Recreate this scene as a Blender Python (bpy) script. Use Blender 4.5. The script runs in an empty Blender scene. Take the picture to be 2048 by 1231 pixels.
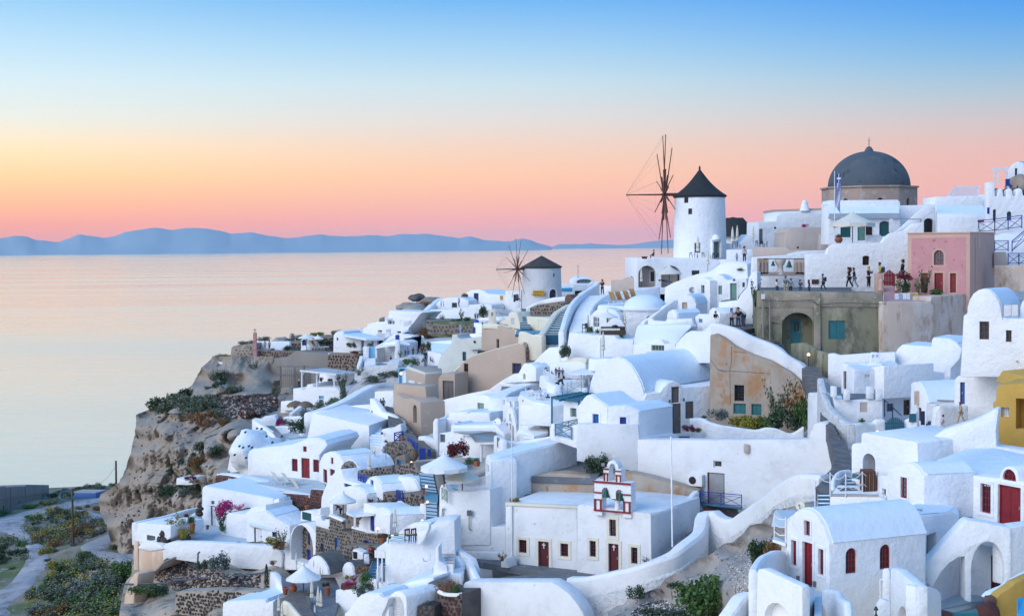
# whitewashed cliff town at dusk: camera, sky and fill lamp first, then setting, houses, plants, people, small things
import bpy,bmesh,math as mt_,random
import numpy as np
from mathutils import Vector as Vc,Matrix,noise
from mathutils.bvhtree import BVHTree
enu=enumerate
wht='white';hou='house';wpt='wpaint';dkc='dkcloth';lfd='leaf_dark';lfo='leaf_olive';lfg='leaf_green';wal='wall';ggl='greyglass';rfw='roofwhite';swl='stone_wall';lfy='leaf_yellow';lfr='leaf_rust';lfe='leaf_grey';dor='door';wi='win';gst='greystone';owh='oldwhite';ho='hole';sto='stone';wpa='white_parapet';mbl='midblue';wcv='whitecanvas';twl='terrace_wall';drd='darkred';brw='brown';mor='mortar';shu='shut';sta='stand';gls='glass';blu='blue';met='metal';gdo='greydoor';con='concrete';den='denim';crm='cream';rwl='retaining_wall';lre='leaf_red';blk='black';bei='beige';rst='redstone';smr='ShaderNodeMapRange';rd_='red';lbl='lightblue';voi='void';tcl='tancloth';ptr='pinktrim';gry='grey';ter='terrace';nav='navy';stru='structure';rcl='redcloth';lpi='leaf_pink';btr='bluetread';wrf='white_roof';stw='stair_wall';stn='stained';pos='post';sag='sage';cpy='canopy';pbl='paleblue';cwl='cream_wall';stx='ShaderNodeTexNoise';pbs='Principled BSDF'
random.seed(7)
sc=bpy.context.scene
COL=sc.collection
F=2844.4;CX,CY=1024.0,615.5
ROLL=.0096;PITCH=mt_.atan((615.5-493.2)/F)
fw=Vc((0,mt_.cos(PITCH),-mt_.sin(PITCH)));up0=Vc((0,mt_.sin(PITCH),mt_.cos(PITCH)));rt0=Vc((1,0,0))
RT=rt0*mt_.cos(ROLL)-up0*mt_.sin(ROLL);UP=up0*mt_.cos(ROLL)+rt0*mt_.sin(ROLL)
cam=bpy.data.cameras.new('camera');cam.sensor_width=36;cam.lens=50
cam.clip_start=1;cam.clip_end=200000
co=bpy.data.objects.new('camera',cam);COL.objects.link(co)
m=Matrix.Identity(4)
for i in range(3):
 m[i][0]=RT[i];m[i][1]=UP[i];m[i][2]=-fw[i]
co.matrix_world=m;sc.camera=co
sc.view_settings.view_transform='Standard';sc.view_settings.look='None'
sc.view_settings.exposure=.13;sc.view_settings.gamma=1
sc.cycles.max_bounces=6;sc.cycles.diffuse_bounces=4;sc.cycles.glossy_bounces=3;sc.cycles.volume_bounces=0
sc.cycles.use_denoising=True
def lin(c):
 return tuple((x/255/12.92 if x/255<=.04045 else((x/255+.055)/1.055)**2.4)for x in c)
W=bpy.data.worlds.new('World');sc.world=W;W.use_nodes=True
nt=W.node_tree;N=nt.nodes;L=nt.links;N.clear()
def nd(t,**k):
 n=N.new(t)
 for a,b in k.items():setattr(n,a,b)
 return n
out=nd('ShaderNodeOutputWorld');bg=nd('ShaderNodeBackground');L.new(bg.outputs[0],out.inputs[0])
tc=nd('ShaderNodeTexCoord');sx=nd('ShaderNodeSeparateXYZ');L.new(tc.outputs['Generated'],sx.inputs[0])
mx=nd('ShaderNodeMath',operation='MAXIMUM');L.new(sx.outputs['Z'],mx.inputs[0]);mx.inputs[1].default_value=0
sq=nd('ShaderNodeMath',operation='SQRT');L.new(mx.outputs[0],sq.inputs[0])
def ramp(stops):
 r=nd('ShaderNodeValToRGB');r.color_ramp.interpolation='LINEAR';e=r.color_ramp.elements
 while len(e)>1:e.remove(e[-1])
 for i,(p,c)in enu(stops):
  q=e[0]if i==0 else e.new(p)
  q.position=p;q.color=(*lin(c),1)
 L.new(sq.outputs[0],r.inputs[0]);return r
def sp(y):return mt_.sqrt(max(0,493-y)/2850)
SKY_L=[(0,(276,160,134)),(sp(478),(274,154,128)),(sp(440),(268,170,140)),(sp(400),(266,194,144)),(sp(350),(264,220,158)),(sp(300),(264,234,188)),(sp(240),(236,239,228)),(sp(170),(216,236,243)),(sp(100),(190,225,246)),(sp(0),(146,202,242)),(.6,(120,186,244)),(1,(104,172,246))]
SKY_M=[(0,(250,176,180)),(sp(478),(251,172,176)),(sp(440),(254,174,170)),(sp(400),(254,188,166)),(sp(350),(256,202,168)),(sp(300),(244,210,188)),(sp(240),(225,219,216)),(sp(170),(200,222,232)),(sp(100),(165,207,238)),(sp(0),(108,177,238)),(.6,(106,176,244)),(1,(104,172,246))]
SKY_R=[(0,(230,168,195)),(sp(478),(232,168,184)),(sp(430),(240,173,176)),(sp(380),(238,178,172)),(sp(320),(228,182,178)),(sp(270),(206,190,192)),(sp(210),(170,192,208)),(sp(140),(124,178,222)),(sp(70),(86,160,230)),(sp(0),(62,145,232)),(.6,(90,164,242)),(1,(104,172,246))]
SKY_B=[(0,(170,170,205)),(.16,(215,190,210)),(.35,(205,205,235)),(.5,(172,204,246)),(.7,(132,188,248)),(1,(104,172,246))]
rl,rm,rr,rb=ramp(SKY_L),ramp(SKY_M),ramp(SKY_R),ramp(SKY_B)
def mapr(sock,a,b):
 n=nd(smr);n.interpolation_type='SMOOTHSTEP';n.inputs[1].default_value=a;n.inputs[2].default_value=b
 L.new(sock,n.inputs[0]);return n.outputs[0]
def mixc(f,a,b):
 n=nd('ShaderNodeMix',data_type='RGBA');L.new(f,n.inputs[0]);L.new(a,n.inputs[6]);L.new(b,n.inputs[7]);return n.outputs[2]
m1=mixc(mapr(sx.outputs['X'],-.42,.02),rl.outputs[0],rm.outputs[0])
m2=mixc(mapr(sx.outputs['X'],-.05,.42),m1,rr.outputs[0])
m3=mixc(mapr(sx.outputs['Y'],.45,-.5),m2,rb.outputs[0])
L.new(m3,bg.inputs['Color']);bg.inputs['Strength'].default_value=1.0
sd=bpy.data.lights.new('dusk_fill','SUN');sd.energy=2.2;sd.angle=mt_.radians(50);sd.color=(1.0,.98,.96)  # added soft fill lamp from behind the camera; the real sun has set
so=bpy.data.objects.new('dusk_fill',sd);COL.objects.link(so)
so.rotation_euler=Vc((.66,.52,-.48)).to_track_quat('-Z','Y').to_euler()
def MT(*a,**k):return MB().tube(*a,**k)
def MX(*a,**k):return MB().box(*a,**k)
def MP(*a,**k):return MB().prism(*a,**k)
def ML(*a,**k):return MB().lathe(*a,**k)
def MH(*a,**k):return MB().path(*a,**k)
def CW(s,n):return crv(W4(s),n)
def fh(l,*a,**k):return fac(l,hou,wht,*a,**k)
def fwh(l,*a,**k):return fac(l,wal,wht,*a,**k)
def O(*a,**k):return opn(s,0,*a,**k)
def BT(s):
 a=s.split('|')
 for t,v in zip(a[::2],a[1::2]):v=v.split();bsh(t,*map(float,v[:5]),'leaf_'+v[5],v[6])
def Q2(s):
 a=[float(v)if'.'in v else int(v)for v in s.split()];return list(zip(a[::2],a[1::2]))
def Q3(s):return[(a*2,b*2)for a,b in Q2(s)]
def W4(s):
 a=[float(v)for v in s.split()];return[P(x*2,y*2,d)for x,y,d in zip(a[::3],a[1::3],a[2::3])]
ZX,ZY,ZS=.0,.0,1.0
def zn(x,y,s):
 global ZX,ZY,ZS
 ZX,ZY,ZS=x,y,s
def ray(X,Y):
 x=ZX+X/ZS-CX;y=CY-(ZY+Y/ZS)
 return(fw*F+RT*x+UP*y)
def P(X,Y,d):
 r=ray(X,Y);return r*(d/r.y)
def PZ(X,Y,z):
 r=ray(X,Y);return r*(z/r.z)
def XD(X,z,d):
 lo=P(X,0,d)
 for _ in range(3):
  a=P(X,0,d);b=P(X,1000,d);t=(z-a.z)/(b.z-a.z);lo=a.lerp(b,t)
 return lo
def PP(X,Y,pl):
 p,n=pl;r=ray(X,Y);k=r.dot(n)
 if abs(k)<1e-6:return Vc(p)
 return r*(p.dot(n)/k)
def EX(Xf,Yf,d,Xb,Yb,mx=30):
 a=P(Xf,Yf,d);return PZ(Xb,Yb,a.z)-a
def mx_(n,d):return n/ZS*d/F
MATS={};M={}
def mat(nme,c1,c2=None,scale=1.0,rough=.85,bump=.15,bscale=8.0,c3=None,s3=3.0,t3=.6,w3=.08,detail=6,spec=.3,metal=0,c4=None,s4=.35,t4=.6,w4=.1,vor=None,streak=0):
 if nme in MATS:return MATS[nme]
 m=bpy.data.materials.new(nme);m.use_nodes=True;t=m.node_tree;n=t.nodes;l=t.links
 b=n[pbs];b.inputs['Roughness'].default_value=rough;b.inputs['Metallic'].default_value=metal
 b.inputs['Specular IOR Level'].default_value=spec
 if c2 is None:c2=tuple(x*.86 for x in c1)
 g=n.new('ShaderNodeNewGeometry');mp=n.new('ShaderNodeMapping');l.new(g.outputs['Position'],mp.inputs[0])
 if streak:mp.inputs['Scale'].default_value=(1,1,streak)
 def noi(s,d=detail,r=.6):
  q=n.new(stx);q.inputs['Scale'].default_value=s;q.inputs['Detail'].default_value=d;q.inputs['Roughness'].default_value=r
  l.new(mp.outputs[0],q.inputs['Vector']);return q.outputs['Fac']
 def step(s,t_,w):
  q=n.new(smr);q.interpolation_type='SMOOTHSTEP';q.inputs[1].default_value=t_-w;q.inputs[2].default_value=t_+w;l.new(s,q.inputs[0]);return q.outputs[0]
 def mixn(f,a,bb):
  q=n.new('ShaderNodeMix');q.data_type='RGBA';l.new(f,q.inputs[0])
  for i,v in((6,a),(7,bb)):
   if isinstance(v,tuple):q.inputs[i].default_value=(*v,1)
   else:l.new(v,q.inputs[i])
  return q.outputs[2]
 col=mixn(step(noi(scale),.5,.22),tuple(c1),tuple(c2))
 if c3:col=mixn(step(noi(s3,8,.7),t3,w3),col,tuple(c3))
 if c4:col=mixn(step(noi(s4,8,.7),t4,w4),col,tuple(c4))
 hgt=noi(bscale,6,.65)
 if vor:
  vs,vc,vt=vor;v=n.new('ShaderNodeTexVoronoi');v.inputs['Scale'].default_value=vs;l.new(mp.outputs[0],v.inputs['Vector'])
  inv=n.new(smr);inv.inputs[1].default_value=vt;inv.inputs[2].default_value=vt*.6;l.new(v.outputs['Distance'],inv.inputs[0])
  col=mixn(inv.outputs[0],col,tuple(vc))
 l.new(col,b.inputs['Base Color'])
 if bump:
  bp=n.new('ShaderNodeBump');bp.inputs['Strength'].default_value=bump;bp.inputs['Distance'].default_value=.1 if bscale>2 else .4
  l.new(hgt,bp.inputs['Height']);l.new(bp.outputs[0],b.inputs['Normal'])
 MATS[nme]=M[nme]=m;return m
wh=lambda v:(v*.985,v,v*1.03)
mat(wht,wh(.82),wh(.77),.35,bump=.45,bscale=1.6,c3=(.72,.73,.74),s3=1.3,t3=.64,w3=.1,c4=(.60,.60,.60),s4=2.6,t4=.70,w4=.04,rough=.9)
mat(rfw,(.68,.765,.84),(.65,.735,.82),.3,bump=.25,bscale=1.4,c3=(.64,.71,.78),s3=.9,t3=.66,w3=.1,rough=.85)  # whitewash with the blue of overhead sky light put into its colour
mat(owh,wh(.74),wh(.68),.5,bump=.6,bscale=2.2,c3=(.47,.46,.43),s3=1.6,t3=.655,w3=.05,c4=(.60,.61,.62),s4=.5,t4=.6,w4=.1)
mat('peelwhite',wh(.70),wh(.6),.8,bump=.9,bscale=1.8,c3=(.36,.33,.29),s3=.9,t3=.60,w3=.04,c4=(.5,.49,.46),s4=2.5,t4=.6,w4=.06)
mat(crm,(.72,.68,.56),(.66,.62,.52),.5,bump=.25,bscale=2)
mat('palegrey',(.58,.60,.56),(.52,.54,.52),.4,bump=.25,bscale=2)
mat('tan',(.47,.365,.295),(.42,.33,.27),.5,bump=.4,bscale=3,c3=(.50,.42,.32),s3=1.0,t3=.62,w3=.1,c4=(.30,.22,.18),s4=2.5,t4=.68,w4=.06)
mat('mill',(.62,.62,.635),(.57,.57,.585),.5,bump=.4,bscale=2)
mat(bei,(.50,.42,.37),(.44,.37,.33),.5,bump=.3,bscale=3,c3=(.36,.31,.29),s3=1.4,t3=.64,w3=.08)
mat('pink',(.54,.27,.275),(.49,.24,.25),.6,bump=.25,bscale=3,c3=(.33,.12,.13),s3=1.4,t3=.62,w3=.03,c4=(.56,.30,.30),s4=.8,t4=.6,w4=.1)
mat(ptr,(.56,.36,.29),(.50,.33,.28),.6,bump=.2,bscale=3,c3=(.42,.25,.21),s3=1.6,t3=.66)
mat('ochre',(.52,.32,.075),(.47,.29,.07),.5,bump=.25,bscale=2)
mat('olive',(.235,.225,.15),(.19,.185,.13),.4,bump=.4,bscale=3,c3=(.10,.10,.075),s3=.8,t3=.57,w3=.10,c4=(.33,.30,.22),s4=.5,t4=.60,w4=.07,streak=.5)
mat('olivetop',(.36,.30,.24),(.28,.25,.19),.5,bump=.5,bscale=3,c3=(.18,.165,.11),s3=.8,t3=.55,w3=.08,c4=(.46,.40,.36),s4=1.6,t4=.62)
mat(stn,(.52,.43,.36),(.47,.37,.31),.3,bump=.3,bscale=3,c3=(.30,.20,.14),s3=.7,t3=.57,w3=.10,c4=(.56,.52,.49),s4=.5,t4=.55,w4=.10,streak=.45)
mat('peel',(.42,.36,.30),(.33,.27,.22),.5,bump=.8,bscale=2.5,c3=(.38,.22,.12),s3=.6,t3=.57,w3=.06,c4=(.20,.16,.13),s4=1.3,t4=.64,w4=.05,streak=.6)
mat(con,(.27,.245,.22),(.23,.21,.19),.4,bump=.4,bscale=3,c3=(.17,.16,.15),s3=.8,t3=.62,w3=.08,streak=.4)
mat('block',(.20,.175,.165),(.16,.145,.14),.5,bump=.4,bscale=4)
mat('dome',(.06,.085,.11),(.085,.105,.125),.25,bump=.5,bscale=1.5,c3=(.15,.13,.12),s3=.35,t3=.6,w3=.1,c4=(.035,.045,.055),s4=.8,t4=.62,w4=.05,rough=.8)
mat('drum',(.36,.26,.22),(.27,.21,.18),.5,bump=.7,bscale=3,c3=(.36,.33,.31),s3=1.0,t3=.56,w3=.06,c4=(.10,.085,.08),s4=1.4,t4=.66,w4=.05)
mat('thatch',(.022,.026,.03),(.035,.038,.04),3,bump=.9,bscale=9,streak=.25)
mat('thatch2',(.07,.065,.06),(.045,.042,.042),2,bump=.9,bscale=9,streak=.25)
mat('straw',(.20,.15,.10),(.14,.10,.07),3,bump=.9,bscale=10,streak=.3)
mat(mor,(.22,.19,.16),(.17,.15,.13),1.5,bump=.6,bscale=5)
mat('pmortar',(.15,.085,.075),(.11,.065,.06),1.5,bump=.6,bscale=5)
mat(sto,(.045,.04,.042),(.075,.06,.055),1.7,bump=.6,bscale=6)
mat(rst,(.10,.035,.03),(.065,.028,.028),1.9,bump=.6,bscale=6)
mat(gst,(.13,.12,.115),(.08,.075,.075),1.7,bump=.6,bscale=6)
mat('slate',(.17,.18,.20),(.12,.13,.145),.6,bump=.5,bscale=3,c3=(.30,.31,.32),s3=1.4,t3=.62,w3=.05)
mat('step',(.15,.15,.155),(.10,.10,.11),1.5,bump=.5,bscale=4)
mat('floor',(.48,.55,.60),(.43,.50,.55),.5,bump=.15,bscale=2)
mat('bluefloor',(.10,.25,.33),(.12,.28,.36),.8,bump=.15,bscale=2)
def paint(n,c,rough=.45,v=.8):mat(n,c,tuple(x*v for x in c),2.5,rough=rough,bump=.12,bscale=10,spec=.4)
paint(rd_,(.23,.015,.022));paint(drd,(.095,.012,.02));paint(blu,(.018,.05,.30));paint(nav,(.02,.035,.11));paint(mbl,(.02,.12,.36))
paint('teal',(.03,.14,.20));paint('dteal',(.015,.10,.11));paint('green',(.13,.27,.22));paint(sag,(.22,.33,.27));paint('turq',(.03,.17,.19));paint(lbl,(.20,.48,.68))
paint(wpt,(.80,.80,.82));paint(gry,(.16,.16,.165));paint(brw,(.07,.04,.03));paint('rust',(.12,.045,.03));paint(blk,(.012,.012,.014));paint('cyan',(.05,.35,.62))
paint('skin',(.42,.25,.18),.6);paint('hair',(.03,.02,.015),.6);paint(den,(.05,.09,.17),.9);paint(dkc,(.018,.02,.03),.95);paint(pbl,(.30,.42,.55),.9)
paint('lilac',(.55,.5,.6),.9);paint('teecloth',(.10,.25,.28),.9);paint('yellowcloth',(.5,.42,.04),.9);paint(rcl,(.25,.03,.03),.9);paint('orange',(.6,.25,.05));paint(tcl,(.4,.33,.25),.9)
mat('wood',(.12,.085,.06),(.075,.055,.04),4,bump=.4,bscale=12,streak=.2)
mat('redwood',(.16,.055,.035),(.10,.035,.025),4,bump=.3,bscale=12,streak=.2)
mat(gdo,(.17,.15,.145),(.12,.105,.10),2,bump=.3,bscale=9,streak=.2)
mat('canvas',(.68,.65,.57),(.60,.57,.50),2,rough=.95,bump=.2,bscale=6)
mat(wcv,(.76,.77,.76),(.70,.71,.71),2,rough=.95,bump=.2,bscale=6)
mat('terra',(.33,.105,.055),(.25,.085,.05),3,bump=.2,bscale=9)
mat('bell',(.03,.10,.06),(.02,.07,.05),3,rough=.5,metal=.4,bump=.2,bscale=9)
mat(met,(.35,.36,.37),(.3,.31,.32),3,rough=.4,metal=.6,bump=.05)
mat('pipe',(.10,.12,.14),(.08,.1,.12),3,rough=.5,bump=.05)
mat('rope',(.25,.2,.16),None,3,bump=0)
mat('flagblue',(.02,.06,.35),None,3,rough=.9,bump=.1)
mat('yellow',(.60,.38,.04),None,3,rough=.5,bump=.05)
def leafmat(n,c,c2):
 m_=bpy.data.materials.new(n);m_.use_nodes=True;t=m_.node_tree;b=t.nodes[pbs]
 b.inputs['Roughness'].default_value=.6;b.inputs['Specular IOR Level'].default_value=.3
 oi=t.nodes.new('ShaderNodeNewGeometry');nz=t.nodes.new(stx);nz.inputs['Scale'].default_value=2.2;nz.inputs['Detail'].default_value=4
 t.links.new(oi.outputs['Position'],nz.inputs['Vector'])
 ad=t.nodes.new('ShaderNodeMath');ad.operation='ADD';t.links.new(oi.outputs['Random Per Island'],ad.inputs[0]);t.links.new(nz.outputs['Fac'],ad.inputs[1])
 mr=t.nodes.new(smr);mr.inputs[1].default_value=.3;mr.inputs[2].default_value=1.3;t.links.new(ad.outputs[0],mr.inputs[0])
 q=t.nodes.new('ShaderNodeMix');q.data_type='RGBA';t.links.new(mr.outputs[0],q.inputs[0]);q.inputs[6].default_value=(*c,1);q.inputs[7].default_value=(*c2,1)
 t.links.new(q.outputs[2],b.inputs['Base Color']);M[n]=m_
leafmat(lfg,(.025,.07,.025),(.09,.17,.05));leafmat(lfo,(.055,.075,.05),(.13,.155,.10));leafmat(lfd,(.012,.03,.018),(.05,.085,.04))
leafmat(lfe,(.07,.09,.085),(.16,.19,.17));leafmat(lfy,(.12,.12,.02),(.30,.25,.03));leafmat(lpi,(.25,.01,.08),(.55,.04,.22));leafmat('leaf_brown',(.11,.06,.04),(.28,.17,.11))
leafmat(lfr,(.10,.05,.02),(.24,.13,.05));leafmat(lre,(.08,.012,.02),(.2,.03,.04))
def glassmat(nme,c):
 m_=bpy.data.materials.new(nme);m_.use_nodes=True;b=m_.node_tree.nodes[pbs];b.inputs['Base Color'].default_value=(*c,1)
 b.inputs['Roughness'].default_value=.12;b.inputs['Specular IOR Level'].default_value=.5;M[nme]=m_
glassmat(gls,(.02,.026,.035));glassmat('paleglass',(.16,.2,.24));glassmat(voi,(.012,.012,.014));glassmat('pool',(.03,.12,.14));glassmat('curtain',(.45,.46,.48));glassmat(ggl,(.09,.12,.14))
def emis(nme,c,s):
 m_=bpy.data.materials.new(nme);m_.use_nodes=True;b=m_.node_tree.nodes[pbs];b.inputs['Emission Color'].default_value=(*c,1);b.inputs['Emission Strength'].default_value=s;M[nme]=m_
emis('lamp',(1,.5,.13),1.5)
class MB:
 def __init__(s):s.v=[];s.f=[]
 def add(s,vs,fs):
  o=len(s.v);s.v+=[tuple(v)for v in vs];s.f+=[tuple(i+o for i in f)for f in fs];return s
 def hexa(s,p):
  return s.add(p,[(3,2,1,0),(4,5,6,7),(0,1,5,4),(1,2,6,5),(2,3,7,6),(3,0,4,7)])
 def box(s,c,h,R=None):
  c=Vc(c);ps=[]
  for z in(-1,1):
   for x,y in((-1,-1),(1,-1),(1,1),(-1,1)):
    q=Vc((x*h[0],y*h[1],z*h[2]))
    if R:q=R@q
    ps.append(c+q)
  return s.hexa(ps)
 def obox(s,o,u,n,a0,a1,b0,b1,z0,z1):
  ps=[]
  for z in(z0,z1):
   for a,b in((a0,b0),(a1,b0),(a1,b1),(a0,b1)):
    ps.append(o+u*a+n*b+Vc((0,0,z)))
  return s.hexa(ps)
 def tube(s,a,b,r,r2=None,k=6,cap=True):
  a=Vc(a);b=Vc(b);r2=r if r2 is None else r2;d=(b-a)
  if d.length<1e-6:return s
  d.normalize();x=d.orthogonal().normalized();y=d.cross(x)
  ps=[a+(x*mt_.cos(t)+y*mt_.sin(t))*r for t in[2*mt_.pi*i/k for i in range(k)]]+[b+(x*mt_.cos(t)+y*mt_.sin(t))*r2 for t in[2*mt_.pi*i/k for i in range(k)]]
  fs=[(i,(i+1)%k,k+(i+1)%k,k+i)for i in range(k)]
  if cap:fs+=[tuple(range(k))[::-1],tuple(range(k,2*k))]
  return s.add(ps,fs)
 def path(s,pts,r,k=5):
  for a,b in zip(pts,pts[1:]):s.tube(a,b,r,k=k)
  return s
 def lathe(s,c,prof,k=24,wob=0):
  c=Vc(c);ps=[];fs=[]
  for j,(r,z)in enu(prof):
   for i in range(k):
    t=2*mt_.pi*i/k;rr_=r*(1+wob*(1 if i%2 else-1))
    ps.append(c+Vc((rr_*mt_.cos(t),rr_*mt_.sin(t),z)))
  for j in range(len(prof)-1):
   for i in range(k):
    a=j*k+i;b=j*k+(i+1)%k;fs.append((a,b,b+k,a+k))
  fs.append(tuple(range(k))[::-1]);n=(len(prof)-1)*k;fs.append(tuple(range(n,n+k)))
  return s.add(ps,fs)
 def prism(s,poly,vec):
  n=len(poly);vec=Vc(vec);ps=[Vc(p)for p in poly]+[Vc(p)+vec for p in poly]
  fs=[tuple(range(n))[::-1],tuple(range(n,2*n))]+[(i,(i+1)%n,n+(i+1)%n,n+i)for i in range(n)]
  return s.add(ps,fs)
def mof(nme,vs,fs,smooth=0,bevel=0,seg=2,org=None,tri=False):
 me=bpy.data.meshes.new(nme)
 if org is not None:vs=[(v[0]-org[0],v[1]-org[1],v[2]-org[2])for v in vs]
 me.from_pydata([tuple(v)for v in vs],[],fs)
 if bevel or True:
  bm=bmesh.new();bm.from_mesh(me);bmesh.ops.recalc_face_normals(bm,faces=bm.faces)
  if bevel:
   try:bmesh.ops.bevel(bm,geom=[e for e in bm.edges if e.calc_face_angle(0)>.35],offset=bevel,segments=seg,affect='EDGES',clamp_overlap=True,profile=.5)
   except Exception:pass
  bm.to_mesh(me);bm.free()
 if smooth:
  me.shade_smooth()
  try:me.set_sharp_from_angle(angle=mt_.radians(smooth))
  except Exception:pass
 return me
def link(nme,me,mt,prn=None,loc=None):
 o=bpy.data.objects.new(nme,me);COL.objects.link(o)
 if mt is not None and me is not None:
  if len(me.materials)==0:me.materials.append(mt)
  elif me.materials[0]!=mt:
   o.material_slots[0].link='OBJECT';o.material_slots[0].material=mt
 if prn is not None:o.parent=prn
 if loc is not None:o.location=loc
 return o
def wloc(o):
 l=Vc(o.location);p=o.parent
 while p is not None:l+=Vc(p.location);p=p.parent
 return l
def thg(nme,lbe,cat,loc,grp=None):
 o=bpy.data.objects.new(nme,None);COL.objects.link(o);o.location=loc;o.empty_display_size=.3
 o['label']=lbe;o['category']=cat
 if grp:o['group']=grp
 return o
def tag(o,lbe,cat,grp=None):
 o['label']=lbe;o['category']=cat
 if grp:o['group']=grp
 return o
def prt(mb,nme,mt,prn,smooth=0,bevel=0,seg=2,org=None):
 org=wloc(prn)if org is None else Vc(org)
 me=mof(nme,mb.v,mb.f,smooth,bevel,seg,org)
 o=link(nme,me,mt if not isinstance(mt,str)else M[mt],prn)
 return o
def so1(mb,nme,mt,lbe,cat,smooth=0,bevel=0,grp=None,kind=None,org=None):
 if org is None:
  a=np.array(mb.v);org=Vc(((a[:,0].min()+a[:,0].max())/2,(a[:,1].min()+a[:,1].max())/2,a[:,2].min()))
 me=mof(nme,mb.v,mb.f,smooth,bevel,2,org)
 o=link(nme,me,M[mt]if isinstance(mt,str)else mt);o.location=org
 if kind:o['kind']=kind
 else:tag(o,lbe,cat,grp)
 return o
def copytree(o,prn=None):
 c=o.copy();COL.objects.link(c)
 if prn is not None:c.parent=prn
 for ch in KIDS.get(o.name)or[x for x in o.children]:copytree(ch,c)
 return c
KIDS={}
def place(proto,lbe,loc,rz=0,s=1.0,grp=None,cat=None,state={}):
 if proto.name not in state:
  state[proto.name]=1;o=proto;KIDS[proto.name]=list(proto.children)
  for ch in proto.children:KIDS[ch.name]=list(ch.children)
 else:o=copytree(proto)
 o.location=loc;o.rotation_euler=(0,0,rz);o.scale=(s,s,s)if not isinstance(s,tuple)else s
 o['label']=lbe
 if grp:o['group']=grp
 if cat:o['category']=cat
 return o
Z=Vc((0,0,1))
class Solid:
 def __init__(s,th,nme,mt,planes):s.th=th;s.name=nme;s.mt=mt;s.pl=planes;s.v=[];s.f=[];s.cuts=[];s.bev=.1;s.sm=35;s.seg=2
SOLIDS=[]
def outward(a,b,c):
 d=(b-a);n=Vc((d.y,-d.x,0))
 if n.length<1e-6:n=Vc((0,-1,0))
 n.normalize()
 if n.dot(Vc((a.x-c.x,a.y-c.y,0)))<0:n=-n
 return n
def solid(th,nme,mt,top,down=None,zb=None,bvl=.1,seg=2,taper=0):
 c=sum(top,Vc())/len(top)
 zmin=min(p.z for p in top);zb=zmin-down if zb is None else zb
 n=len(top);bot=[]
 for p in top:
  q=Vc((p.x,p.y,zb))
  if taper:
   e=Vc((p.x-c.x,p.y-c.y,0)).normalized();q+=e*taper
  bot.append(q)
 s=Solid(th,nme,mt,[(top[i],outward(top[i],top[(i+1)%n],c))for i in range(n)])
 s.v=bot+list(top);s.f=[tuple(range(n))[::-1],tuple(range(n,2*n))]+[(i,(i+1)%n,n+(i+1)%n,n+i)for i in range(n)]
 s.bev=bvl;s.seg=seg;SOLIDS.append(s);return s
def pts(d0,*ps):
 r=[];z=None
 for q in ps:
  if z is None:v=P(q[0],q[1],q[2]if len(q)>2 else d0);z=v.z
  elif len(q)==2:v=PZ(q[0],q[1],z)
  elif q[1]is None:v=XD(q[0],z,q[2])
  else:v=P(*q)
  r.append(v)
 return r
def front(X0,Y0,d0,X1,d1,back,Y1=None):
 a=P(X0,Y0,d0);b=XD(X1,a.z,d1)if Y1 is None else P(X1,Y1,d1)
 n=Vc((-(b.y-a.y),b.x-a.x,0)).normalized()
 if n.y<0:n=-n
 return[a,b,b+n*back,a+n*back]
def house(lbe,cat,mt,top,down,nme=None,bvl=.12,grp=None,rim=0,rfm=rfw,zb=None,th=None,wname=wal,roof=True,taper=0):
 a=top[0]
 if th is None:
  c=sum(top,Vc())/len(top)
  th=thg(nme or'white_house',lbe,cat,Vc((c.x,c.y,min(p.z for p in top)-(down or 3))),grp)
 s=solid(th,wname,mt,top,down,zb,bvl,taper=taper)
 if roof:
  c=sum(top,Vc())/len(top);k=len(top)
  def inset(w,dz):
   o=[]
   for i in range(k):
    p,q,r=top[i-1],top[i],top[(i+1)%k]
    e1=(p-q);e2=(r-q);e1.z=e2.z=0
    if e1.length<.01 or e2.length<.01:o.append(q+Z*dz);continue
    e1.normalize();e2.normalize();bi=(e1+e2)
    if bi.length<.05:bi=(c-q);bi.z=0
    bi.normalize()
    if bi.dot(c-q)<0:bi=-bi
    o.append(q+bi*w*1.3+Z*dz)
   return o
  if rim:
   ou=inset(.06,.0);inn=inset(.34,.0);mb=MB();v=[]
   for i in range(k):v+=[ou[i]-Z*.05,ou[i]+Z*rim,inn[i]+Z*rim,inn[i]-Z*.05]
   f=[]
   for i in range(k):
    j=(i+1)%k
    for a_ in range(4):
     b_=(a_+1)%4;f.append((4*i+a_,4*j+a_,4*j+b_,4*i+b_))
   mb.add(v,f);prt(mb,'parapet',mt,th,40,.07)
   if rfm!=mt:
    mb=MB();fl=inset(.36,.012);mb.prism(fl,(0,0,.02));prt(mb,'roof',rfm,th)
  elif rfm!=mt:
   mb=MB();mb.prism(inset(bvl+.05,.006),(0,0,.02));prt(mb,'roof',rfm,th)
 return s
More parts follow.
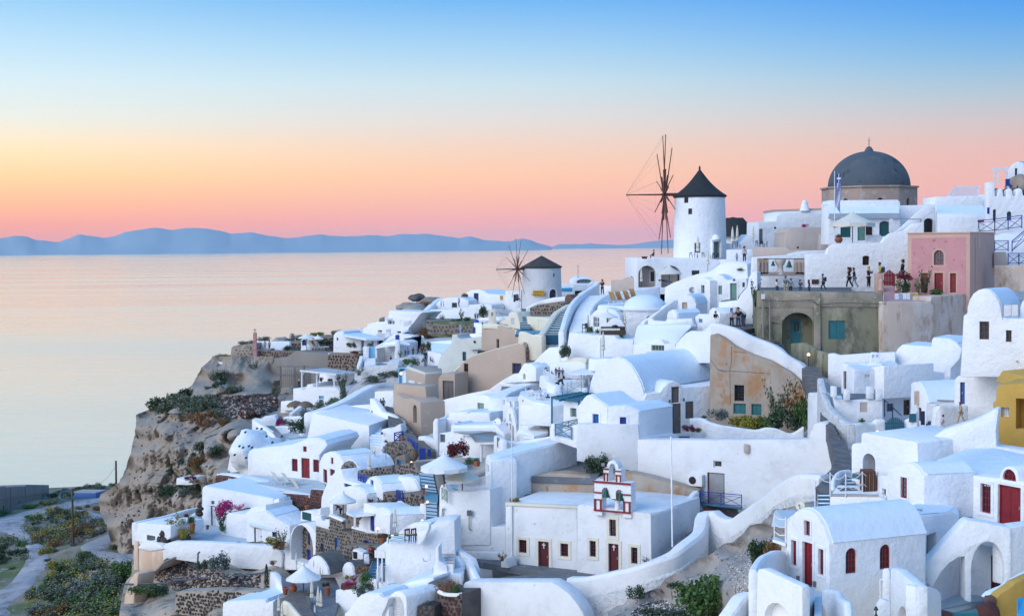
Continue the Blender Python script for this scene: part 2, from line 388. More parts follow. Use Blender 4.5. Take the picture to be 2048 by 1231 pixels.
def barrel(lbe,cat,mt,A,B,rise,back,down,nme=None,rfm=rfw,th=None,grp=None,k=14,lip=.10,gab=.35,drop=0,flat=0,wname=wal,endflat=False):
 if th is None:
  c=(A+B)/2+back/2
  th=thg(nme or'white_vaulted_house',lbe,cat,Vc((c.x,c.y,A.z-down)),grp)
 def arc(off,r_):
  o=[]
  u=(B-A);w=u.length;u.normalize();c=(A+B)/2
  for i in range(k+1):
   t=mt_.pi*(1-i/k);x=mt_.cos(t);y=mt_.sin(t)
   o.append(c+u*(x*(w/2+off))+Z*(y*(r_+off)))
  return o
 pr=arc(0,rise);bot=[Vc((B.x,B.y,A.z-down)),Vc((A.x,A.y,A.z-down))]
 c0=(A+B)/2+back/2
 planes=[(A,outward(A,B,c0)),(B,outward(B,B+back,c0)),(B+back,outward(A+back,B+back,c0)),(A,outward(A,A+back,c0))]
 s=Solid(th,wname,mt,planes);n=len(pr)+2
 s.v=pr+bot;s.v=s.v+[p+back for p in s.v]
 s.f=[tuple(range(n))[::-1],tuple(range(n,2*n))]+[(i,(i+1)%n,n+(i+1)%n,n+i)for i in range(n)]
 s.bev=.05;s.sm=30;s.seg=1;SOLIDS.append(s)
 b=back.normalized();L_=back.length
 ou=arc(.05,rise);inn=arc(-.12,rise)
 st=b*gab if lip>=0 else b*.02
 mb=MB();poly=ou+inn[::-1]
 v=[p+st for p in poly]+[p+back+b*.03+Z*drop for p in poly];q=len(poly)
 mb.add(v,[tuple(range(q))[::-1],tuple(range(q,2*q))]+[(i,(i+1)%q,q+(i+1)%q,q+i)for i in range(q)])
 prt(mb,'roof',rfm,th,40)
 if lip>0:
  g=arc(lip,rise);g2=arc(-.2,rise);mb=MB();poly=g+g2[::-1];mb.prism([p-b*.03 for p in poly],b*(gab+.03))
  prt(mb,'gable',mt,th,40,.05)
 return s
def arch_poly(w,h,arch,k=8):
 if not arch:return[(-w/2,0),(w/2,0),(w/2,h),(-w/2,h)]
 r=w/2*(arch if arch<1 else 1);o=[(-w/2,0),(w/2,0)]
 for i in range(k+1):
  t=mt_.pi*i/k;o.append((w/2*mt_.cos(t),h-r+r*mt_.sin(t)))
 return o
def opn(s,i,X0,Y0,X1,Y1,kind=wi,frame=brw,pane=gls,cls_=2,rws=3,dpt=.22,arch=0,sur=None,fw_=.07,surw=.14,minw=.25,handle=True,lab=None,pname=None,dz=0,hh=None):
 p,n=s.pl[i];pl=(p,n)
 Xm,Ym=(X0+X1)/2,(Y0+Y1)/2
 a=PP(X0,Ym,pl);b=PP(X1,Ym,pl);t=PP(Xm,Y0,pl);bo=PP(Xm,Y1,pl)
 u=Vc((b.x-a.x,b.y-a.y,0));w=max(u.length,minw)
 if u.length<1e-4:u=Vc((-n.y,n.x,0))
 u.normalize();h=abs(t.z-bo.z);z0=min(t.z,bo.z);c=(a+b)/2;o=Vc((c.x,c.y,z0))
 o-=n*((o-p).dot(n))
 poly=arch_poly(w,h,arch)
 def exn(pl2,n0,n1):
  mb=MB();mb.prism([o+u*x+Z*z+n*n0 for x,z in pl2],n*(n1-n0));return mb
 cut=exn(poly,-dpt,.3);s.cuts.append((cut.v,cut.f))
 th=s.th
 def scaled(dx):
  cx,cz=0,h/2;r=[]
  for x,z in poly:
   r.append((x*(w+2*dx)/w,z if(z<1e-6 and kind==dor)else cz+(z-cz)*(h+2*dx)/h))
  return r
 def ring(outer,inner,n0,n1):
  mb=MB();k=len(outer);v=[]
  for q,r in zip(outer,inner):
   for(x,z),nn in((q,n0),(q,n1),(r,n1),(r,n0)):v.append(o+u*x+Z*z+n*nn)
  f=[]
  for i_ in range(k):
   j=(i_+1)%k
   for a_ in range(4):
    b_=(a_+1)%4;f.append((4*i_+a_,4*j+a_,4*j+b_,4*i_+b_))
  return mb.add(v,f)
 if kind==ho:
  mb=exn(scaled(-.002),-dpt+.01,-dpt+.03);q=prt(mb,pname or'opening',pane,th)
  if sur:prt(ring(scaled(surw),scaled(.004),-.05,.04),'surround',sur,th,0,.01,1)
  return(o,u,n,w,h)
 f0=-dpt+.015;f1=-dpt+.09
 if kind==wi:
  fm=ring(scaled(-.003),scaled(-fw_),f0,f1)
  ww=w-2*fw_;hh_=h-2*fw_;bw=.022
  for c_ in range(1,cls_):
   x=-ww/2+ww*c_/cls_;fm.obox(o,u,n,x-bw,x+bw,f0+.01,f1-.015,fw_,h-fw_-.01)
  for r_ in range(1,rws):
   z=fw_+hh_*r_/rws;fm.obox(o,u,n,-w/2+fw_,w/2-fw_,f0+.012,f1-.018,z-bw,z+bw)
  W_=prt(fm,'window',frame,th)
  mb=exn(scaled(-fw_*.9),f0-.005,f0+.02);prt(mb,'pane',pane,W_)
  if lab:W_['label']=lab
 elif kind==shu:
  fm=ring(scaled(-.003),scaled(-fw_),f0,f1+.02);W_=prt(fm,'shutter',frame,th)
  for sgn in((-1,1)if cls_>1 else(0,)):
   lf=MB();x0,x1=((-w/2+fw_,-.01)if sgn<0 else(.01,w/2-fw_))if cls_>1 else(-w/2+fw_,w/2-fw_)
   lf.obox(o,u,n,x0,x1,f0,f1-.03,fw_,h-fw_)
   nsl=max(3,int(h/.14))
   for q in range(nsl):
    z=fw_+(h-2*fw_)*(q+.5)/nsl;lf.obox(o,u,n,x0+.04,x1-.04,f1-.028,f1-.008,z-.03,z+.02)
   prt(lf,'leaf',frame,W_)
  if lab:W_['label']=lab
 elif kind==dor:
  fm=ring(scaled(-.003),scaled(-fw_),f0,f1+.02);W_=prt(fm,dor,frame,th)
  nl=2 if cls_>1 else 1
  for q in range(nl):
   lf=MB();xa=-w/2+fw_;ws=(w-2*fw_)/nl;x0=xa+ws*q+.005;x1=x0+ws-.01
   hd=h-fw_-(w/2 if arch else 0)*.8
   lf.obox(o,u,n,x0,x1,f0,f0+.04,.02,h-fw_ if not arch else hd)
   for r_ in range(rws):
    z0_=.12+(hd-.2)*r_/rws;z1_=z0_+(hd-.2)/rws-.1
    lf.obox(o,u,n,x0+.07,x1-.07,f0+.041,f0+.058,z0_,z1_)
   prt(lf,'leaf',pane if pane not in(gls,)else frame,W_)
  if handle:
   hb=MB();hb.obox(o,u,n,w/2-fw_-.14,w/2-fw_-.08,f0+.06,f0+.12,h*.45,h*.45+.16);prt(hb,'handle',met,W_)
  if arch:
   mb=exn(scaled(-fw_*.9),f0-.004,f0+.02);prt(mb,'fanlight',gls,W_)
  if lab:W_['label']=lab
 if sur:prt(ring(scaled(surw),scaled(.004),-.05,.045),'surround',sur,th,0,.01,1)
 return(o,u,n,w,h)
def finish():
 for s in SOLIDS:
  me=mof(s.name,s.v,s.f,0,s.bev,s.seg)
  if s.cuts:
   try:
    o=bpy.data.objects.new('tmp',me);COL.objects.link(o)
    vs=[];fs=[]
    for v,f in s.cuts:
     k=len(vs);vs+=[tuple(x)for x in v];fs+=[tuple(i+k for i in q)for q in f]
    cm=mof('cutter',vs,fs);c=bpy.data.objects.new('cutter',cm);COL.objects.link(c)
    md=o.modifiers.new('b','BOOLEAN');md.operation='DIFFERENCE';md.solver='EXACT';md.object=c
    dg=bpy.context.evaluated_depsgraph_get();dg.update()
    m2=bpy.data.meshes.new_from_object(o.evaluated_get(dg))
    if len(m2.polygons)>=len(me.polygons)//2:me=m2
    bpy.data.objects.remove(o);bpy.data.objects.remove(c)
   except Exception as e:print('BOOL',s.name,e)
  me.name=s.name;org=wloc(s.th);me.transform(Matrix.Translation(-org))
  me.shade_smooth()
  try:me.set_sharp_from_angle(angle=mt_.radians(s.sm))
  except Exception:pass
  me.materials.clear();link(s.name,me,M[s.mt],s.th)
def wlr(lbe,mt,tops,thick=.4,down=2.0,nme='white_wall',cat=wal,th=None,pname=wal,rnd=.14,downs=None,shift=True,grp=None,kind=None):
 n=len(tops);mb=MB();v=[];nr=[]
 for i in range(n):
  a=tops[max(0,i-1)];b=tops[min(n-1,i+1)];d=Vc((b.x-a.x,b.y-a.y,0))
  if d.length<1e-5:d=Vc((1,0,0))
  d.normalize();q=Vc((-d.y,d.x,0))
  if q.y<0 and shift:q=-q
  if i and nr and q.dot(nr[-1])<0:q=-q
  nr.append(q)
 for i in range(n):
  p=tops[i];q=nr[i]*thick;dn=downs[i]if downs else down;r=min(rnd,thick*.45)
  v+=[p-Z*dn,p-Z*r,p+q*(r/thick)*.6+Z*0,p+q*(1-r/thick*.6),p+q-Z*r,p+q-Z*dn]
 f=[]
 for i in range(n-1):
  for a_ in range(6):
   b_=(a_+1)%6;f.append((6*i+a_,6*i+6+a_,6*i+6+b_,6*i+b_))
 f.append((0,1,2,3,4,5));k=6*(n-1);f.append(tuple(k+j for j in range(6))[::-1]);mb.add(v,f)
 if th is not None:return prt(mb,pname,mt,th,50,.03,1)
 return so1(mb,nme,mt,lbe,cat,50,.03,grp,kind)
def crv(ps,n=6):
 o=[]
 for i in range(len(ps)-1):
  p0=ps[max(0,i-1)];p1=ps[i];p2=ps[i+1];p3=ps[min(len(ps)-1,i+2)]
  for j in range(n):
   t=j/n;o.append(.5*((2*p1)+(p2-p0)*t+(2*p0-5*p1+4*p2-p3)*t*t+(3*p1-p0-3*p2+p3)*t**3))
 return o+[ps[-1]]
def W3(*q):return[P(*a)for a in q]
def stairs(lbe,bl,br,tl,tr,n,riser=wht,tread=None,nme='white_staircase',down=1.5,nose=None,nose_m='step'):
 th=thg(nme,lbe,'staircase',(bl+br)/2-Z*.3)
 for i in range(n):
  a,b=i/n,(i+1)/n
  l0=bl.lerp(tl,a);r0=br.lerp(tr,a);l1=bl.lerp(tl,b);r1=br.lerp(tr,b)
  z=bl.z+(tl.z-bl.z)*(i+1)/n;zr=br.z+(tr.z-br.z)*(i+1)/n
  mb=MB();dn=down+.0
  mb.hexa([Vc((l0.x,l0.y,z-dn)),Vc((r0.x,r0.y,zr-dn)),Vc((r1.x,r1.y,zr-dn)),Vc((l1.x,l1.y,z-dn)),Vc((l0.x,l0.y,z)),Vc((r0.x,r0.y,zr)),Vc((r1.x,r1.y,zr)),Vc((l1.x,l1.y,z))])
  st=prt(mb,'step',riser,th,0,.025,1)
  if tread:
   mb=MB();g=.04
   A_,B_,C_,D_=[Vc(q)for q in((l0.x,l0.y,z),(r0.x,r0.y,zr),(r1.x,r1.y,zr),(l1.x,l1.y,z))]
   c=(A_+B_+C_+D_)/4
   mb.prism([c+(q-c)*.94+Z*.004 for q in(A_,B_,C_,D_)],(0,0,.02));prt(mb,'tread',tread,st)
 return th
def stones(th,mt,pl,poly,size=.45,gap=.16,seed=1,mats=None,flatz=False,bulge=.05,maxn=1600,nme='stone_facing'):
 rnd_=random.Random(seed);p,n=pl
 pw=[PP(x,y,pl)for x,y in poly];u=Vc((-n.y,n.x,0)).normalized();
 vv=n.cross(u).normalized()
 q=[((w-p).dot(u),(w-p).dot(vv))for w in pw]
 return stones_uv(th,mt,p,u,vv,n,q,size,gap,rnd_,bulge,maxn,nme)
def inside(x,y,q):
 c=False;j=len(q)-1
 for i in range(len(q)):
  if(q[i][1]>y)!=(q[j][1]>y)and x<(q[j][0]-q[i][0])*(y-q[i][1])/(q[j][1]-q[i][1])+q[i][0]:c=not c
  j=i
 return c
def stones_uv(th,mt,p,u,vv,n,q,size,gap,rnd_,bulge=.05,maxn=1600,nme='stone_facing'):
 x0=min(a for a,b in q);x1=max(a for a,b in q);y0=min(b for a,b in q);y1=max(b for a,b in q)
 while(x1-x0)*(y1-y0)/(size*size*.8)>maxn:size*=1.1
 mb=MB();row=0;y=y0
 while y<y1+size:
  x=x0+(row%2)*size*.5
  while x<x1+size:
   cx=x+rnd_.uniform(-.2,.2)*size;cy=y+rnd_.uniform(-.2,.2)*size
   if inside(cx,cy,q):
    k=rnd_.choice((5,6,6,7));r=size*(.5-gap*.5)*rnd_.uniform(.7,1.12);t0=rnd_.uniform(0,6);ax=rnd_.uniform(.75,1.3);bl=bulge*rnd_.uniform(.6,1.3)
    ring=[];top=[]
    for i in range(k):
     t=t0+2*mt_.pi*i/k;rr_=r*rnd_.uniform(.85,1.15);a=mt_.cos(t)*rr_*ax;b=mt_.sin(t)*rr_/ax
     ring.append(p+u*(cx+a)+vv*(cy+b)-n*.03);top.append(p+u*(cx+a*.72)+vv*(cy+b*.72)+n*bl)
    mb.add(ring+top,[tuple(range(k,2*k))]+[(i,(i+1)%k,k+(i+1)%k,k+i)for i in range(k)])
   x+=size*.95
  y+=size*.86;row+=1
 if not mb.v:return None
 o=prt(mb,nme,mt,th);o['kind']='stuff';return o
def rail(lbe,ps,mt=blu,h=1.0,panel=1.1,nme='railing',cat='railing',cross=True,th=None,r=.03,up=None):
 root=th or thg(nme,lbe,cat,ps[0])
 for a,b in zip(ps,ps[1:]):
  Lh=Vc((b.x-a.x,b.y-a.y,0)).length;k=max(1,round(Lh/panel))
  for zz_,rr_ in((h,1.2),(.12,1))+(((h*.82,.7),)if cross else()):
   fr=MB();fr.tube(a+Z*zz_,b+Z*zz_,r*rr_,k=4);prt(fr,'rail',mt,root)
  for i in range(k+1):
   q=a.lerp(b,i/k);pm=MB();pm.tube(q-Z*.05,q+Z*(h+.04),r*1.3,k=4);prt(pm,pos,mt,root)
  for i in range(k):
   q=a.lerp(b,(i+.06)/k);w=a.lerp(b,(i+.94)/k)
   if cross:
    cm=MB();cm.tube(q+Z*.14,w+Z*h*.8,r*.8,k=4);cm.tube(q+Z*h*.8,w+Z*.14,r*.8,k=4);prt(cm,'cross_brace',mt,root)
   else:
    nb=7
    cm=MB()
    for j in range(nb):e=q.lerp(w,j/(nb-1));cm.tube(e+Z*.12,e+Z*h,r*.5,k=4)
    prt(cm,'baluster_panel',mt,root)
 return root
def fac(lbe,cat,mt,da,db,outline,exn=5.0,roof=None,rfm=rfw,nme=None,th=None,bvl=.07,grp=None,wname=wal,rt=.05,seg=2,loc=None):
 nme=nme or{wal:{mor:swl,'pmortar':swl,crm:cwl,bei:'beige_wall',con:'concrete_wall',stn:'plastered_wall','tan':'tan_wall'}.get(mt,'white_wall'),'rock':'rock_wall',cpy:cpy,'pillar':'white_pillar','balcony':'white_balcony','planter':'planter','coping':'coping',pos:'white_post','hut':'white_hut','building':'building'}.get(cat,'white_house')
 Xa=min(x for x,y in outline);Xb=max(x for x,y in outline);yr=sum(y for x,y in outline)/len(outline)
 A=P(Xa,yr,da);B=P(Xb,yr,db);d=Vc((B.x-A.x,B.y-A.y,0)).normalized();n=Vc((d.y,-d.x,0))
 if n.dot(A)>0:n=-n
 pl=(A,n);q=[PP(x,y,pl)for x,y in outline]
 e=-n*exn if isinstance(exn,(int,float))else Vc(exn)
 if th is None:
  c=sum(q,Vc())/len(q)+e/2
  th=thg(nme,lbe,cat,Vc((c.x,c.y,min(p.z for p in q))),grp)
 k=len(q);cen=sum(q,Vc())/k+e/2;planes=[pl]
 for i in range(k):
  a,b=q[i],q[(i+1)%k];nn=(b-a).cross(e).normalized()if(b-a).cross(e).length>1e-6 else n
  if nn.dot((a+b)/2+e/2-cen)<0:nn=-nn
  planes.append((a,nn))
 s=Solid(th,wname,mt,planes);s.v=q+[p+e for p in q]
 s.f=[tuple(range(k))[::-1],tuple(range(k,2*k))]+[(i,(i+1)%k,k+(i+1)%k,k+i)for i in range(k)]
 s.bev=bvl;s.seg=seg;SOLIDS.append(s)
 if roof:
  i0,i1=roof;ids=[j%k for j in range(i0,i1+1)];mb=MB();up_=[];lo=[]
  for t,j in enu(ids):
   a=q[j];nb=[]
   for u_,w_ in((ids[t-1]if t else None,j),(j,ids[t+1]if t<len(ids)-1 else None)):
    if u_ is None or w_ is None:continue
    nn=(q[w_]-q[u_]).cross(e).normalized()
    if nn.z<0:nn=-nn
    nb.append(nn)
   nn=sum(nb,Vc()).normalized();up_.append(a+nn*rt);lo.append(a-nn*.05)
  st=e.normalized()*.22;poly=up_+lo[::-1];m_=len(poly)
  mb.add([p+st for p in poly]+[p+e*1.004 for p in poly],[tuple(range(m_))[::-1],tuple(range(m_,2*m_))]+[(i,(i+1)%m_,m_+(i+1)%m_,m_+i)for i in range(m_)])
  prt(mb,'roof',rfm,th,40)
 return s
def arcpts(x0,x1,ys,yc,n=9,flat=2.0):
 o=[];c=(x0+x1)/2;r=(x1-x0)/2
 for i in range(n+1):
  t=mt_.pi*(1-i/n);o.append((c+r*mt_.copysign(abs(mt_.cos(t))**(2/flat),mt_.cos(t)),ys-(ys-yc)*mt_.sin(t)**(2/flat)))
 return o
def slab(lbe,cat,mt,top,th_=.15,nme='terrace_floor',bvl=.02,kind=None):
 mb=MB();mb.prism([p-Z*th_ for p in top],(0,0,th_));return so1(mb,nme,mt,lbe,cat,bevel=bvl,kind=kind)
def beam(mb,a,b,w,h):
 d=(b-a).normalized();s=d.cross(Z)
 s=s.normalized()*w/2 if s.length>.01 else Vc((w/2,0,0));u_=s.cross(d).normalized()*h/2
 return mb.hexa([a-s-u_,a+s-u_,a+s+u_,a-s+u_,b-s-u_,b+s-u_,b+s+u_,b-s+u_])
def text_on(o,u,n,s,size,mt,prn,nme='lettering'):
 cu=bpy.data.curves.new('t','FONT');cu.body=s;cu.size=size;cu.align_x='CENTER';cu.align_y='CENTER';cu.extrude=.012
 ob=bpy.data.objects.new('t',cu);COL.objects.link(ob);dg=bpy.context.evaluated_depsgraph_get();dg.update()
 me=bpy.data.meshes.new_from_object(ob.evaluated_get(dg));bpy.data.objects.remove(ob)
 mm=Matrix.Identity(4);up_=n.cross(u).normalized()
 if up_.z<0:up_=-up_
 for i in range(3):mm[i][0]=u[i];mm[i][1]=up_[i];mm[i][2]=n[i];mm[i][3]=o[i]-wloc(prn)[i]
 me.transform(mm);me.name=nme;me.materials.clear();return link(nme,me,M[mt],prn)
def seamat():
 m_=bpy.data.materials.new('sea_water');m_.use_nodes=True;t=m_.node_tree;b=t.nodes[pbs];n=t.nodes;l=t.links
 b.inputs['Base Color'].default_value=(1.0,.745,.45,1);b.inputs['Metallic'].default_value=.08;b.inputs['Roughness'].default_value=.16  # warm sky reflection put into the cream base colour
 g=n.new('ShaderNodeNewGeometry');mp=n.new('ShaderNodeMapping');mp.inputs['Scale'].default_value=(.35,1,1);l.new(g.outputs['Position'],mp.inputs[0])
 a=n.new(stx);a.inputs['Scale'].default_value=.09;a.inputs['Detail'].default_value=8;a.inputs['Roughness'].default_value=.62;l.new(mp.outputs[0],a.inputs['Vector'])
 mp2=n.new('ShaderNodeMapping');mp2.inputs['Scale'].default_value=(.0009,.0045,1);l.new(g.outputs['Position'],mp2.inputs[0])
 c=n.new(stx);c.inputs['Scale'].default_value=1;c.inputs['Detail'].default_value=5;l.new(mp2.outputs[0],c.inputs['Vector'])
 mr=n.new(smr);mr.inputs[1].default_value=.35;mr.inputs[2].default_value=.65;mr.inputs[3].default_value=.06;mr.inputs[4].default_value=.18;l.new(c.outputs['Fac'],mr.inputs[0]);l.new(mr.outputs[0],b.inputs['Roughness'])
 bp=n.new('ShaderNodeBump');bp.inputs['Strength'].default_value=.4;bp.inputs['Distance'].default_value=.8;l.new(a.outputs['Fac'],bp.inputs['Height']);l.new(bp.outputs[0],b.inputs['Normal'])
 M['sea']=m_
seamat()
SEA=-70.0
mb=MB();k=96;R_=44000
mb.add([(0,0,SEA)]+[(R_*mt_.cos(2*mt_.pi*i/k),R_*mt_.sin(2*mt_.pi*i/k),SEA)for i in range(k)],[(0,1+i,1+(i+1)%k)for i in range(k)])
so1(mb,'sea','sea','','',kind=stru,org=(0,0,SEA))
mat('island',(.27,.37,.45),(.25,.34,.42),.0006,bump=0)  # blue of far haze put into the hill colour; the rock itself is brownish
def ridge(nme,d,prof,base,depth=4000,seed=0):
 xs=[];x=prof[0][0]
 while x<=prof[-1][0]:
  for(a,ya),(b,yb)in zip(prof,prof[1:]):
   if a<=x<=b:y=ya+(yb-ya)*(x-a)/(b-a);break
  xs.append((x,y));x+=6
 rws=[(-1.0,0),(-.8,.22),(-.55,.5),(-.3,.78),(-.12,.93),(0,1),(.3,.8),(.7,.35),(1,0)]
 v=[];f=[];nx=len(xs);D=[]
 for i,(x,y)in enu(xs):
  top=P(x,y+1.3*noise.noise(Vc((x*.05,seed,0)))+.8*noise.noise(Vc((x*.17,seed,3))),d)
  h=max(0,top.z-SEA)
  for j,(a,b)in enu(rws):
   w=1+.12*noise.noise(Vc((x*.02,a*2,seed)))
   v.append((top.x*(1+a*depth*w/d),d+a*depth*w,SEA-30+(h+30)*b))
 r=len(rws)
 for i in range(nx-1):
  for j in range(r-1):f.append((i*r+j,(i+1)*r+j,(i+1)*r+j+1,i*r+j+1))
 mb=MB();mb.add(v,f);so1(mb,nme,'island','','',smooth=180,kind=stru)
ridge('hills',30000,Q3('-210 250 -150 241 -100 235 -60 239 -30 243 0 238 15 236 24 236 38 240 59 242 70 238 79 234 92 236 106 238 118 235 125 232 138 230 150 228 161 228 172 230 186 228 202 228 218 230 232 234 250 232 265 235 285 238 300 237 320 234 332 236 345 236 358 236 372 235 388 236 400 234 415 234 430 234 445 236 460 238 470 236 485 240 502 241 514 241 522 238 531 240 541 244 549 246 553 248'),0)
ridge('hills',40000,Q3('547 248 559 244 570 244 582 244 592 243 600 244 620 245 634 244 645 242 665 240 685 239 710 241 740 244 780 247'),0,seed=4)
def hazebox():
 m_=bpy.data.materials.new('haze');m_.use_nodes=True;t=m_.node_tree;t.nodes.clear()
 o=t.nodes.new('ShaderNodeOutputMaterial');v=t.nodes.new('ShaderNodeVolumePrincipled');t.links.new(v.outputs[0],o.inputs['Volume'])
 v.inputs['Color'].default_value=(.80,.95,1.0,1);v.inputs['Density'].default_value=1.4e-5;v.inputs['Anisotropy'].default_value=0
 mb=MB();mb.box((0,0,185),(45000,45000,265));q=so1(mb,'haze',None,'pale blue evening haze over sea','haze',org=(0,0,0));q.data.materials.clear();q.data.materials.append(m_);q['kind']='stuff'
if True:hazebox()
mat('earth',(.27,.235,.20),(.19,.165,.14),.12,bump=.7,bscale=1.5,c3=(.10,.13,.055),s3=.16,t3=.50,w3=.1,c4=(.30,.27,.24),s4=.6,t4=.62,w4=.06)
mat('road',(.36,.36,.39),(.28,.28,.31),.25,bump=.5,bscale=2,c3=(.15,.15,.165),s3=.35,t3=.58,w3=.1)
mat('tuff',(.37,.315,.265),(.26,.22,.185),.10,bump=1.0,bscale=.9,c3=(.045,.04,.042),s3=.9,t3=.68,w3=.02,c4=(.27,.21,.17),s4=.5,t4=.60,w4=.06,streak=.45,vor=(.55,(.05,.045,.045),.10))
mat('tuff2',(.46,.39,.32),(.34,.29,.24),.2,bump=1.0,bscale=1.3,c3=(.07,.065,.065),s3=1.1,t3=.63,w3=.03,c4=(.17,.14,.12),s4=.4,t4=.6,w4=.08,vor=(1.1,(.045,.04,.04),.2))
mat('bank',(.36,.33,.31),(.25,.235,.225),.5,bump=1.0,bscale=2.2,c3=(.10,.09,.085),s3=1.8,t3=.6,w3=.04,c4=(.5,.49,.48),s4=3.5,t4=.62,w4=.03)
mat('rubble',(.09,.08,.08),(.17,.15,.14),.5,bump=1.0,bscale=2,vor=(1.3,(.22,.21,.21),.2))
mat('townbase',(.60,.61,.63),(.42,.41,.40),.3,bump=.5,bscale=1.5,c3=(.25,.22,.2),s3=.3,t3=.62,w3=.05)
def idw(tab,x,y,pw=3.2,ys=1.6):
 s=w=0
 for a,b,v in tab:
  r=((a-x)**2+((b-y)*ys)**2)**.5+6;k=r**-pw;s+=v*k;w+=k
 return s/w
def grid_mesh(rws):
 nr=len(rws);nc=len(rws[0]);v=[p for r in rws for p in r]
 return v,[(i*nc+j,i*nc+j+1,(i+1)*nc+j+1,(i+1)*nc+j)for i in range(nr-1)for j in range(nc-1)]
def lerp_tab(t,v):
 if v<=t[0][0]:return t[0][1]
 for(a,fa),(b,fb)in zip(t,t[1:]):
  if v<=b:return fa+(fb-fa)*(v-a)/(b-a)
 return t[-1][1]
zn(0,0,1)
LOW=[(0,1231,183),(100,1231,178),(200,1231,166),(250,1200,158),(-150,1231,190),(0,1160,208),(100,1150,205),(200,1140,196),(260,1110,190),(0,1090,232),(100,1090,226),(200,1090,215),(0,1050,252),(100,1050,244),(150,1060,236),(210,1050,232),(0,1030,275),(60,1015,295),(120,1005,300),(200,1005,285),(150,1020,268),(0,1010,318),(120,988,330),(200,984,330),(240,980,330),(-150,1060,262),(-300,1060,262),(-300,1231,190),(-150,1010,318),(-300,1010,318)]
lp=[(q.x,q.y,q.z)for q in(P(a,b,c)for a,b,c in LOW)]
lp+=[(x,420,-86)for x in range(-330,60,40)]+[(x,372,-66)for x in range(-330,60,40)]+[(x,140,-42)for x in(-140,-60,0)]+[(x,90,-40)for x in(-140,-60,0)]+[(20,y,-46)for y in(180,230)]+[(40,300,-58),(-330,250,-62),(-330,180,-50)]
def lowz(x,y):
 s=w=0
 for a,b,v in lp:
  r=((a-x)**2+(b-y)**2)**.5+2;k=r**-3.0;s+=v*k;w+=k
 return s/w+.5*noise.noise(Vc((x*.08,y*.08,0)))+.25*noise.noise(Vc((x*.3,y*.3,4)))
rws=[[(float(x),float(y),lowz(x,y))for x in np.arange(-290,41,3.0)]for y in np.arange(80,431,3.0)]
v,f=grid_mesh(rws);LOWBVH=BVHTree.FromPolygons(v,f)
mb=MB();mb.add(v,f);so1(mb,'ground','earth','','',smooth=180,kind=stru)
def hit(X,Y,bvh=None):
 r=ray(X,Y).normalized();h=(bvh or LOWBVH).ray_cast(Vc((0,0,0)),r)
 return h[0]if h[0]is not None else None
def ribbon(nme,edges,mt='road',off=.12,kind=stru):
 L_=[Vc((a,b,0))for a,b,c,d in edges];R_2=[Vc((c,d,0))for a,b,c,d in edges]
 L_=crv(L_,10);R_2=crv(R_2,10);rws=[]
 for a,b in zip(L_,R_2):
  row=[]
  for t in np.linspace(0,1,7):
   q=a.lerp(b,float(t));h=hit(q.x,q.y)
   if h is None:row=None;break
   row.append(h+Z*(off if 0<t<1 else-.05))
  if row:rws.append(row)
 v,f=grid_mesh(rws);mb=MB();mb.add(v,f);so1(mb,nme,mt,'','',smooth=180,kind=kind)
zn(0,850,3.231)
ribbon('road',[(760,455,770,470),(640,468,650,500),(500,488,510,522),(400,505,400,545),(200,545,240,590),(60,578,140,640),(-80,605,50,690),(-260,640,-60,720),(-500,700,-400,800)])
ribbon('road',[(-500,640,-500,760),(-100,620,-100,700),(40,610,0,700),(135,650,70,712),(215,725,140,765),(295,790,175,820),(318,850,170,860),(298,925,140,915),(225,1010,90,985),(150,1085,0,1060),(95,1150,-200,1140),(70,1240,-400,1260),(70,1330,-500,1400)],off=.16)
ribbon('track',[(490,545,500,560),(560,548,575,585),(640,570,650,625),(700,590,700,650)])
ribbon('track',[(780,650,880,730),(700,695,740,760),(610,735,700,790),(520,780,640,830),(560,830,700,815),(720,890,780,820),(900,920,900,830)],off=.16)
zn(0,0,1)
SIL=Q3('358 212 368 201 376 197 385 192 393 178 400 165 406 157 411 145 414 136 425 136 438 134 445 132 452 131 460 128 468 126 476 122 482 119 488 111 494 100 504 99 514 101 526 107 534 109 542 111 565 114 590 114')
SIR=Q3('358 280 390 295 415 300 450 280 500 240 545 210 590 190')
CLD=[(425,716,236),(500,716,236),(600,716,240),(395,752,234),(470,760,232),(560,770,232),(560,740,236),(355,786,230),(314,812,226),(290,822,224),(273,829,221),(350,830,212),(420,800,220),(480,800,218),(560,800,214),(640,800,206),(500,830,200),(600,840,188),(420,840,202),(268,876,220),(300,870,214),(251,937,220),(290,930,212),(199,989,220),(230,1000,216),(199,1010,220),(222,1084,216),(260,1084,210),(300,1050,205),(340,960,200),(360,900,196),(340,870,203),(420,900,185),(400,940,184),(380,990,190),(400,1010,186),(470,870,182),(450,950,172),(560,900,168),(480,1000,165),(228,1180,212),(350,1180,190),(420,1090,175)]
rws=[];NC=150
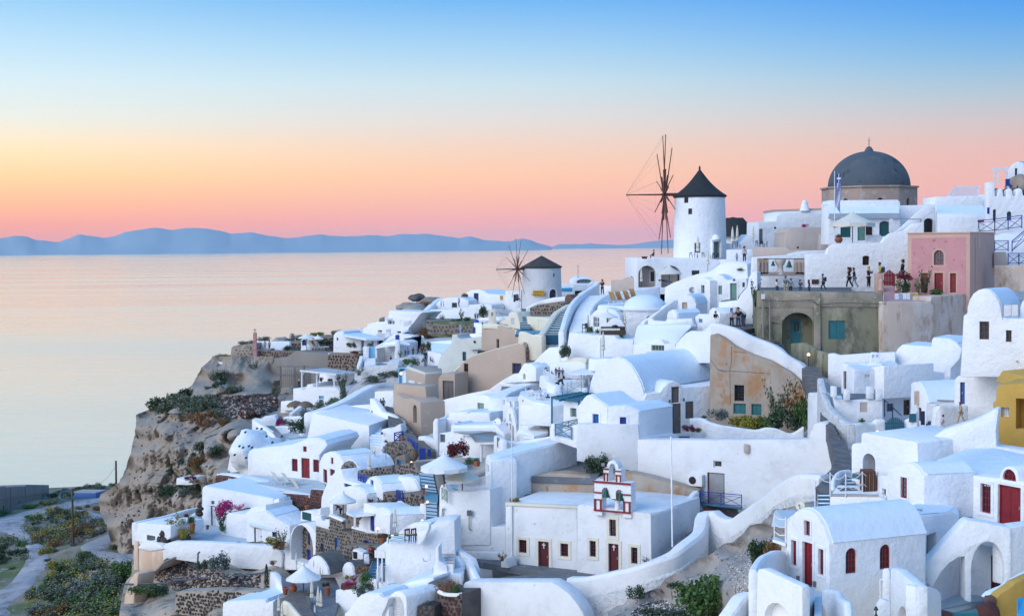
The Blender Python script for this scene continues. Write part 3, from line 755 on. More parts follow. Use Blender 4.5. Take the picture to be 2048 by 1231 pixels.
for Y in np.arange(712,1180,2.2):
 xl=lerp_tab(SIL,Y)+2.2*noise.noise(Vc((Y*.11,0,1)))+1.6*noise.noise(Vc((Y*.4,0,5)));xr=lerp_tab(SIR,Y);row=[]
 e=P(xl,Y,idw(CLD,xl,Y))
 for bk in(45,22,9,3):row.append(Vc((e.x+bk*(.20 if bk<40 else .5),e.y+bk,e.z-bk*.05)))
 for t in np.linspace(0,1,NC):
  t=float(t)**1.15;X=xl+(xr-xl)*t;d=idw(CLD,X,Y)
  q=P(X,Y,d);rise=min(1,t*6)
  w_=Vc((q.x*.12,q.z*.10,q.y*.12));nz=2.6*(noise.ridged_multi_fractal(w_,.9,2.2,6,1.0,2.0)-1.0)+1.6*noise.noise(Vc((q.x*.5,q.z*.18,3)))+.9*noise.noise(Vc((q.x*1.1,q.z*.7,9)))+.45*noise.noise(Vc((q.x*2.6,q.z*2.6,2)))
  st_=(q.z+1.5*noise.noise(Vc((q.x*.08,0,0))))/3.2;nz+=.8*abs((st_%1)-.5)*2
  q=q+Vc((0,1,-.05))*nz*(1 if Y>828 else .4)*rise
  row.append(q)
 rws.append(row)
v,f=grid_mesh(rws);CLBVH=BVHTree.FromPolygons([tuple(q)for q in v],f);mb=MB();mb.add(v,f);so1(mb,'cliff','tuff','','',smooth=60,kind=stru)
RSD=[(240,1100,145),(300,1100,143),(400,1110,134),(500,1120,131),(600,1130,131),(240,1150,142),(290,1140,136.5),(330,1140,133),(250,1190,134),(350,1175,130),(450,1160,126),(550,1160,124),(250,1231,124),(350,1231,118),(450,1231,115),(560,1231,112),(250,1330,112),(560,1330,104)]
rws=[]
for Y in np.arange(1085,1345,2.0):
 xl=lerp_tab(Q3('542 134 575 131 582 125 595 122 616 119 672 112'),Y)+2*noise.noise(Vc((Y*.13,2,1)));row=[]
 e=P(xl,Y,idw(RSD,xl,Y))
 for bk in(30,12,4):row.append(Vc((e.x+bk*.15,e.y+bk,e.z-bk*.1)))
 for t in np.linspace(0,1,80):
  X=xl+(640-xl)*float(t);q=P(X,Y,idw(RSD,X,Y))
  nz=1.1*(noise.ridged_multi_fractal(Vc((q.x*.3,q.z*.45,0)),.9,2.2,5,1.0,2.0)-1)+.5*noise.noise(Vc((q.x*.9,q.z*1.1,3)))+.25*noise.noise(Vc((q.x*2.5,q.z*2.5,3)))
  row.append(q+Vc((0,1,0))*nz*min(1,float(t)*8))
 rws.append(row)
v,f=grid_mesh(rws);RSBVH=BVHTree.FromPolygons([tuple(q)for q in v],f);mb=MB();mb.add(v,f);so1(mb,'rocky_slope','tuff2','','',smooth=60,kind=stru)
TWN=[(430,715,245),(600,700,246),(700,680,248),(850,605,275),(900,640,262),(1050,610,250),(1200,600,180),(1350,560,195),(1500,560,178),(1700,560,172),(1900,560,165),(2100,560,160),(450,760,250),(600,760,238),(760,700,238),(900,700,210),(1050,700,190),(1200,700,166),(1350,700,152),(1500,700,150),(1700,700,150),(1900,700,136),(2100,700,120),(600,800,220),(760,800,195),(900,800,173),(1050,800,156),(1200,800,141),(1350,800,140),(1500,800,135),(1700,800,124),(1900,800,116),(2100,800,112),(450,900,195),(600,900,170),(760,900,155),(900,900,145),(1050,900,131),(1200,900,125),(1350,900,128),(1500,900,125),(1700,900,112),(1900,900,100),(450,1000,165),(600,1000,146),(760,1000,133),(900,1000,124),(1050,1000,121),(1200,1000,119),(1350,1000,118),(1500,1000,112),(1700,1000,90),(1900,1000,84),(450,1100,142),(600,1100,128),(760,1100,121),(900,1100,114),(1050,1100,116),(1200,1100,113),(1350,1100,106),(1500,1100,96),(1700,1100,78),(1900,1100,76),(600,1231,112),(760,1231,106),(900,1231,101),(1050,1231,104),(1200,1231,100),(1350,1231,96),(1500,1231,86),(1700,1231,70),(1900,1231,68),(700,1350,98),(1100,1350,92),(1400,1350,84),(1900,1350,60)]
SKL=Q3('220 358 250 350 320 345 350 344 380 330 395 318 420 309 450 308 480 308 525 310 600 300 650 285 750 275 850 265 1150 265')
rws=[]
for j in range(74):
 row=[]
 for X in np.arange(470,2330,18):
  X=float(X);ys=lerp_tab(SKL,X);t=max(0,j-4)/69;Y=ys+(1400-ys)*t
  xl=lerp_tab(Q3('350 225 400 280 450 260 500 235 550 150 570 250 650 280'),Y);Xe=max(X,xl)
  q=P(Xe,Y,idw(TWN,Xe,Y)+2.0)
  if j<4:bk=(4-j)**1.6*6;q=q+Vc((0,bk,-bk*.7))
  row.append(q)
 rws.append(row)
v,f=grid_mesh(rws);TWBVH=BVHTree.FromPolygons([tuple(q)for q in v],f);mb=MB();mb.add(v,f);so1(mb,'town_ground','townbase','','',smooth=60,kind=stru)
def windmill(lbe,c,rt,rb,h,roof,wallm,roofm,a,hubd,tipd,R,th0,nme='windmill',zh=0,spr=.09,conc=True):
 th=thg(nme,lbe,'windmill',Vc((c.x,c.y,c.z-h)))
 n=40;mb=MB();mb.lathe(c-Z*h,[(rb+(rt-rb)*(i/10),h*i/10)for i in range(11)],n)
 tw=Solid(th,'tower',wallm,[]);tw.v=mb.v;tw.f=mb.f;tw.bev=.001;tw.sm=40;tw.seg=1;SOLIDS.append(tw)
 mb=MB();rr_=rt*1.06
 pf=[(rr_*.98,-.25),(rr_*1.02,0)]+[(rr_*(1-t)**(1.0 if not conc else 1.0)*(1-(.10*mt_.sin(mt_.pi*t)if conc else 0))+.02,roof*(t if not conc else(t*.86+.14*t**4)))for t in[i/9 for i in range(1,10)]]
 mb.lathe(c,pf,28,wob=.006);cap=prt(mb,'cap',roofm,th,50)
 if conc:mb=MB();mb.lathe(c+Z*roof*.97,[(.10,0),(.16,.15),(.04,.5)],8);prt(mb,'finial',roofm,cap)
 ax=c+Z*zh;hub=ax+a*hubd;tip=ax+a*tipd
 mb=MB();mb.tube(ax+a*rt*.8,hub+a*.5,.22,.2,8);mb.tube(hub+a*.4,tip,.12,.07,6);prt(mb,'axle','rust',th)
 b=a.cross(Z).normalized();ends=[]
 for i in range(12):
  t=mt_.radians(th0+30*i);dr=Z*mt_.cos(t)+b*mt_.sin(t);rr2=R*(1+.02*mt_.sin(i*5));e=hub+dr*rr2+a*(.25*(i%2));ends.append(e)
  mb=MB();mb.tube(hub+a*(.25*(i%2)),e,spr,spr*.6,6);mb.tube(hub+a*.1+dr*.2,hub+a*.1+dr*R*.42,spr*1.1,spr,5);prt(mb,'spar','rust',th)
  mb=MB();mb.tube(e,tip,.009,k=3);prt(mb,'stay_wire','rope',th)
 mb=MB()
 for i in range(12):mb.tube(ends[i],ends[(i+1)%12],.007,k=3)
 prt(mb,'rim_rope','rope',th)
 return th,tw
def cyl_plane(c,r,X,Y):
 d=ray(X,Y);a=d.x**2+d.y**2;bq=-2*(d.x*c.x+d.y*c.y);cc=c.x**2+c.y**2-r*r
 t=(-bq-mt_.sqrt(max(0,bq*bq-4*a*cc)))/(2*a);p=d*t;n=Vc((p.x-c.x,p.y-c.y,0)).normalized();return(p,n)
zn(1200,250,3.518)
c=P(702,498,190);a=Vc((-.999,-.045,0)).normalized()
W1,T1=windmill('tall white windmill with a dark thatched cone and bare sails above white terrace',c,mx_(175,190),mx_(187,190),mx_(445,190),mx_(190,190),wht,'thatch',a,mx_(240,190)/.99,mx_(515,190)/.99,mx_(434,190),15,zh=.2)
rm_=mx_(180,190)-.05
for(x0,y0,x1,y1)in((590,508,620,548),(620,587,648,628)):
 T1.pl=[cyl_plane(c,rm_,(x0+x1)/2,y0)];opn(T1,0,x0,y0,x1,y1,wi,brw,gls,1,1,.3,sur=None)
T1.pl=[cyl_plane(c,rm_+.05,686,860)];opn(T1,0,665,828,706,898,shu,gry,cls_=2,dpt=.2)
T1.pl=[cyl_plane(c,rm_+.1,814,860)]
q=opn(T1,0,790,822,838,935,dor,sag,sag,1,3,.5)
mb=MB();o,u,n,w,h=q
for s_ in(-1,1):mb.obox(o,u,n,s_*(w/2+.12)-.12,s_*(w/2+.12)+.12,-.6,.35,0,h+.1)
mb.obox(o,u,n,-w/2-.3,w/2+.3,-.6,.4,h+.1,h+.3)
mb.lathe(o+Z*(h+.3)+n*.1,[(w/2+.05,0),(w/2-.05,.3),(w/3,.55),(.05,.7)],14);prt(mb,'porch',wht,W1,40,.02)
c=P(935,760,225);th=thg('windmill','squat round mill with a dark domed cap, half hidden behind tall windmill','windmill',c-Z*6)
mb=MB();mb.lathe(c-Z*6,[(mx_(100,225),0),(mx_(96,225),6)],28);prt(mb,'tower',wht,th,40)
r=mx_(142,225)
mb=MB();mb.lathe(c-Z*.3,[(r,-.2),(r*.98,.2),(r*.84,1.1),(r*.68,2.0),(r*.5,2.7),(r*.25,mx_(118,225)),(.1,mx_(126,225))],28,wob=.01);prt(mb,'cap','thatch',th,60)
s=fh('white arched house carrying tall windmill on its terrace',180,180,Q3('128 595 128 468 288 468 395 470 415 476 426 492 426 595'),18)
O(270,988,395,1142,ho,pane=bei,arch=1,dpt=2.6);O(430,988,572,1142,ho,pane=bei,arch=1,dpt=2.6)
O(645,1022,700,1055,wi,brw,gls,2,1,.3)
s2=fac('','',bei,182.3,182.3,Q3('138 575 138 500 285 500 285 575'),.2,th=s.th,wname='inner_wall',bvl=.01)
opn(s2,0,355,1030,388,1100,wi,brw,gls,1,2,.15,sur=wpt);opn(s2,0,545,1040,569,1100,wi,brw,gls,1,2,.15)
fac('low beige terrace wall left of arched house',wal,bei,186,183.1,Q3('38 590 38 545 82 544 92 535 108 534 125 545 125 590'),.5)
fh('white sloping house wall by windmill cafe terrace',172,168.6,Q3('350 620 360 530 380 518 425 492 440 481 480 480 514 486 518 620'),8)
fwh('white pierced parapet wall before windmill cafe',176,176,Q3('446 480 446 438 520 437 536 438 540 452 540 485'),.4)
fac('long beige parapet wall right of windmill cafe',wal,bei,170,166,Q3('536 472 536 431 655 428 668 440 725 440 795 440 800 460 665 470'),.6)
fwh('white sloped parapet wall leading down to bells',166,166,Q3('635 472 665 452 700 445 798 439 799 472'),.5)
s=fac('beige barrel roofed house behind long parapet wall',hou,bei,178,178,Q3('651 450 652 420 656 380 665 364 680 361 795 360 801 380 802 450'),8,roof=(2,6),rfm=bei)
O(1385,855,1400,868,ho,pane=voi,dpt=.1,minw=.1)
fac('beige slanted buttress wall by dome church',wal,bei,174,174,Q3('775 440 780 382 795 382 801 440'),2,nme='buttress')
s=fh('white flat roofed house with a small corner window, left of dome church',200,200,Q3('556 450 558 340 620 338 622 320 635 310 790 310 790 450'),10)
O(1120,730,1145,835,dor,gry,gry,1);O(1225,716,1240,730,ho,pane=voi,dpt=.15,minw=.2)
fh('low white house with brown eaves line farthest left of dome church',212,212,Q3('608 350 608 306 705 303 788 300 788 350'),8,rfm='tan',roof=(1,3),rt=.35)
c_=P(1440,604,212);mb=MB();mb.lathe(c_,[(mx_(35,212),0),(mx_(28,212),.6),(mx_(20,212),1.2),(mx_(22,212),1.25),(mx_(10,212),1.6)],10);so1(mb,'chimney',wht,'white rounded chimney on low roof left of dome church','chimney',40)
fh('small white sloping wall house behind closed cafe parasols',190,190,Q3('445 450 445 415 492 418 522 384 558 383 558 450'),6)
zn(1600,250,3.518)
c=P(485,447,190);r=mx_(330,190);th=thg('dome_church','old church with a large blue grey dome on a crumbling drum','church',c-Z*7)
mb=MB();k8=8;ring=[]
rot=mt_.radians(22.5)
top=[c+Vc((r*mt_.cos(rot+i*mt_.pi/4),r*mt_.sin(rot+i*mt_.pi/4),0))for i in range(8)]
s=solid(th,'drum','drum',top,down=7,bvl=.03,seg=1)
for i,(p_,n_)in enu(s.pl):
 if n_.y<-.3:
  m_=(top[i]+top[(i+1)%8])/2;u_=Vc((-n_.y,n_.x,0))
  for off in(0,):
   mb=MB();mb.prism([m_+u_*(x+off)+Z*(z-3.0)+n_*-.35 for x,z in arch_poly(.75,1.6,1)],n_*.8);s.cuts.append((mb.v,mb.f))
   mb=MB();mb.prism([m_+u_*(x+off)+Z*(z-3.0)+n_*-.34 for x,z in arch_poly(.72,1.57,1)],n_*.03);prt(mb,'window',voi,th)
mb=MB();mb.prism([p+(p-c).normalized()*.22-Z*.02 for p in top],(0,0,.22));prt(mb,'cornice','drum',th,0,.03)
R_=mx_(283,190);H_=mx_(252,190)
mb=MB();mb.lathe(c+Z*.18,[(R_*1.01,0)]+[(R_*mt_.cos(t)**.98 if mt_.cos(t)>.02 else .08,H_*mt_.sin(t))for t in[mt_.pi/2*i/18 for i in range(0,18)]]+[(.3,H_*1.0)],56);dm=prt(mb,'dome','dome',th,60)
mb=MB();z0=c+Z*(H_+.1);mb.lathe(z0,[(.62,0),(.55,.25),(.36,.5),(.30,.62),(.1,.72)],14);prt(mb,'lantern','dome',dm,40)
mb=MB();mb.tube(z0+Z*.6,z0+Z*1.95,.06,.04);mb.lathe(z0+Z*.95,[(.02,0),(.11,.12),(.02,.24)],8);mb.box(z0+Z*1.5,(.2,.04,.04));prt(mb,'cross',met,dm)
def bx(X0,Y0,X1,d,dpt,Yb):return fac
s=fh('white house with a rounded blue white roof under dome church',165,165,Q3('99 420 102 310 102 280 108 266 345 264 353 272 353 311 353 420'),4.0,roof=(2,5))
mb=MB();A_=W4('102 311 163.9 350 309 163.9 352 270 165.6 102 270 165.6')
mb.prism(A_,Vc((0,.6,-.6)));prt(mb,'eaves_roof',rfw,s.th,0,.05)
for x0,y0,x1,y1,kd in((285,690,357,790,shu),(558,675,632,782,shu)):O(x0,y0,x1,y1,kd,'dteal',arch=.6,sur=wht)
O(405,685,460,812,dor,'green','green',1);O(462,685,515,812,ho,pane=voi,dpt=.5)
s=fh('plain white wall house with an outside stair, right of striped flag',168,168,Q3('350 385 350 283 431 281 474 278 474 385'),4)
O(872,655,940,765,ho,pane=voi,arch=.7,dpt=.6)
fwh('white slanting stair parapet by shaded terrace',164,164,Q3('331 378 345 368 435 288 472 281 472 302 435 328 368 378'),.4)
s=fwh('large rough white retaining wall under parasol terrace, with one dark opening',150,150,Q3('22 589 22 455 95 452 98 435 120 418 288 414 300 395 320 381 370 371 400 346 435 342 436 385 436 589'),1.0)
O(440,918,490,985,ho,pane=voi,arch=.5,dpt=.4)
q=PP(106,1101,s.pl[0]);mb=MB();mb.box(q-Vc((0,.04,0)),(mx_(24,150),.05,mx_(16,150)));so1(mb,'plaque',brw,'small brown plaque on white wall left of walkers','sign')
th=thg('pergola','thin pergola beam on a white post by slanting stair','pergola',P(640,756,160))
mb=MB();beam(mb,P(565,662,161),P(855,662,161),.12,.1);beam(mb,P(850,660,161),P(850,685,161),.1,.1);prt(mb,'beam',met,th)
mb=MB();mb.box(P(641,708,161),(.2,.2,mx_(48,161)));prt(mb,pos,wpt,th)
mb=MB();q=P(520,808,157);mb.box(q,(mx_(52,157),.3,mx_(12,157)));mb.box(q+Vc((0,.3,.25)),(mx_(52,157),.05,.3));so1(mb,'bench',wpt,'white bench on terrace under cream parasol','bench',bevel=.02)
th=thg('white_house','white house with a rounded front roof and a lattice panel on top',hou,P(1120,760,166))
s=house('','',wht,W4('486 321 163 661 320 163 648 284 167 474 283 167'),5,th=th,rim=0)
fac('','',wht,168,168,Q3('473 385 474 256 480 252 638 250 644 280 650 385'),5,th=th,wname='upper_wall')
fac('','',wht,170,170,Q3('636 385 637 245 660 244 661 385'),4,th=th,wname='side_wall')
th2=thg('roof_lattice','slanted white lattice panel on roof right of dome','lattice',P(1150,500,172));quad=W4('520 251 171 626 249 171 632 215 173.5 545 216 173.5')
mb=MB()
for a_,b_ in((0,1),(1,2),(2,3),(3,0)):mb.tube(quad[a_],quad[b_],.07,k=4)
prt(mb,'frame',wpt,th2);mb=MB()
for i in range(1,22):
 t=i/22;mb.tube(quad[0].lerp(quad[1],t),quad[3].lerp(quad[2],t),.028,k=3)
 if i<12:t=i/12;mb.tube(quad[0].lerp(quad[3],t),quad[1].lerp(quad[2],t),.028,k=3)
q_=prt(mb,'lattice',wpt,th2);q_['kind']='stuff'
mb=MB();q=P(1272,676,160);mb.box(q,(mx_(22,160),.03,mx_(8,160)));so1(mb,'sign',rcl,'small dark red sign above blue railing','sign')
s=fh('white battlemented house at right edge with arched dark windows',158,158,Q3('660 385 661 201 684 200 686 250 696 251 698 229 705 223 713 229 716 252 728 252 729 230 739 223 747 230 750 250 761 250 763 228 772 222 782 228 785 248 850 245 850 385'),1.2)
O(1357,592,1380,674,wi,'dteal',gls,1,3,arch=1);O(1455,607,1488,672,wi,'dteal',gls,2,3,arch=1);O(1322,580,1335,625,shu,blu,cls_=1)
s=fh('little white vaulted house with a blue roof at top right corner',168,168,Q3('723 235 725 190 732 160 745 138 765 128 782 132 800 150 810 180 810 235'),Vc((5,5,0)),roof=(1,6),rfm=lbl)
O(1512,305,1530,365,wi,brw,gls,1,2)
th=thg('pergola','pale wooden pergola on roof at top right','pergola',P(1410,410,164));mb=MB()
for x,d_ in((1370,163),(1455,163),(1395,167)):
 pm=MB();beam(pm,P(x,312,d_),XD(x,P(x,420,d_).z,d_),.14,.14);prt(pm,pos,wpt,th)
for i in range(6):
 t=i/5;pm=MB();beam(pm,P(1335+20*t,316-10*t,162+6*t),P(1470,306-10*t,162+6*t),.1,.12);prt(pm,'beam',wpt,th)
for x in(1372,1458):mb.add([],[]);beam(mb,P(x,345,163),P(x-22 if x>1400 else x+22,316,163),.08,.08)
prt(mb,'brace',wpt,th)
def rkm(c,sx_,sy_,sz_,seed,n=3):
 bm=bmesh.new();bmesh.ops.create_icosphere(bm,subdivisions=n,radius=1)
 mb=MB();vs=[]
 for v_ in bm.verts:
  p=v_.co.copy();k_=1+.28*noise.noise(p*1.3+Vc((seed,0,0)))+.12*noise.noise(p*3.5+Vc((seed,5,0)))
  vs.append(c+Vc((p.x*sx_*k_,p.y*sy_*k_,p.z*sz_*k_)))
 mb.add(vs,[tuple(q.index for q in f_.verts)for f_ in bm.faces]);bm.free();return mb
so1(rkm(P(1548,420,161),mx_(72,161),2,mx_(75,161),3),'rock','tuff','dark rugged rock behind battlements at right edge','rock',60)
for i,x in enu((1385,1445,1510,1560)):so1(rkm(P(x,480,159.8),mx_(28,160),.8,mx_(34,160),i+9),'rock',sto,('leftmost','second','third','rightmost')[i]+' of dark stones between white battlements','rock',60,grp='dark stones between the battlements')
mb=MB();q=P(1468,425,161);mb.box(q,(mx_(16,161),.3,.06));mb.box(q+Vc((0,.3,.35)),(mx_(16,161),.05,.4));[mb.box(q+Vc((a_*.3,b_*.25,-.3)),(.04,.04,.3))for a_ in(-1,1)for b_ in(-1,1)];so1(mb,'chair',blu,'blue chair on roof terrace at top right','chair')
fac('pale blue lit stair wall behind blue railings',wal,rfw,152,150,Q3('683 500 683 388 720 380 780 369 850 345 850 500'),1.2)
fac('beige corner wall just right of pink house',wal,bei,146,146,Q3('683 500 683 448 726 446 731 492 731 500'),1.5)
fac('mottled grey beige wall at right edge by pink house',wal,stn,142,140,Q3('683 585 683 494 730 493 850 492 850 585'),1.0)
rail('long blue crossed railing climbing at right edge',[XD(1257,P(1257,755,152).z,152),P(1370,748,152),P(1560,722,150)],blu,h=1.3,panel=1.5,r=.045)
rail('short level blue railing left of lower blue stair',W4('685 442 148 732 442 148'),blu,h=1.05,panel=1.2,r=.045)
rail('sloping blue stair railing at right edge',W4('746 445 148 800 400 148'),blu,h=1.1,panel=1.3,r=.045)
rail('lowest blue railing at right edge above grey wall',W4('732 490 142.5 770 490 142.5 820 490 142'),blu,h=1.1,panel=1.3,r=.045)
zn(1600,250,3.518)
th=thg('pink_house','square pink house with red arched window and red doors',hou,P(1000,1190,140))
a0=P(757,765,141);a1=XD(1197,a0.z,138);a2=XD(1370,a0.z,147);
s=solid(th,wal,ptr,[a0,a1,a2,a0+(a2-a1)],down=7.5,bvl=.04)
pl=s.pl[0];(p_,n_)=pl
mb=MB();mb.prism([PP(x,y,pl)+n_*.0 for x,y in((784,1210),(784,797),(1166,786),(1166,1210))],n_*.03);pk=Solid(th,'pink_panel','pink',[(p_+n_*.03,n_)]);pk.v=mb.v;pk.f=mb.f;pk.bev=.005;pk.seg=1;SOLIDS.append(pk)
def on(X0,Y0,X1,Y1,**k):
 q=opn(s,0,X0,Y0,X1,Y1,**k);pk.cuts.append(s.cuts[-1]);return q
on(943,880,1011,984,kind=wi,frame=rd_,pane=ggl,arch=1,cls_=3,rws=3,sur=ptr,surw=.2)
on(852,1040,900,1178,kind=dor,frame=rd_,pane=rd_,cls_=2,rws=3,sur=ptr,surw=.14)
on(946,1040,1006,1182,kind=dor,frame=rd_,pane=rd_,cls_=2,rws=3,sur=ptr,surw=.2)
on(1056,1042,1098,1178,kind=shu,frame=rd_,cls_=2,sur=ptr,surw=.16)
mb=MB();mb.prism([p+(p-(a0+a2)/2).normalized()*.1-Z*.02 for p in(a0,a1,a2,a0+(a2-a1))],(0,0,.14));prt(mb,'cornice',ptr,th,0,.02)
q=PP(1258,800,s.pl[1]);mb=MB();mb.obox(q,Vc((s.pl[1][1].y,-s.pl[1][1].x,0)),s.pl[1][1],-.3,.3,-.05,.06,-1.0,1.0);prt(mb,'vent_panel',stn,th,0,.02)
mb=MB();pa=PP(1232,790,s.pl[1]);pb=PP(1232,1150,s.pl[1]);mb.tube(pa+s.pl[1][1]*.06,pb+s.pl[1][1]*.06,.05);prt(mb,'drainpipe',stn,th)
th=thg('picket_gate','red wooden picket gate with a pointed top left of pink house','gate',P(628,1130,143))
g0=P(590,1130,143);g1=P(665,1130,143);u_=(g1-g0);hs=[.8,.88,.96,1.0,.96,.88,.8];H_=mx_(112,143)
for i in range(7):
 q=g0.lerp(g1,(i+.5)/7);mb=MB();w_=u_.length/18;mb.box(q+Z*H_*hs[i]/2,(w_,.04,H_*hs[i]/2));prt(mb,'picket',rd_,th)
mb=MB();mb.box((g0+g1)/2+Vc((0,.05,H_*.2)),(u_.length/2,.03,.07));mb.box((g0+g1)/2+Vc((0,.05,H_*.65)),(u_.length/2,.03,.07));prt(mb,'rail',rd_,th)
for x0,x1,t_,nm in((538,588,1043,'salmon gate pillar left of red picket gate'),(668,712,1043,'salmon gate pillar right of red picket gate')):
 s=fac(nm,'pillar',ptr,143,143,[(x0,1200),(x0,t_),(x1,t_),(x1,1200)],.9,nme='gate_pillar')
for i,(x0,x1,t_)in enu(((555,586,1085),(672,694,1090))):
 c_=P((x0+x1)/2,1160,140.6);r_=mx_((x1-x0)/2,140.6);mb=MB();mb.lathe(c_,[(r_*1.5,0),(r_*1.1,.4),(r_,.8),(r_,mx_(68,140.6)),(r_*.6,mx_(76,140.6)),(.03,mx_(80,140.6))],12);so1(mb,'gate_post',ptr,('round capped pink post left of pink steps','round capped pink post right of pink steps')[i],pos,50)
mat('pinkstep',(.45,.30,.33),(.40,.27,.30),.6,bump=.2)
stairs('pale pink steps rising to red picket gate',P(590,1228,138.6),P(668,1228,138.6),P(590,1133,142.5),P(668,1133,142.5),7,riser='pinkstep',nme='pink_steps')
th=thg('towel_rack','rack of white and striped towels below pink house','towels',P(745,1235,137.5))
mb=MB();a_=P(668,1186,137.5);b_=P(830,1180,137.5);mb.tube(a_,b_,.03);[mb.tube(e_,e_-Z*1.0,.03)for e_ in(a_,b_)];prt(mb,'frame',wpt,th)
for i,m_ in enu((wpt,pbl,wpt,wpt,tcl,'yellow')):
 mb=MB();t0,t1=(i+.05)/6,(i+.92)/6;mb.prism([a_.lerp(b_,t0)-Vc((0,.06,0)),a_.lerp(b_,t1)-Vc((0,.06,0)),a_.lerp(b_,t1)-Vc((0,.09,.62+.1*(i%2))),a_.lerp(b_,t0)-Vc((0,.09,.66))],Vc((0,.03,0)));prt(mb,'towel',m_,th,0,.01)
zn(1480,540,3.419)
s=fac('olive green weathered house with an arched porch and teal shutters',hou,'olive',135,134,Q3('61 240 62 73 489 80 492 300 280 300 172 290 100 250'),6,nme='olive_house')
th=s.th;n0=s.pl[0][1]
q=O(288,287,503,640,ho,pane='olive',arch=.85,dpt=1.7,pname='porch_wall')
for x0,x1,y0,y1,nm in((122,975,143,258,'parapet_band'),):
 f=fac('','','olivetop',134.9,133.9,[(x0,y0+112),(x0,y0),(500,146),(x1,y0+14),(x1+4,y1-4),(560,252),(500,262)],.9,th=th,wname=nm)
f=fac('','','olivetop',134.4,134.3,Q3('253 280 253 75 275 76 276 280'),.5,th=th,wname='pilaster',bvl=.04)
f=fac('','','olivetop',134.8,134.5,Q3('143 185 143 170 150 168')+arcpts(290,501,370,290,10)[1:-1]+Q3('252 186 252 131 190 129 105 129 105 175'),.3,th=th,wname='arch_surround',bvl=.02)
s2=fac('','','olive',136.3,136.1,Q3('145 300 145 150 250 150 250 300'),.2,th=th,wname='porch_back',bvl=.01)
opn(s2,0,345,333,415,500,dor,'turq','turq',1,2,.12);opn(s2,0,362,347,411,425,wi,'turq',gls,2,1,.08)
O(605,345,717,472,shu,'turq',dpt=.2);O(222,342,253,377,ho,pane='tan',dpt=.25);
mb=MB();f0=-n0*0
pipe=lambda pts_,r,mt,par,nm='pipe',d=134.5:[prt(MT(P(a[0],a[1],d),P(b[0],b[1],d),r),nm,mt,par)for a,b in zip(pts_,pts_[1:])]
pipe([(158,195),(158,460)],.09,con,th);pipe([(204,182),(204,480)],.07,con,th)
mb=MB();mb.box(P(158,180,134.3),(mx_(11,134),.12,mx_(17,134)));prt(mb,'meter_box',wpt,th,0,.02)
mb=MB();mb.path(W4('75 102 134.4 150 106 134.4 245 102 134.3 265 118 134.1 350 111 133.9 488 116 133.5'),.03,4);prt(mb,'cable',blk,th)
fac('low olive stepped wall below arched porch, with a lamp',wal,'olive',131.5,124.2,Q3('172 300 174 250 215 248 220 254 250 265 252 272 302 286 300 370 218 332'),.5)
lamp_p=P(469,577,127)
def lamp(p,lbe,r=.13,post=0):
 th=thg('wall_lamp',lbe,'lamp',p-Z*(.3+post));mb=MB();mb.tube(p-Z*(.3+post),p-Z*.05,.03);mb.lathe(p-Z*.16,[(.05,0),(.1,.05)],8);prt(mb,'bracket',blk,th)
 mb=MB();mb.lathe(p-Z*r,[(.02,0),(r*.8,r*.4),(r,r),(r*.8,r*1.6),(.02,r*2)],10);prt(mb,'bulb','lamp',th,60);return th
lamp(lamp_p,'glowing lamp on olive stepped wall above stone stairs',.16,.8)
fac('broad salmon wall with water stains right of olive house',wal,stn,133,134,Q3('492 300 490 108 650 106 662 120 665 300'),3)
fac('stained salmon wall turning towards tall white gable house',wal,stn,133.9,140,Q3('661 300 661 115 653 108 654 90 795 79 820 75 820 300'),2)
fac('salmon coping band along top of stained wall','coping',ptr,132.9,139,Q3('492 116 492 106 650 104 660 119 820 102 820 106 659 123 648 113'),.3,bvl=.02)
slab('pale yard before pink house','yard','pinkstep',pts(134,(985,212,133.5),(1310,None,134.5),(1500,None,139),(985,None,140)),.3,'yard_floor')
s=fh('tall white house with a horseshoe gable and two brown windows at right edge',95,92.1,Q3('752 365 756 310 764 155 776 149 778 128 786 102 798 82 815 70 835 65 854 69 871 84 884 105 892 132 895 162 950 166 1075 166 1075 365'),Vc((3.2,5.5,-.1)),roof=(4,13))
O(1637,350,1703,473,wi,brw,gls,2,3,.25);O(1818,410,1857,490,wi,brw,gls,2,1,.25)
th=s.th;mb=MB();q=PP(1895,620,s.pl[0]);mb.tube(q,q+s.pl[0][1]*.35,.05);prt(mb,'spout',met,th)
fh('white arched wall at right edge beyond towel balcony',94,93,Q3('958 170 958 128 965 108 980 95 1005 90 1100 90 1100 170'),5)
th=thg('towel_rack','two white towels drying on balcony rail of tall gable house','towels',P(1850,325,93.5));a_=P(1797,236,93.4);b_=P(1906,236,93.4)
mb=MB();mb.tube(a_,b_,.02);[mb.tube(e_,e_-Z*1.0,.02)for e_ in(a_,b_)];prt(mb,'frame',met,th)
for t0,t1 in((.08,.5),(.55,.95)):mb=MB();mb.prism([a_.lerp(b_,t0),a_.lerp(b_,t1),a_.lerp(b_,t1)-Z*.72,a_.lerp(b_,t0)-Z*.78],Vc((0,-.05,0)));prt(mb,'towel',wpt,th,0,.01)
fh('white rounded house block with stepped roof under stained wall',121,118,Q3('530 400 531 282 538 270 555 256 590 259 654 263 656 240 660 232 715 236 741 250 759 270 750 305 720 336 719 400'),4.5,roof=(2,9))
fwh('white courtyard back wall right of olive house',122,120,Q3('300 400 301 286 320 284 342 291 435 284 531 280 531 400'),.6)
s=fh('white cube house with a twin arched chimney and diamond vents',117,112,Q3('345 430 345 325 350 318 368 322 380 338 389 339 492 326 492 440 389 440'),5)
top=[P(778,676,112.6),XD(985,P(778,676,112.6).z,113),XD(1112,P(778,676,112.6).z,117),XD(880,P(778,676,112.6).z,118)]
th=s.th;s2=house('','',wht,pts(112.2,(778,678),(985,None,113.4),(990,None,118),(700,None,119)),6,th=th)
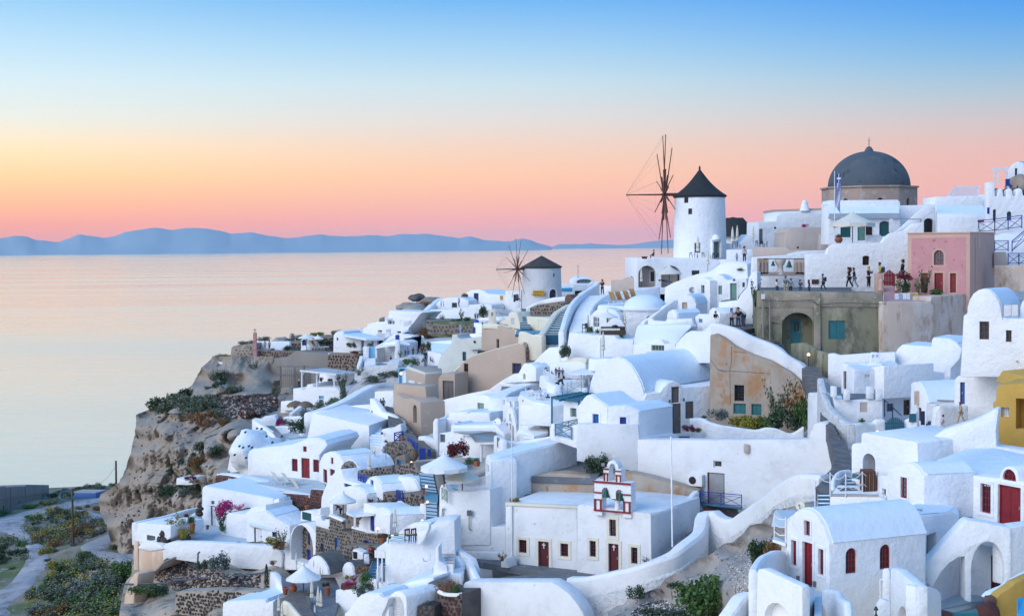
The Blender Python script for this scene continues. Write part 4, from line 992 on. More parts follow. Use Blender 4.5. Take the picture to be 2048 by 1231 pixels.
opn(s2,0,852,713,886,737,wi,wpt,voi,4,3,.1,fw_=.03)
s3=fac('','',wht,114,117.1,Q3('490 530 490 331 495 326 555 326 559 331 700 350 700 530'),3,th=th,wname='side_wing')
opn(s3,0,1027,724,1097,833,shu,mbl,cls_=2)
opn(s3,0,1118,885,1162,990,dor,brw,brw,1);opn(s3,0,1003,912,1050,965,wi,'teal',ggl,2,1)
O(705,690,732,812,dor,gdo,gdo,1)
def chimney(X0,Y0,X1,Y1,d,lbe,mt=wht,arches=2,pot=False):
 a=P(X0,Y1,d);w=mx_(X1-X0,d);h=mx_(Y1-Y0,d);th=thg('chimney',lbe,'chimney',a+Vc((w/2,0,0)));c=a+Vc((w/2,w/2,0))
 mb=MB();mb.box(c+Z*h*.12,(w*.62,w*.6,h*.22));mb.box(c+Z*h*.4,(w*.46,w*.45,h*.4));
 s_=Solid(th,'stack',mt,[(a+Vc((0,w*.05,0)),Vc((0,-1,0)))]);cb=MX(c+Z*h*.4,(w*.46,w*.45,h*.55));s_.v=cb.v;s_.f=cb.f;s_.bev=w*.05
 for k in range(arches):
  x=c.x+(k-(arches-1)/2)*w*.42;m2=MB();m2.prism([Vc((x+p*1,a.y-.3,a.z+h*.62+q))for p,q in arch_poly(w*.26,h*.25,1)],(0,w*.6,0));s_.cuts.append((m2.v,m2.f))
 SOLIDS.append(s_);mb=MB();mb.box(c+Z*h*.08,(w*.62,w*.6,h*.1));prt(mb,'base',mt,th,40,w*.05);mb=MB();mb.box(c+Z*h*.97,(w*.3,w*.3,h*.05));prt(mb,'top',mt,th,40,.03);return th
chimney(893,565,960,655,114.5,'white chimney with two little arches on cube house roof')
slab('grey tiled terrace floor of cube house',ter,'slate',pts(108,(700,880,108),(975,None,108),(930,None,111.8),(690,None,112)),.2)
s=fh('white terrace house front with a pink shuttered window',108,107.5,Q3('320 530 324 435 345 441 375 443 488 441 488 530'),3)
O(820,903,870,970,ho,pane=bei,dpt=.08)
for i,(x0,x1,y0,y1)in enu(((715,755,820,890),(872,915,798,882),(930,975,815,890),(628,664,795,870))):
 fac(('white square post at front left corner of grey terrace','white square post at rear middle of grey terrace','white square post at front right corner of grey terrace','white square post by curved lane wall')[i],pos,wht,107.4,107.4,[(x0,y1),(x0,y0),(x1,y0),(x1,y1)],.6,nme='terrace_post')
wlr('long white curved lane wall by stone stairs','peelwhite',CW('288 368 113 295 400 111 306 435 109 320 465 107 345 492 104 370 512 102 395 526 100',5),.55,6)
wlr('low white wall between lane and teal gate',wht,W4('394 525 100 425 523 100.5 462 522 101 466 511 101 496 511 101'),.5,5)
fac('white gate pier with a square teal shutter','pillar',wht,100,99.5,Q3('560 590 561 515 565 510 575 509 580 488 602 485 612 590'),.7,nme='gate_pillar')
mb=MB();mb.box(P(1180,1008,99.6),(mx_(24,99.6),.06,mx_(29,99.6)));so1(mb,'shutter','teal','square teal shutter fixed to white gate pier','shutter',bevel=.02)
def gate(lbe,X0,X1,Y0,Y1,d,mt,n=7,arch=.15,nme='picket_gate'):
 g0=P(X0,Y1,d);g1=XD(X1,g0.z,d);H_=mx_(Y1-Y0,d);th=thg(nme,lbe,'gate',(g0+g1)/2)
 for i in range(n):
  t=(i+.5)/n;q=g0.lerp(g1,t);h=H_*(1-arch*(2*t-1)**2);mb=MB();mb.box(q+Z*h/2,((g1-g0).length/n*.4,.03,h/2));prt(mb,'picket',mt,th)
 for z in(.2,.7):mb=MB();mb.box((g0+g1)/2+Vc((0,.05,H_*z)),((g1-g0).length/2,.03,.06));prt(mb,'rail',mt,th)
 return th
gate('teal picket gate with a curved top in white courtyard',992,1122,1005,1140,99.8,'teal',10,.3);gate('dark blue narrow picket gate by potted plant',1272,1325,1028,1150,97,nav,5,.2)
a_=P(975,1000,107.2);b_=P(1100,1080,103)
th=thg('handrail','navy sloping handrail down from grey terrace','railing',P(990,1000,107))
for a,b in(((980,880),(1103,992)),((988,890),(988,1000)),((1043,940),(1043,1045))):prt(MT(P(*a,106.8),P(*b,106.8),.05,k=4),'rail',nav,th)
s=fh('white vaulted house with a dark blue door leaf in courtyard',105.2,102.1,Q3('579 590 584 388 590 382 602 382 615 395 625 415 631 435 636 454 636 590'),Vc((7.5,1.6,.1)),roof=(3,7),rt=.07)
O(1215,938,1240,1030,dor,brw,brw,1,minw=.6);mb=MB();q=P(1250,1010,101.2);mb.box(q,(mx_(14,101),.04,mx_(48,101)));prt(mb,'open_door_leaf',nav,s.th,0,.02)
th=s.th;mb=MB();beam(mb,P(1350,890,101),P(1468,895,101),.25,.12);prt(mb,'awning_box',met,th,0,.02);
mb=MB();q=P(1214,872,103.4);mb.box(q,(.22,.1,.5));prt(mb,'meter_box',stn,th,0,.02)
s=fh('white curved wall house with bright blue narrow door',99,96.2,Q3('730 550 733 380 738 368 748 361 760 359 820 356 882 353 890 362 925 362 971 348 1075 330 1075 550'),5,bvl=.14)
O(1505,765,1537,915,dor,blu,mbl,1,3)
mb=MB();mb.lathe(P(1700,706,99),[(mx_(26,99),0),(mx_(22,99),.35),(mx_(12,99),.65),(.05,.75)],14);so1(mb,'roof_light','turq','small teal dome on wall top above blue door','roof light',50)
wlr('white sloping wall below blue door where walkers pass',wht,CW('662 555 96 668 495 96 675 468 96 690 461 96 735 465 96.5 780 462 97',4),.8,4)
s=fac('ochre yellow house with one small white window at right edge',hou,'ochre',86.1,84,Q3('876 598 868 500 864 452 874 448 878 395 895 391 971 386 1100 380 1100 650 971 620'),6)
O(1787,937,1840,1003,wi,wpt,'curtain',3,1,.35,fw_=.05);O(1886,880,2100,1088,ho,pane='ochre',dpt=1.4)
fac('','','ochre',89,89,Q3('945 400 960 380 971 362 1100 350 1100 400'),4,th=s.th,wname='upper_wall')
def lane(lbe,L_,R_2,n,down=.4):
 Lc=crv(L_,12);Rc=crv(R_2,12);th=thg('stone_stairs',lbe,'stairs',(L_[-1]+R_2[-1])/2-Z)
 def at(c,t):k=t*(len(c)-1);i=min(int(k),len(c)-2);return c[i].lerp(c[i+1],k-i)
 for i in range(n):
  a,b,c,d=at(Lc,i/n),at(Rc,i/n),at(Rc,(i+1)/n),at(Lc,(i+1)/n);z=(a.z+b.z)/2;mb=MB()
  q=[Vc((p.x,p.y,z))for p in(a,b,c,d)];mb.hexa([p-Z*1.2 for p in q]+q);prt(mb,'step','step',th,0,.02,1)
 return th
lane('narrow grey stone stairs winding down between white walls',W4('212 312 126 216 370 121 260 430 115 272 480 111 295 540 104 306 595 99 320 630 95'),W4('265 345 124 288 370 119 295 440 113 310 495 108 330 545 101 360 595 96 372 630 92'),26)
zn(1480,860,3.3187)
lane('lowest flight of grey stone stairs by old white wall',W4('295 30 99.5 305 75 94 312 115 90 280 162 86 250 185 83'),W4('350 30 97 368 85 91.5 368 120 88 320 165 85 300 200 82'),10)
zn(1480,540,3.419)
for i,(X0,X1,Y0,Y1,d)in enu(((0,40,300,395,139),(80,122,330,395,139))):pass
lane('dark stone steps at left foot of olive house',W4('0 196 140 30 220 138 70 240 135 115 260 133'),W4('60 196 141 75 215 139 100 240 136 150 260 134'),7)
zn(1480,860,3.3187)
s=fh('large white house wall with an arched plunge pool niche, below yellow house',84,79.8,Q3('369 165 369 58 372 45 388 42 401 46 402 15 406 8 450 15 525 28 575 36 588 42 595 165 595 210 369 210'),6)
O(815,153,898,306,ho,pane=wht,arch=1,dpt=1.8,pname='niche_wall');th=s.th
mb=MB();q=W4('372 142 82.6 449 154 81.6 449 134 83.2 415 131 84.4');mb.prism(q,(0,0,-.3));prt(mb,'plunge_pool','pool',th)
fwh('white sweeping garden wall climbing to yellow house',82.5,80,Q3('575 160 576 38 590 36 618 31 645 19 672 1 720 -15 770 -30 820 -55 845 -70 860 -70 850 0 852 55 950 70 950 160'),1.6,bvl=.15)
zc=None
s=house('white house corner block with a rounded blue white roof and one red window',hou,wht,W4('488 131 77.5 609 148 75 726 141 77.5 720 102 80 552 105 81'),7,roof=False)
th=s.th
g=fac('','',wht,77.5,75,Q3('486 295 487 128 520 116 552 108 570 111 588 125 598 141 610 148 610 295'),EX(1105,216,76.5,1440,202),th=th,roof=(3,7),wname='gable_wall')
opn(g,0,1068,312,1110,447,wi,rd_,'paleglass',2,4,.2,sur=wht,surw=.12);s.cuts.append(g.cuts[-1])
rt_=MB();rt_.prism(W4('650 95 78.2 726 141 76.9 850 159 74.2 945 165 74 1050 100 76.5 850 56 80.5 750 59 81'),(0,0,-.5));so1(rt_,wrf,rfw,'broad smooth pale blue roof below yellow house','roof',50,.15)
s=fh('white right hand house with tall red double doors and a red fanlight',76.5,70.3,Q3('725 320 725 142 790 151 850 158 861 159 862 145 868 131 878 122 892 118 906 122 918 132 923 148 924 169 943 171 1075 180 1075 390 725 390'),4)
O(1466,328,1494,504,wi,rd_,'paleglass',1,4,.25,sur=wht,surw=.12,minw=.3)
O(1598,355,1666,548,wi,rd_,gls,3,4,.2,sur=wht,surw=.18)
O(1714,368,1866,636,dor,rd_,rd_,2,4,.2,sur=wht,surw=.16)
O(1743,257,1831,333,wi,rd_,drd,3,2,.2,arch=1)
z_=71.0
s=fh('white archway block carrying red door terrace, with a big arch below',67.6,67.3,Q3('618 505 615 452 619 440 748 302 758 298 825 309 895 323 900 330 900 525 878 522')+arcpts(1535,1757,930,736,10)[::-1]+Q3('768 570 748 566 748 418')+Q3('725 421 695 440 668 470 650 500 640 520'),1.0,rt=.03)
th=s.th
b2=fac('','',wht,72.6,70.1,Q3('640 565 645 415 670 350 750 320 900 320 900 565'),1,th=th,wname='back_wall',bvl=.02)
opn(b2,0,1665,833,1753,1095,dor,drd,drd,1,4,.15);opn(b2,0,1631,1054,1646,1072,ho,pane=voi,dpt=.05,minw=.1)
fac('','',wht,67.4,70,Q3('896 515 896 324 942 316 1075 300 1075 525'),1.0,th=th,wname='side_wall')
slab('pale blue grey courtyard floor under big arch','courtyard floor','floor',pts(66,(1709,1096,71),(1345,None,62.5),(1640,None,62.5),(1800,None,68),(1800,None,71),(1290,None,71.5),(1280,None,68)),.3)
slab('white terrace floor before tall red doors',ter,'floor',pts(70,(1790,640,73),(1508,None,70.6),(1795,None,68),(2150,None,71),(2150,None,74),(1460,None,76),(1450,None,74)),.2)
stairs('cream steps by diagonal arch parapet',P(1140,1035,66.5),P(1225,1035,66.5),P(1215,900,70.5),P(1275,880,70.5),6,'floor',down=2)
A=P(308,665,68);B=XD(592,P(308,665,68).z,64.6);
s=fh('white barrel roofed house with red gable door and arched side windows',67.5,64.6,Q3('153 550 154 331 159 308 169 286 184 269 200 261 215 260 231 264 248 276 262 294 274 315 283 340 290 361 296 376 296 665 240 665'),EX(430,520,67,1068,470)+Vc((0,.3,0)),roof=(3,13),rt=.06)
th=s.th;gp=s.pl[0]
O(428,599,467,698,wi,rd_,ggl,2,2,.2,sur=wht,surw=.13)
O(343,729,377,897,wi,rd_,ggl,2,4,.2,sur=wht,surw=.13);O(522,787,557,959,wi,rd_,ggl,2,4,.2,sur=wht,surw=.13)
O(418,742,484,1030,dor,rd_,rd_,2,5,.2,sur=wht,surw=.13)
opn(s,14,701,779,777,950,wi,rd_,gls,3,4,.22,arch=1);opn(s,14,928,755,1002,920,wi,rd_,gls,3,4,.22,arch=1)
for x,y in((390,980),(501,1017)):mb=MB();mb.box(PP(x,y,gp)+gp[1]*.03,(.1,.05,.12));prt(mb,'light_fitting',gry,th)
s=house('white flat block with a dark doorway at end of barrel roof',hou,wht,W4('515 256 70.5 603 281 68.5 665 276 70 700 272 71 728 283 71.6 726 250 75 600 240 76'),8,roof=True)
opn(s,1,1238,684,1303,850,ho,pane=ggl,dpt=.5)
mb=MB();mb.prism(W4('565 268 71 602 274 70 608 265 72.5 575 260 73'),(0,0,.15));so1(mb,'roof_hatch',met,'grey metal hatch on flat block roof','roof hatch')
wlr('white rounded parapet curving round red gable terrace',wht,CW('59 462 60.5 68 442 61.5 85 420 63 108 408 64.5 128 400 66 155 400 67.3',5),.4,6)
s=fh('white terrace front with an arched opening at bottom edge',60,57.5,Q3('52 665 56 472 59 460 75 458 202 516 206 525 206 665'),.45)
O(160,1144,342,1330,ho,pane=wht,arch=1,dpt=.44);fac('','',wht,61.3,58.7,Q3('50 665 54 550 206 575 206 665'),.2,th=s.th,wname='inner_wall',bvl=.01)
fac('','',wht,57.6,60.5,Q3('205 665 205 520 212 517 248 521 248 665'),.4,th=s.th,wname='return_wall')
slab('pale terrace floor below red gable door',ter,'floor',pts(60,(450,1032,65.9),(130,None,60.8),(412,None,58),(500,None,60.8),(590,None,64.2),(300,None,67.4)),.15)
stairs('cream steps at corner of red gable terrace',P(492,1235,57.5),P(545,1240,57.5),P(497,1100,61),P(545,1090,61),4,'floor',down=1.5)
wlr('white stepped stair wall before barrel roofed house',wht,CW('272 526 62.5 295 529 61.5 312 533 60.8 317 550 60 330 560 59 346 574 58 345 630 57',4),.35,4)
s=fwh('white corner wall with a rounded end by lower courtyard',63.5,60,Q3('498 665 498 462 502 456 520 462 582 515 586 520 586 665'),.5)
O(1049,1168,1122,1330,ho,pane=bei,arch=1,dpt=.4)
fac('','',wht,60,62,Q3('585 665 585 518 592 514 630 518 655 526 668 540 670 555 670 665'),.5,th=s.th,wname='end_wall')
wlr('low white wall joining corner wall to flat block',wht,W4('498 459 64 540 455 66 605 451 68'),.35,2.6)
s=fac('small white shelf niche under arched side windows','niche',wht,64.6,64,Q3('462 565 462 492 499 495 499 565'),.4,nme='wall_niche',bvl=.03);O(932,1000,996,1120,ho,pane=ggl,dpt=.3)
fwh('low white rising wall at bottom below side windows',60,60,Q3('440 665 458 580 472 560 500 568 500 665'),.4)
fac('ochre garden wall at bottom right corner',wal,'ochre',59,60,Q3('850 665 852 556 865 542 905 515 915 504 980 475 980 665'),.5)
fac('grey coping along ochre garden wall','coping',rfw,59.4,60.6,Q3('830 559 850 540 895 522 908 510 980 470 980 500 908 530 852 562'),.6)
s=fac('rubble stone pillar at end of ochre garden wall','pillar','pmortar',58.8,58.8,Q3('820 608 824 556 850 554 851 608'),.5,nme='stone_pillar',bvl=.03)
stones(s.th,rst,s.pl[0],Q3('821 606 825 558 849 556 850 606'),.34,.2,4,bulge=.05)
so1(rkm(P(1650,1205,58.5),.45,.4,.45,3),'boulder',rst,'dark red boulder at foot of stone pillar','boulder',60)
mb=MB();mb.prism(W4('919 595 58 942 592 58.4 980 592 58.4 980 650 57 919 650 57'),(0,0,.5));so1(mb,cpy,'cyan','bright blue panel at bottom right corner','panel',bevel=.03)
fac('low rubble base at front of arch courtyard',wal,'pmortar',62.6,62.6,Q3('672 665 672 599 712 608 715 665'),.4)
fac('pale green water channel edge at front of arch courtyard','channel','turq',62.4,62.4,Q3('710 665 710 611 800 602 820 602 820 665'),.5,nme='channel')
s=fac('small white terrace block with a wooden crate seat',ter,wht,79,78,Q3('298 280 298 219 465 222 482 231 485 280'),4,nme='white_terrace')
th=s.th;mb=MB();mb.prism(W4('300 218 79 460 220 78.2 458 202 81.5 370 198 83 300 202 82'),(0,0,.06));prt(mb,'floor',bei,th)
s=fwh('white wall with a small green glass opening by terrace',80.5,78.9,Q3('449 240 449 150 492 150 492 240'),1,bvl=.03);O(942,386,969,460,wi,met,ggl,1,1)
th=thg('rope_railing','white posts with sagging rope round small terrace','railing',P(600,440,79))
pp=[(598,438,79),(702,445,78.7),(812,430,80),(915,428,80.5)]
for a,b,c in pp:prt(MT(P(a,b,c),P(a,b,c)+Z*1.35,.035),pos,wpt,th)
for(a,b)in zip(pp,pp[1:]):
 for z in(1.3,.7):
  u0=P(*a)+Z*z;u1=P(*b)+Z*z;prt(MH([u0.lerp(u1,t)-Z*.3*mt_.sin(mt_.pi*t)for t in[i/5 for i in range(6)]],.022,4),'rope',wpt,th)
th=thg('crate_seat','slatted wooden crate seat on small white terrace','seat',P(848,430,80.5));w=mx_(38,80);o=P(848,430,80.5)
for i in range(7):prt(MX(o+Vc((-w+i*w/3,0,.75)),(.035,.4,.65)),'slat','straw'if i%2 else'redwood',th)
for z in(.12,1.4):prt(MX(o+Z*z,(w*1.05,.42,.05)),'board','redwood',th)
mb=MB();o=P(772,412,81);mb.box(o,(mx_(38,81),.5,.12));mb.box(o+Vc((-.5,0,.15)),(.5,.45,.06));so1(mb,'lounger',gdo,'low grey brown sun lounger left of crate seat','sun lounger',bevel=.03)
mat(btr,(.03,.12,.20),None,2,bump=.1)
stairs('white steps with blue nosings by small terrace',P(515,515,80),P(595,515,79.5),P(515,365,84.5),P(595,365,84),6,wht,btr);stairs('curving white steps with blue nosings up to pool niche',P(680,395,82.5),P(755,395,82),P(700,310,85.5),P(765,310,85),4,wht,btr)
wlr('white curved parapet by blue nosed steps',wht,CW('315 200 82 318 165 83 328 145 84 345 134 85 372 131 85.5',5),.3,2.5)
th=thg('rope_railing','white post and rope at top of blue nosed steps','railing',P(520,330,84));prt(MT(P(497,520,79.5),P(500,340,84.5),.04),pos,wpt,th);prt(MH(W4('265 156 84 280 168 84 295 172 84 312 169 84'),.04,4),'rope',wpt,th)
th=thg('water_tank','pale grey blue tarpaulin box behind red gable house','tank',P(290,640,75));mb=MB();mb.prism(W4('102 320 75 115 262 77 190 264 77 165 320 74'),Vc((.3,1.2,-.3)));prt(mb,'cover','floor',th,0,.1)
def dish(lbe,X,Y,d,rpx,face,mt=met,post=1.0):
 c=P(X,Y,d);r=mx_(rpx,d);n=Vc(face).normalized();th=thg('satellite_dish',lbe,'satellite dish',c-Z*post)
 x=n.orthogonal().normalized();y=n.cross(x);mb=MB();v=[];k=20
 for j,(q,h)in enu(((0,0),(.4,.03),(.75,.10),(1,.18),(1,.15),(.7,.06),(0,-.05))):
  for i in range(k):t=2*mt_.pi*i/k;v.append(c+(x*mt_.cos(t)+y*mt_.sin(t))*r*max(q,.01)+n*r*h)
 mb.add(v,[(j*k+i,j*k+(i+1)%k,(j+1)*k+(i+1)%k,(j+1)*k+i)for j in range(6)for i in range(k)]);prt(mb,'reflector',mt,th,60)
 prt(MT(c-n*.05,c-n*.3,.03).tube(c-n*.3,c-Z*post-n*.3,.035),'mast',met,th);prt(MT(c-Z*r*.95+n*r*.15,c+n*r*.9,.02),'arm',met,th);prt(MT(c+n*r*.8,c+n*r*1.0,.06),'receiver',gry,th);return th
dish('pale satellite dish by grey blue tank',400,500,79,31,(-.5,-1,.35),crm)
th=thg('balcony','tiny white balcony with railings left of red gable house','balcony',P(265,745,71));prt(MP(W4('108 360 71 152 375 70 152 368 72 118 352 73'),(0,0,-.15)),'floor',wht,th)
for z in(.35,.75,1.15):prt(MH([P(228,715,71)+Z*z,P(262,728,70.6)+Z*(z-.1),P(302,742,70.2)+Z*z],.03,4),'rail',wpt,th)
for x,y,d_ in((228,715,71),(302,742,70.2)):prt(MT(P(x,y,d_),P(x,y,d_)+Z*1.25,.035),pos,wpt,th)
fwh('white wall left of red gable house under tank',72.2,68.6,Q3('136 415 138 372 152 370 152 295 172 280 172 415'),2)
wlr('white rounded wall at bottom edge left of red gable terrace',wht,CW('-30 620 60 0 580 60.5 20 555 61 40 545 61.5 56 548 61.5',5),.7,5)
mb=MB();q=P(903,1230,58);mb.lathe(q,[(.08,0),(.03,.1),(.03,.22),(.1,.25),(.03,.4)],8);so1(mb,'lamp_finial',blk,'small black ornament at bottom edge below arched windows','ornament')
zn(1000,560,3.62)
s=fh('white house with stepped gable and a tall blue window, left of twin cube',115,113,Q3('281 630 282 452 292 445 300 431 311 418 322 414 334 418 345 428 370 445 389 459 390 630'),EX(690,845,113.5,920,822)+Vc((0,.5,0)),roof=(5,9))
O(672,968,716,1060,shu,mbl,cls_=2,sur=wht,surw=.2)
s=fh('white rounded cube house with a small navy blue shutter',113,112.6,Q3('388 630 389 500 390 458 450 454 475 462 502 476 503 570 506 630'),EX(1003,952,112.6,1250,912),roof=(2,5))
O(868,990,914,1058,shu,blu,cls_=1,dpt=.2,sur=wht,surw=.2)
th=s.th;mb=MB();mb.prism(W4('456 454 115 592 433 121 525 434 125 390 448 117'),(0,0,-.4));prt(mb,'rear_roof',rfw,th,0,.05)
fh('white base block of cube house, stepping down right',112.4,116,Q3('500 630 502 571 628 555 646 560 650 578 650 630'),5)
th=thg('teal_pergola','teal slatted pergola over cafe corner','pergola',P(375,1035,119))
for(a,b)in(((372,848,118.5),(590,812,123)),((430,870,117),(640,815,121)),((375,850,118.5),(570,878,116.5)),((590,815,123),(770,832,119))):prt(beam(MB(),P(*a),P(*b),.14,.16),'beam','teal',th)
for i in range(7):
 t=(i+.5)/7;a=P(372,848,118.5).lerp(P(590,812,123),t);b=P(565,878,116.6).lerp(P(768,832,119.5),t);prt(beam(MB(),a,b,.1,.12),'slat','teal',th)
for a,b in(((376,852,118.4),1035),((571,878,116.6),905)):prt(beam(MB(),P(*a),XD(a[0],P(a[0],b,a[2]).z,a[2]),.14,.14),pos,'teal',th)
fac('white balcony block with a teal crossed railing','balcony',wht,115,114,Q3('182 580 184 520 199 519 199 562 258 575 258 525 280 525 281 610 210 585'),1.6,nme='white_balcony')
rail('teal crossed balcony railing in white balcony block',W4('200 562 114.6 258 574 114.1'),'teal',h=mx_(85,114),panel=1.0,r=.04);rail('rear teal crossed railing behind white balcony block',W4('219 538 118 279 525 116.5'),'teal',h=mx_(45,117),panel=1.2,r=.035)
s=fh('white wall house with a green framed window under teal pergola',118.5,117,Q3('228 550 229 435 285 439 285 550'),3);O(508,925,553,990,wi,sag,ggl,2,3,.3)
fh('great white barrel vault with a broad half round gable',135.2,126,Q3('300 495 320 420 328 368 336 345 350 322 370 302 395 288 425 281 450 289 472 308 492 338 508 370 518 400 522 426 522 500'),EX(880,568,130,1395,505)+Vc((0,1,0)),roof=(3,12),rt=.08)
s=fh('white side wing of great vault with grey boarded doors',125.8,129.5,Q3('522 565 524 425 531 411 580 406 590 390 608 371 631 364 650 372 662 389 735 384 821 371 821 565'),2.5)
O(1241,770,1300,886,dor,gdo,gdo,1,2,.25,handle=False);O(1248,892,1310,1108,dor,gdo,gdo,1,3,.15);O(1342,876,1400,1000,shu,gdo,cls_=1,dpt=.12)
th=s.th
for x,y in((1228,886),(1330,876)):prt(ML(P(x,y,125.2),[(.04,0),(.12,.1),(.06,.3)],8),'wall_lantern','dteal',th)
s=fac('tall peeling ochre stained wall with dark barred window and teal shutters',hou,'peel',127.5,123.9,Q3('760 565 759 290 761 198 780 194 810 209 850 239 915 270 978 291 1010 308 1050 332 1085 362 1098 390 1108 425 1108 570'),2.2,nme='old_house')
O(1697,758,1767,875,wi,blk,voi,3,5,.35);O(1690,892,1780,966,shu,'turq',cls_=2,dpt=.25,lab='weathered teal shutter');O(1820,895,1893,976,shu,'turq',cls_=2,dpt=.25)
th=s.th;mb=MB();pl=s.pl[0]
for pts_ in(Q3('838 240 837 300 832 328 834 450'),Q3('790 325 880 331 978 338'),[(1690,515),(1790,525)],Q3('762 286 790 325 820 332')):mb=MH([PP(x,y,pl)+pl[1]*.01 for x,y in pts_],.018,4);prt(mb,'crack_line',sto,th)
wlr('thick white parapet curving down over peeling wall by lane',owh,CW('764 154 128.5 800 161 128 840 172 127.5 880 189 127 925 210 126.6 978 231 126 1025 260 125.3 1065 288 125 1090 310 124.6 1106 345 124.2 1108 380 124',4),1.0,2.3,downs=None,rnd=.3)
wlr('white wavy garden parapet before peeling wall',wht,CW('690 502 119 725 500 119 750 512 118.5 795 524 118 850 532 118 925 542 118 965 534 118 1005 538 118 1055 555 118 1100 530 118',5),.5,2.6)
fac('white rounded pier with a teal cap by lane','pillar',owh,116.6,113.3,Q3('1112 590 1114 411 1119 406 1145 406 1155 415 1156 590'),1.0)
s=fh('white vault roofed house with a small green and orange window',147,144,Q3('480 285 482 232 544 231 548 222 558 215 570 214 582 216 592 224 596 231 634 231 638 285'),2)
O(1096,470,1188,512,wi,'tan','dteal',4,1,.25)
th=s.th;mb=MB();a=W4('481 234 146.8 635 232 144.8')
sl=fac('','',rfw,148,144.1,Q3('482 233 484 210 489 188 495 168 500 161 690 160 694 170 675 188 650 215 638 233'),1.2,th=th,wname='curved_roof',bvl=.15)
fwh('white curtain wall between vault and peeling wall',142,133.9,Q3('631 280 635 235 650 214 672 192 690 183 720 186 740 181 762 160 770 155 772 300 631 300'),1.2)
s=house('white low roof slab behind great vault','roof',wht,W4('528 272 141 650 270 138 700 251 140 528 258 146'),3)
fh('small white box wall left of great vault crown',140,138,Q3('319 330 320 289 325 282 340 286 390 283 400 290 400 330'),3)
c=P(1050,215,157);th=thg('domed_house','round white domed house on which a photographer lies',hou,c-Z*5);r=mx_(152,157)
mb=MB();mb.lathe(c-Z*6,[(mx_(160,157),0),(mx_(160,157),6-.1),(mx_(178,157),6.05),(mx_(178,157),6.2),(r,6.25)],36);tw=Solid(th,wal,wht,[cyl_plane(c,mx_(158,157),1082,290)]);tw.v=mb.v;tw.f=mb.f;tw.bev=.02;tw.seg=1;SOLIDS.append(tw)
opn(tw,0,1058,258,1106,310,wi,brw,ggl,3,2,.3,arch=1)
mb=MB();mb.lathe(c+Z*.22,[(r*mt_.cos(t)+.02,mx_(98,157)*mt_.sin(t))for t in[mt_.pi/2*i/12 for i in range(13)]],40);prt(mb,'dome',rfw,th,60)
DOMEC=c
wlr('white curved parapet around deck chair terrace',wht,CW('328 120 158 340 98 160 356 79 163 380 60 166 415 45 169 475 36 170 530 29 171 580 21 172',6),.45,3)
slab('white deck chair terrace floor',ter,wht,pts(162,(715,185,160),(900,None,159),(1190,None,165),(1190,None,171),(840,None,170),(720,None,165)),.4)
fh('white wall under deck chair terrace',159,158,Q3('350 150 352 100 356 90 400 93 452 96 455 150'),1.2)
s=fh('low white arched house with a barred window by white stairs',157,155.5,Q3('325 210 328 131 336 118 350 108 372 102 395 104 418 112 434 128 438 210'),3,roof=(2,6))
O(676,266,720,340,wi,wpt,ggl,3,2,.2);O(772,265,815,310,dor,'tan','tan',1)
fwh('white scrolled terrace wall behind dark lounge chairs',152,151.5,Q3('359 200 360 172 372 162 395 150 400 141 420 136 440 145 448 160 455 165 456 200'),.4)
fh('white house with green door and green shutters above domed room',168,162.5,Q3('595 120 596 26 625 10 710 -21 760 -30 800 -60 895 -60 900 80 790 80 790 130 710 120'),1.0)
s=fh('white front of green doored house with small shuttered windows',163.1,161,Q3('708 130 710 10 712 -2 722 -10 742 -8 760 2 760 130'),4)
O(1455,36,1480,95,wi,sag,ggl,1,2,.3)
s=fh('white twin arched facade with pale green door',162,160,Q3('758 120 760 2 772 -10 788 -20 805 -15 820 0 850 -4 892 -6 895 25 880 38 860 65 800 75 792 120'),4,roof=(1,5))
O(1581,40,1608,104,shu,sag,cls_=1,dpt=.25);O(1667,22,1714,140,dor,'green','green',1,3,.2,sur=wht);O(1757,15,1770,50,wi,'dteal',gls,1,1,.2,minw=.3)
mb=MB();mb.lathe(P(1695,8,160),[(.05,0),(.2,.12),(.05,.3)],10);prt(mb,'door_lamp',gry,s.th)
fwh('white diagonal stair parapet right of domed room',152.9,156.1,Q3('518 165 525 150 555 131 600 95 631 74 645 71 650 100 650 165'),.6)
s=fh('low white barrel house with a narrow beige door',156,155,Q3('638 130 641 80 648 65 660 55 675 52 692 58 704 70 710 88 710 130'),4,roof=(1,7))
O(1326,160,1348,208,dor,'tan','tan',1,minw=.6)
fh('white small vaulted room with a bricked arch gable',150.1,148,Q3('602 165 604 128 608 115 618 108 629 109 638 120 641 142 641 165'),EX(1240,216,149,1412,208),roof=(2,6))
fwh('white low wall with little chimneys below vaulted room',147.5,146,Q3('534 165 536 142 542 138 552 138 556 146 598 150 605 140 640 141 695 138 700 165'),.8)
s=fh('white house with a small round arched pale blue window near standing visitors',147.2,141.7,Q3('702 190 706 132 720 122 755 125 758 108 770 99 782 108 795 120 795 165 772 155 750 190'),3)
O(1438,278,1466,308,wi,lbl,'paleglass',1,1,.1)
fh('white wall with steps by olive house where visitors stand',148,145.7,Q3('789 200 791 80 860 72 872 50 895 25 900 -10 915 -30 931 -30 932 160 915 165 895 175 880 200'),1.0)
slab('pale landing where visitors stand by olive house','landing','step',pts(140,(1690,352,138),(1560,None,136.5),(1700,None,134),(1870,None,140),(1870,None,146),(1590,None,147)),.5)
fwh('white terrace wall under dark lounge sofa',152,148.5,Q3('235 300 250 189 320 196 415 201 425 214 482 216 482 300'),4)
stl=CW('252 186 158 265 145 163 280 108 169 300 80 174 320 59 178',6)
th=thg('white_staircase','broad white staircase climbing to viewpoint by small windmill','staircase',P(570,370,158))
La=W4('250 181 156 262 150 161 278 110 166 295 82 171 320 56 176');Ra=W4('312 189 155 320 150 160.5 330 112 165.5 350 82 170.5 381 55 176')
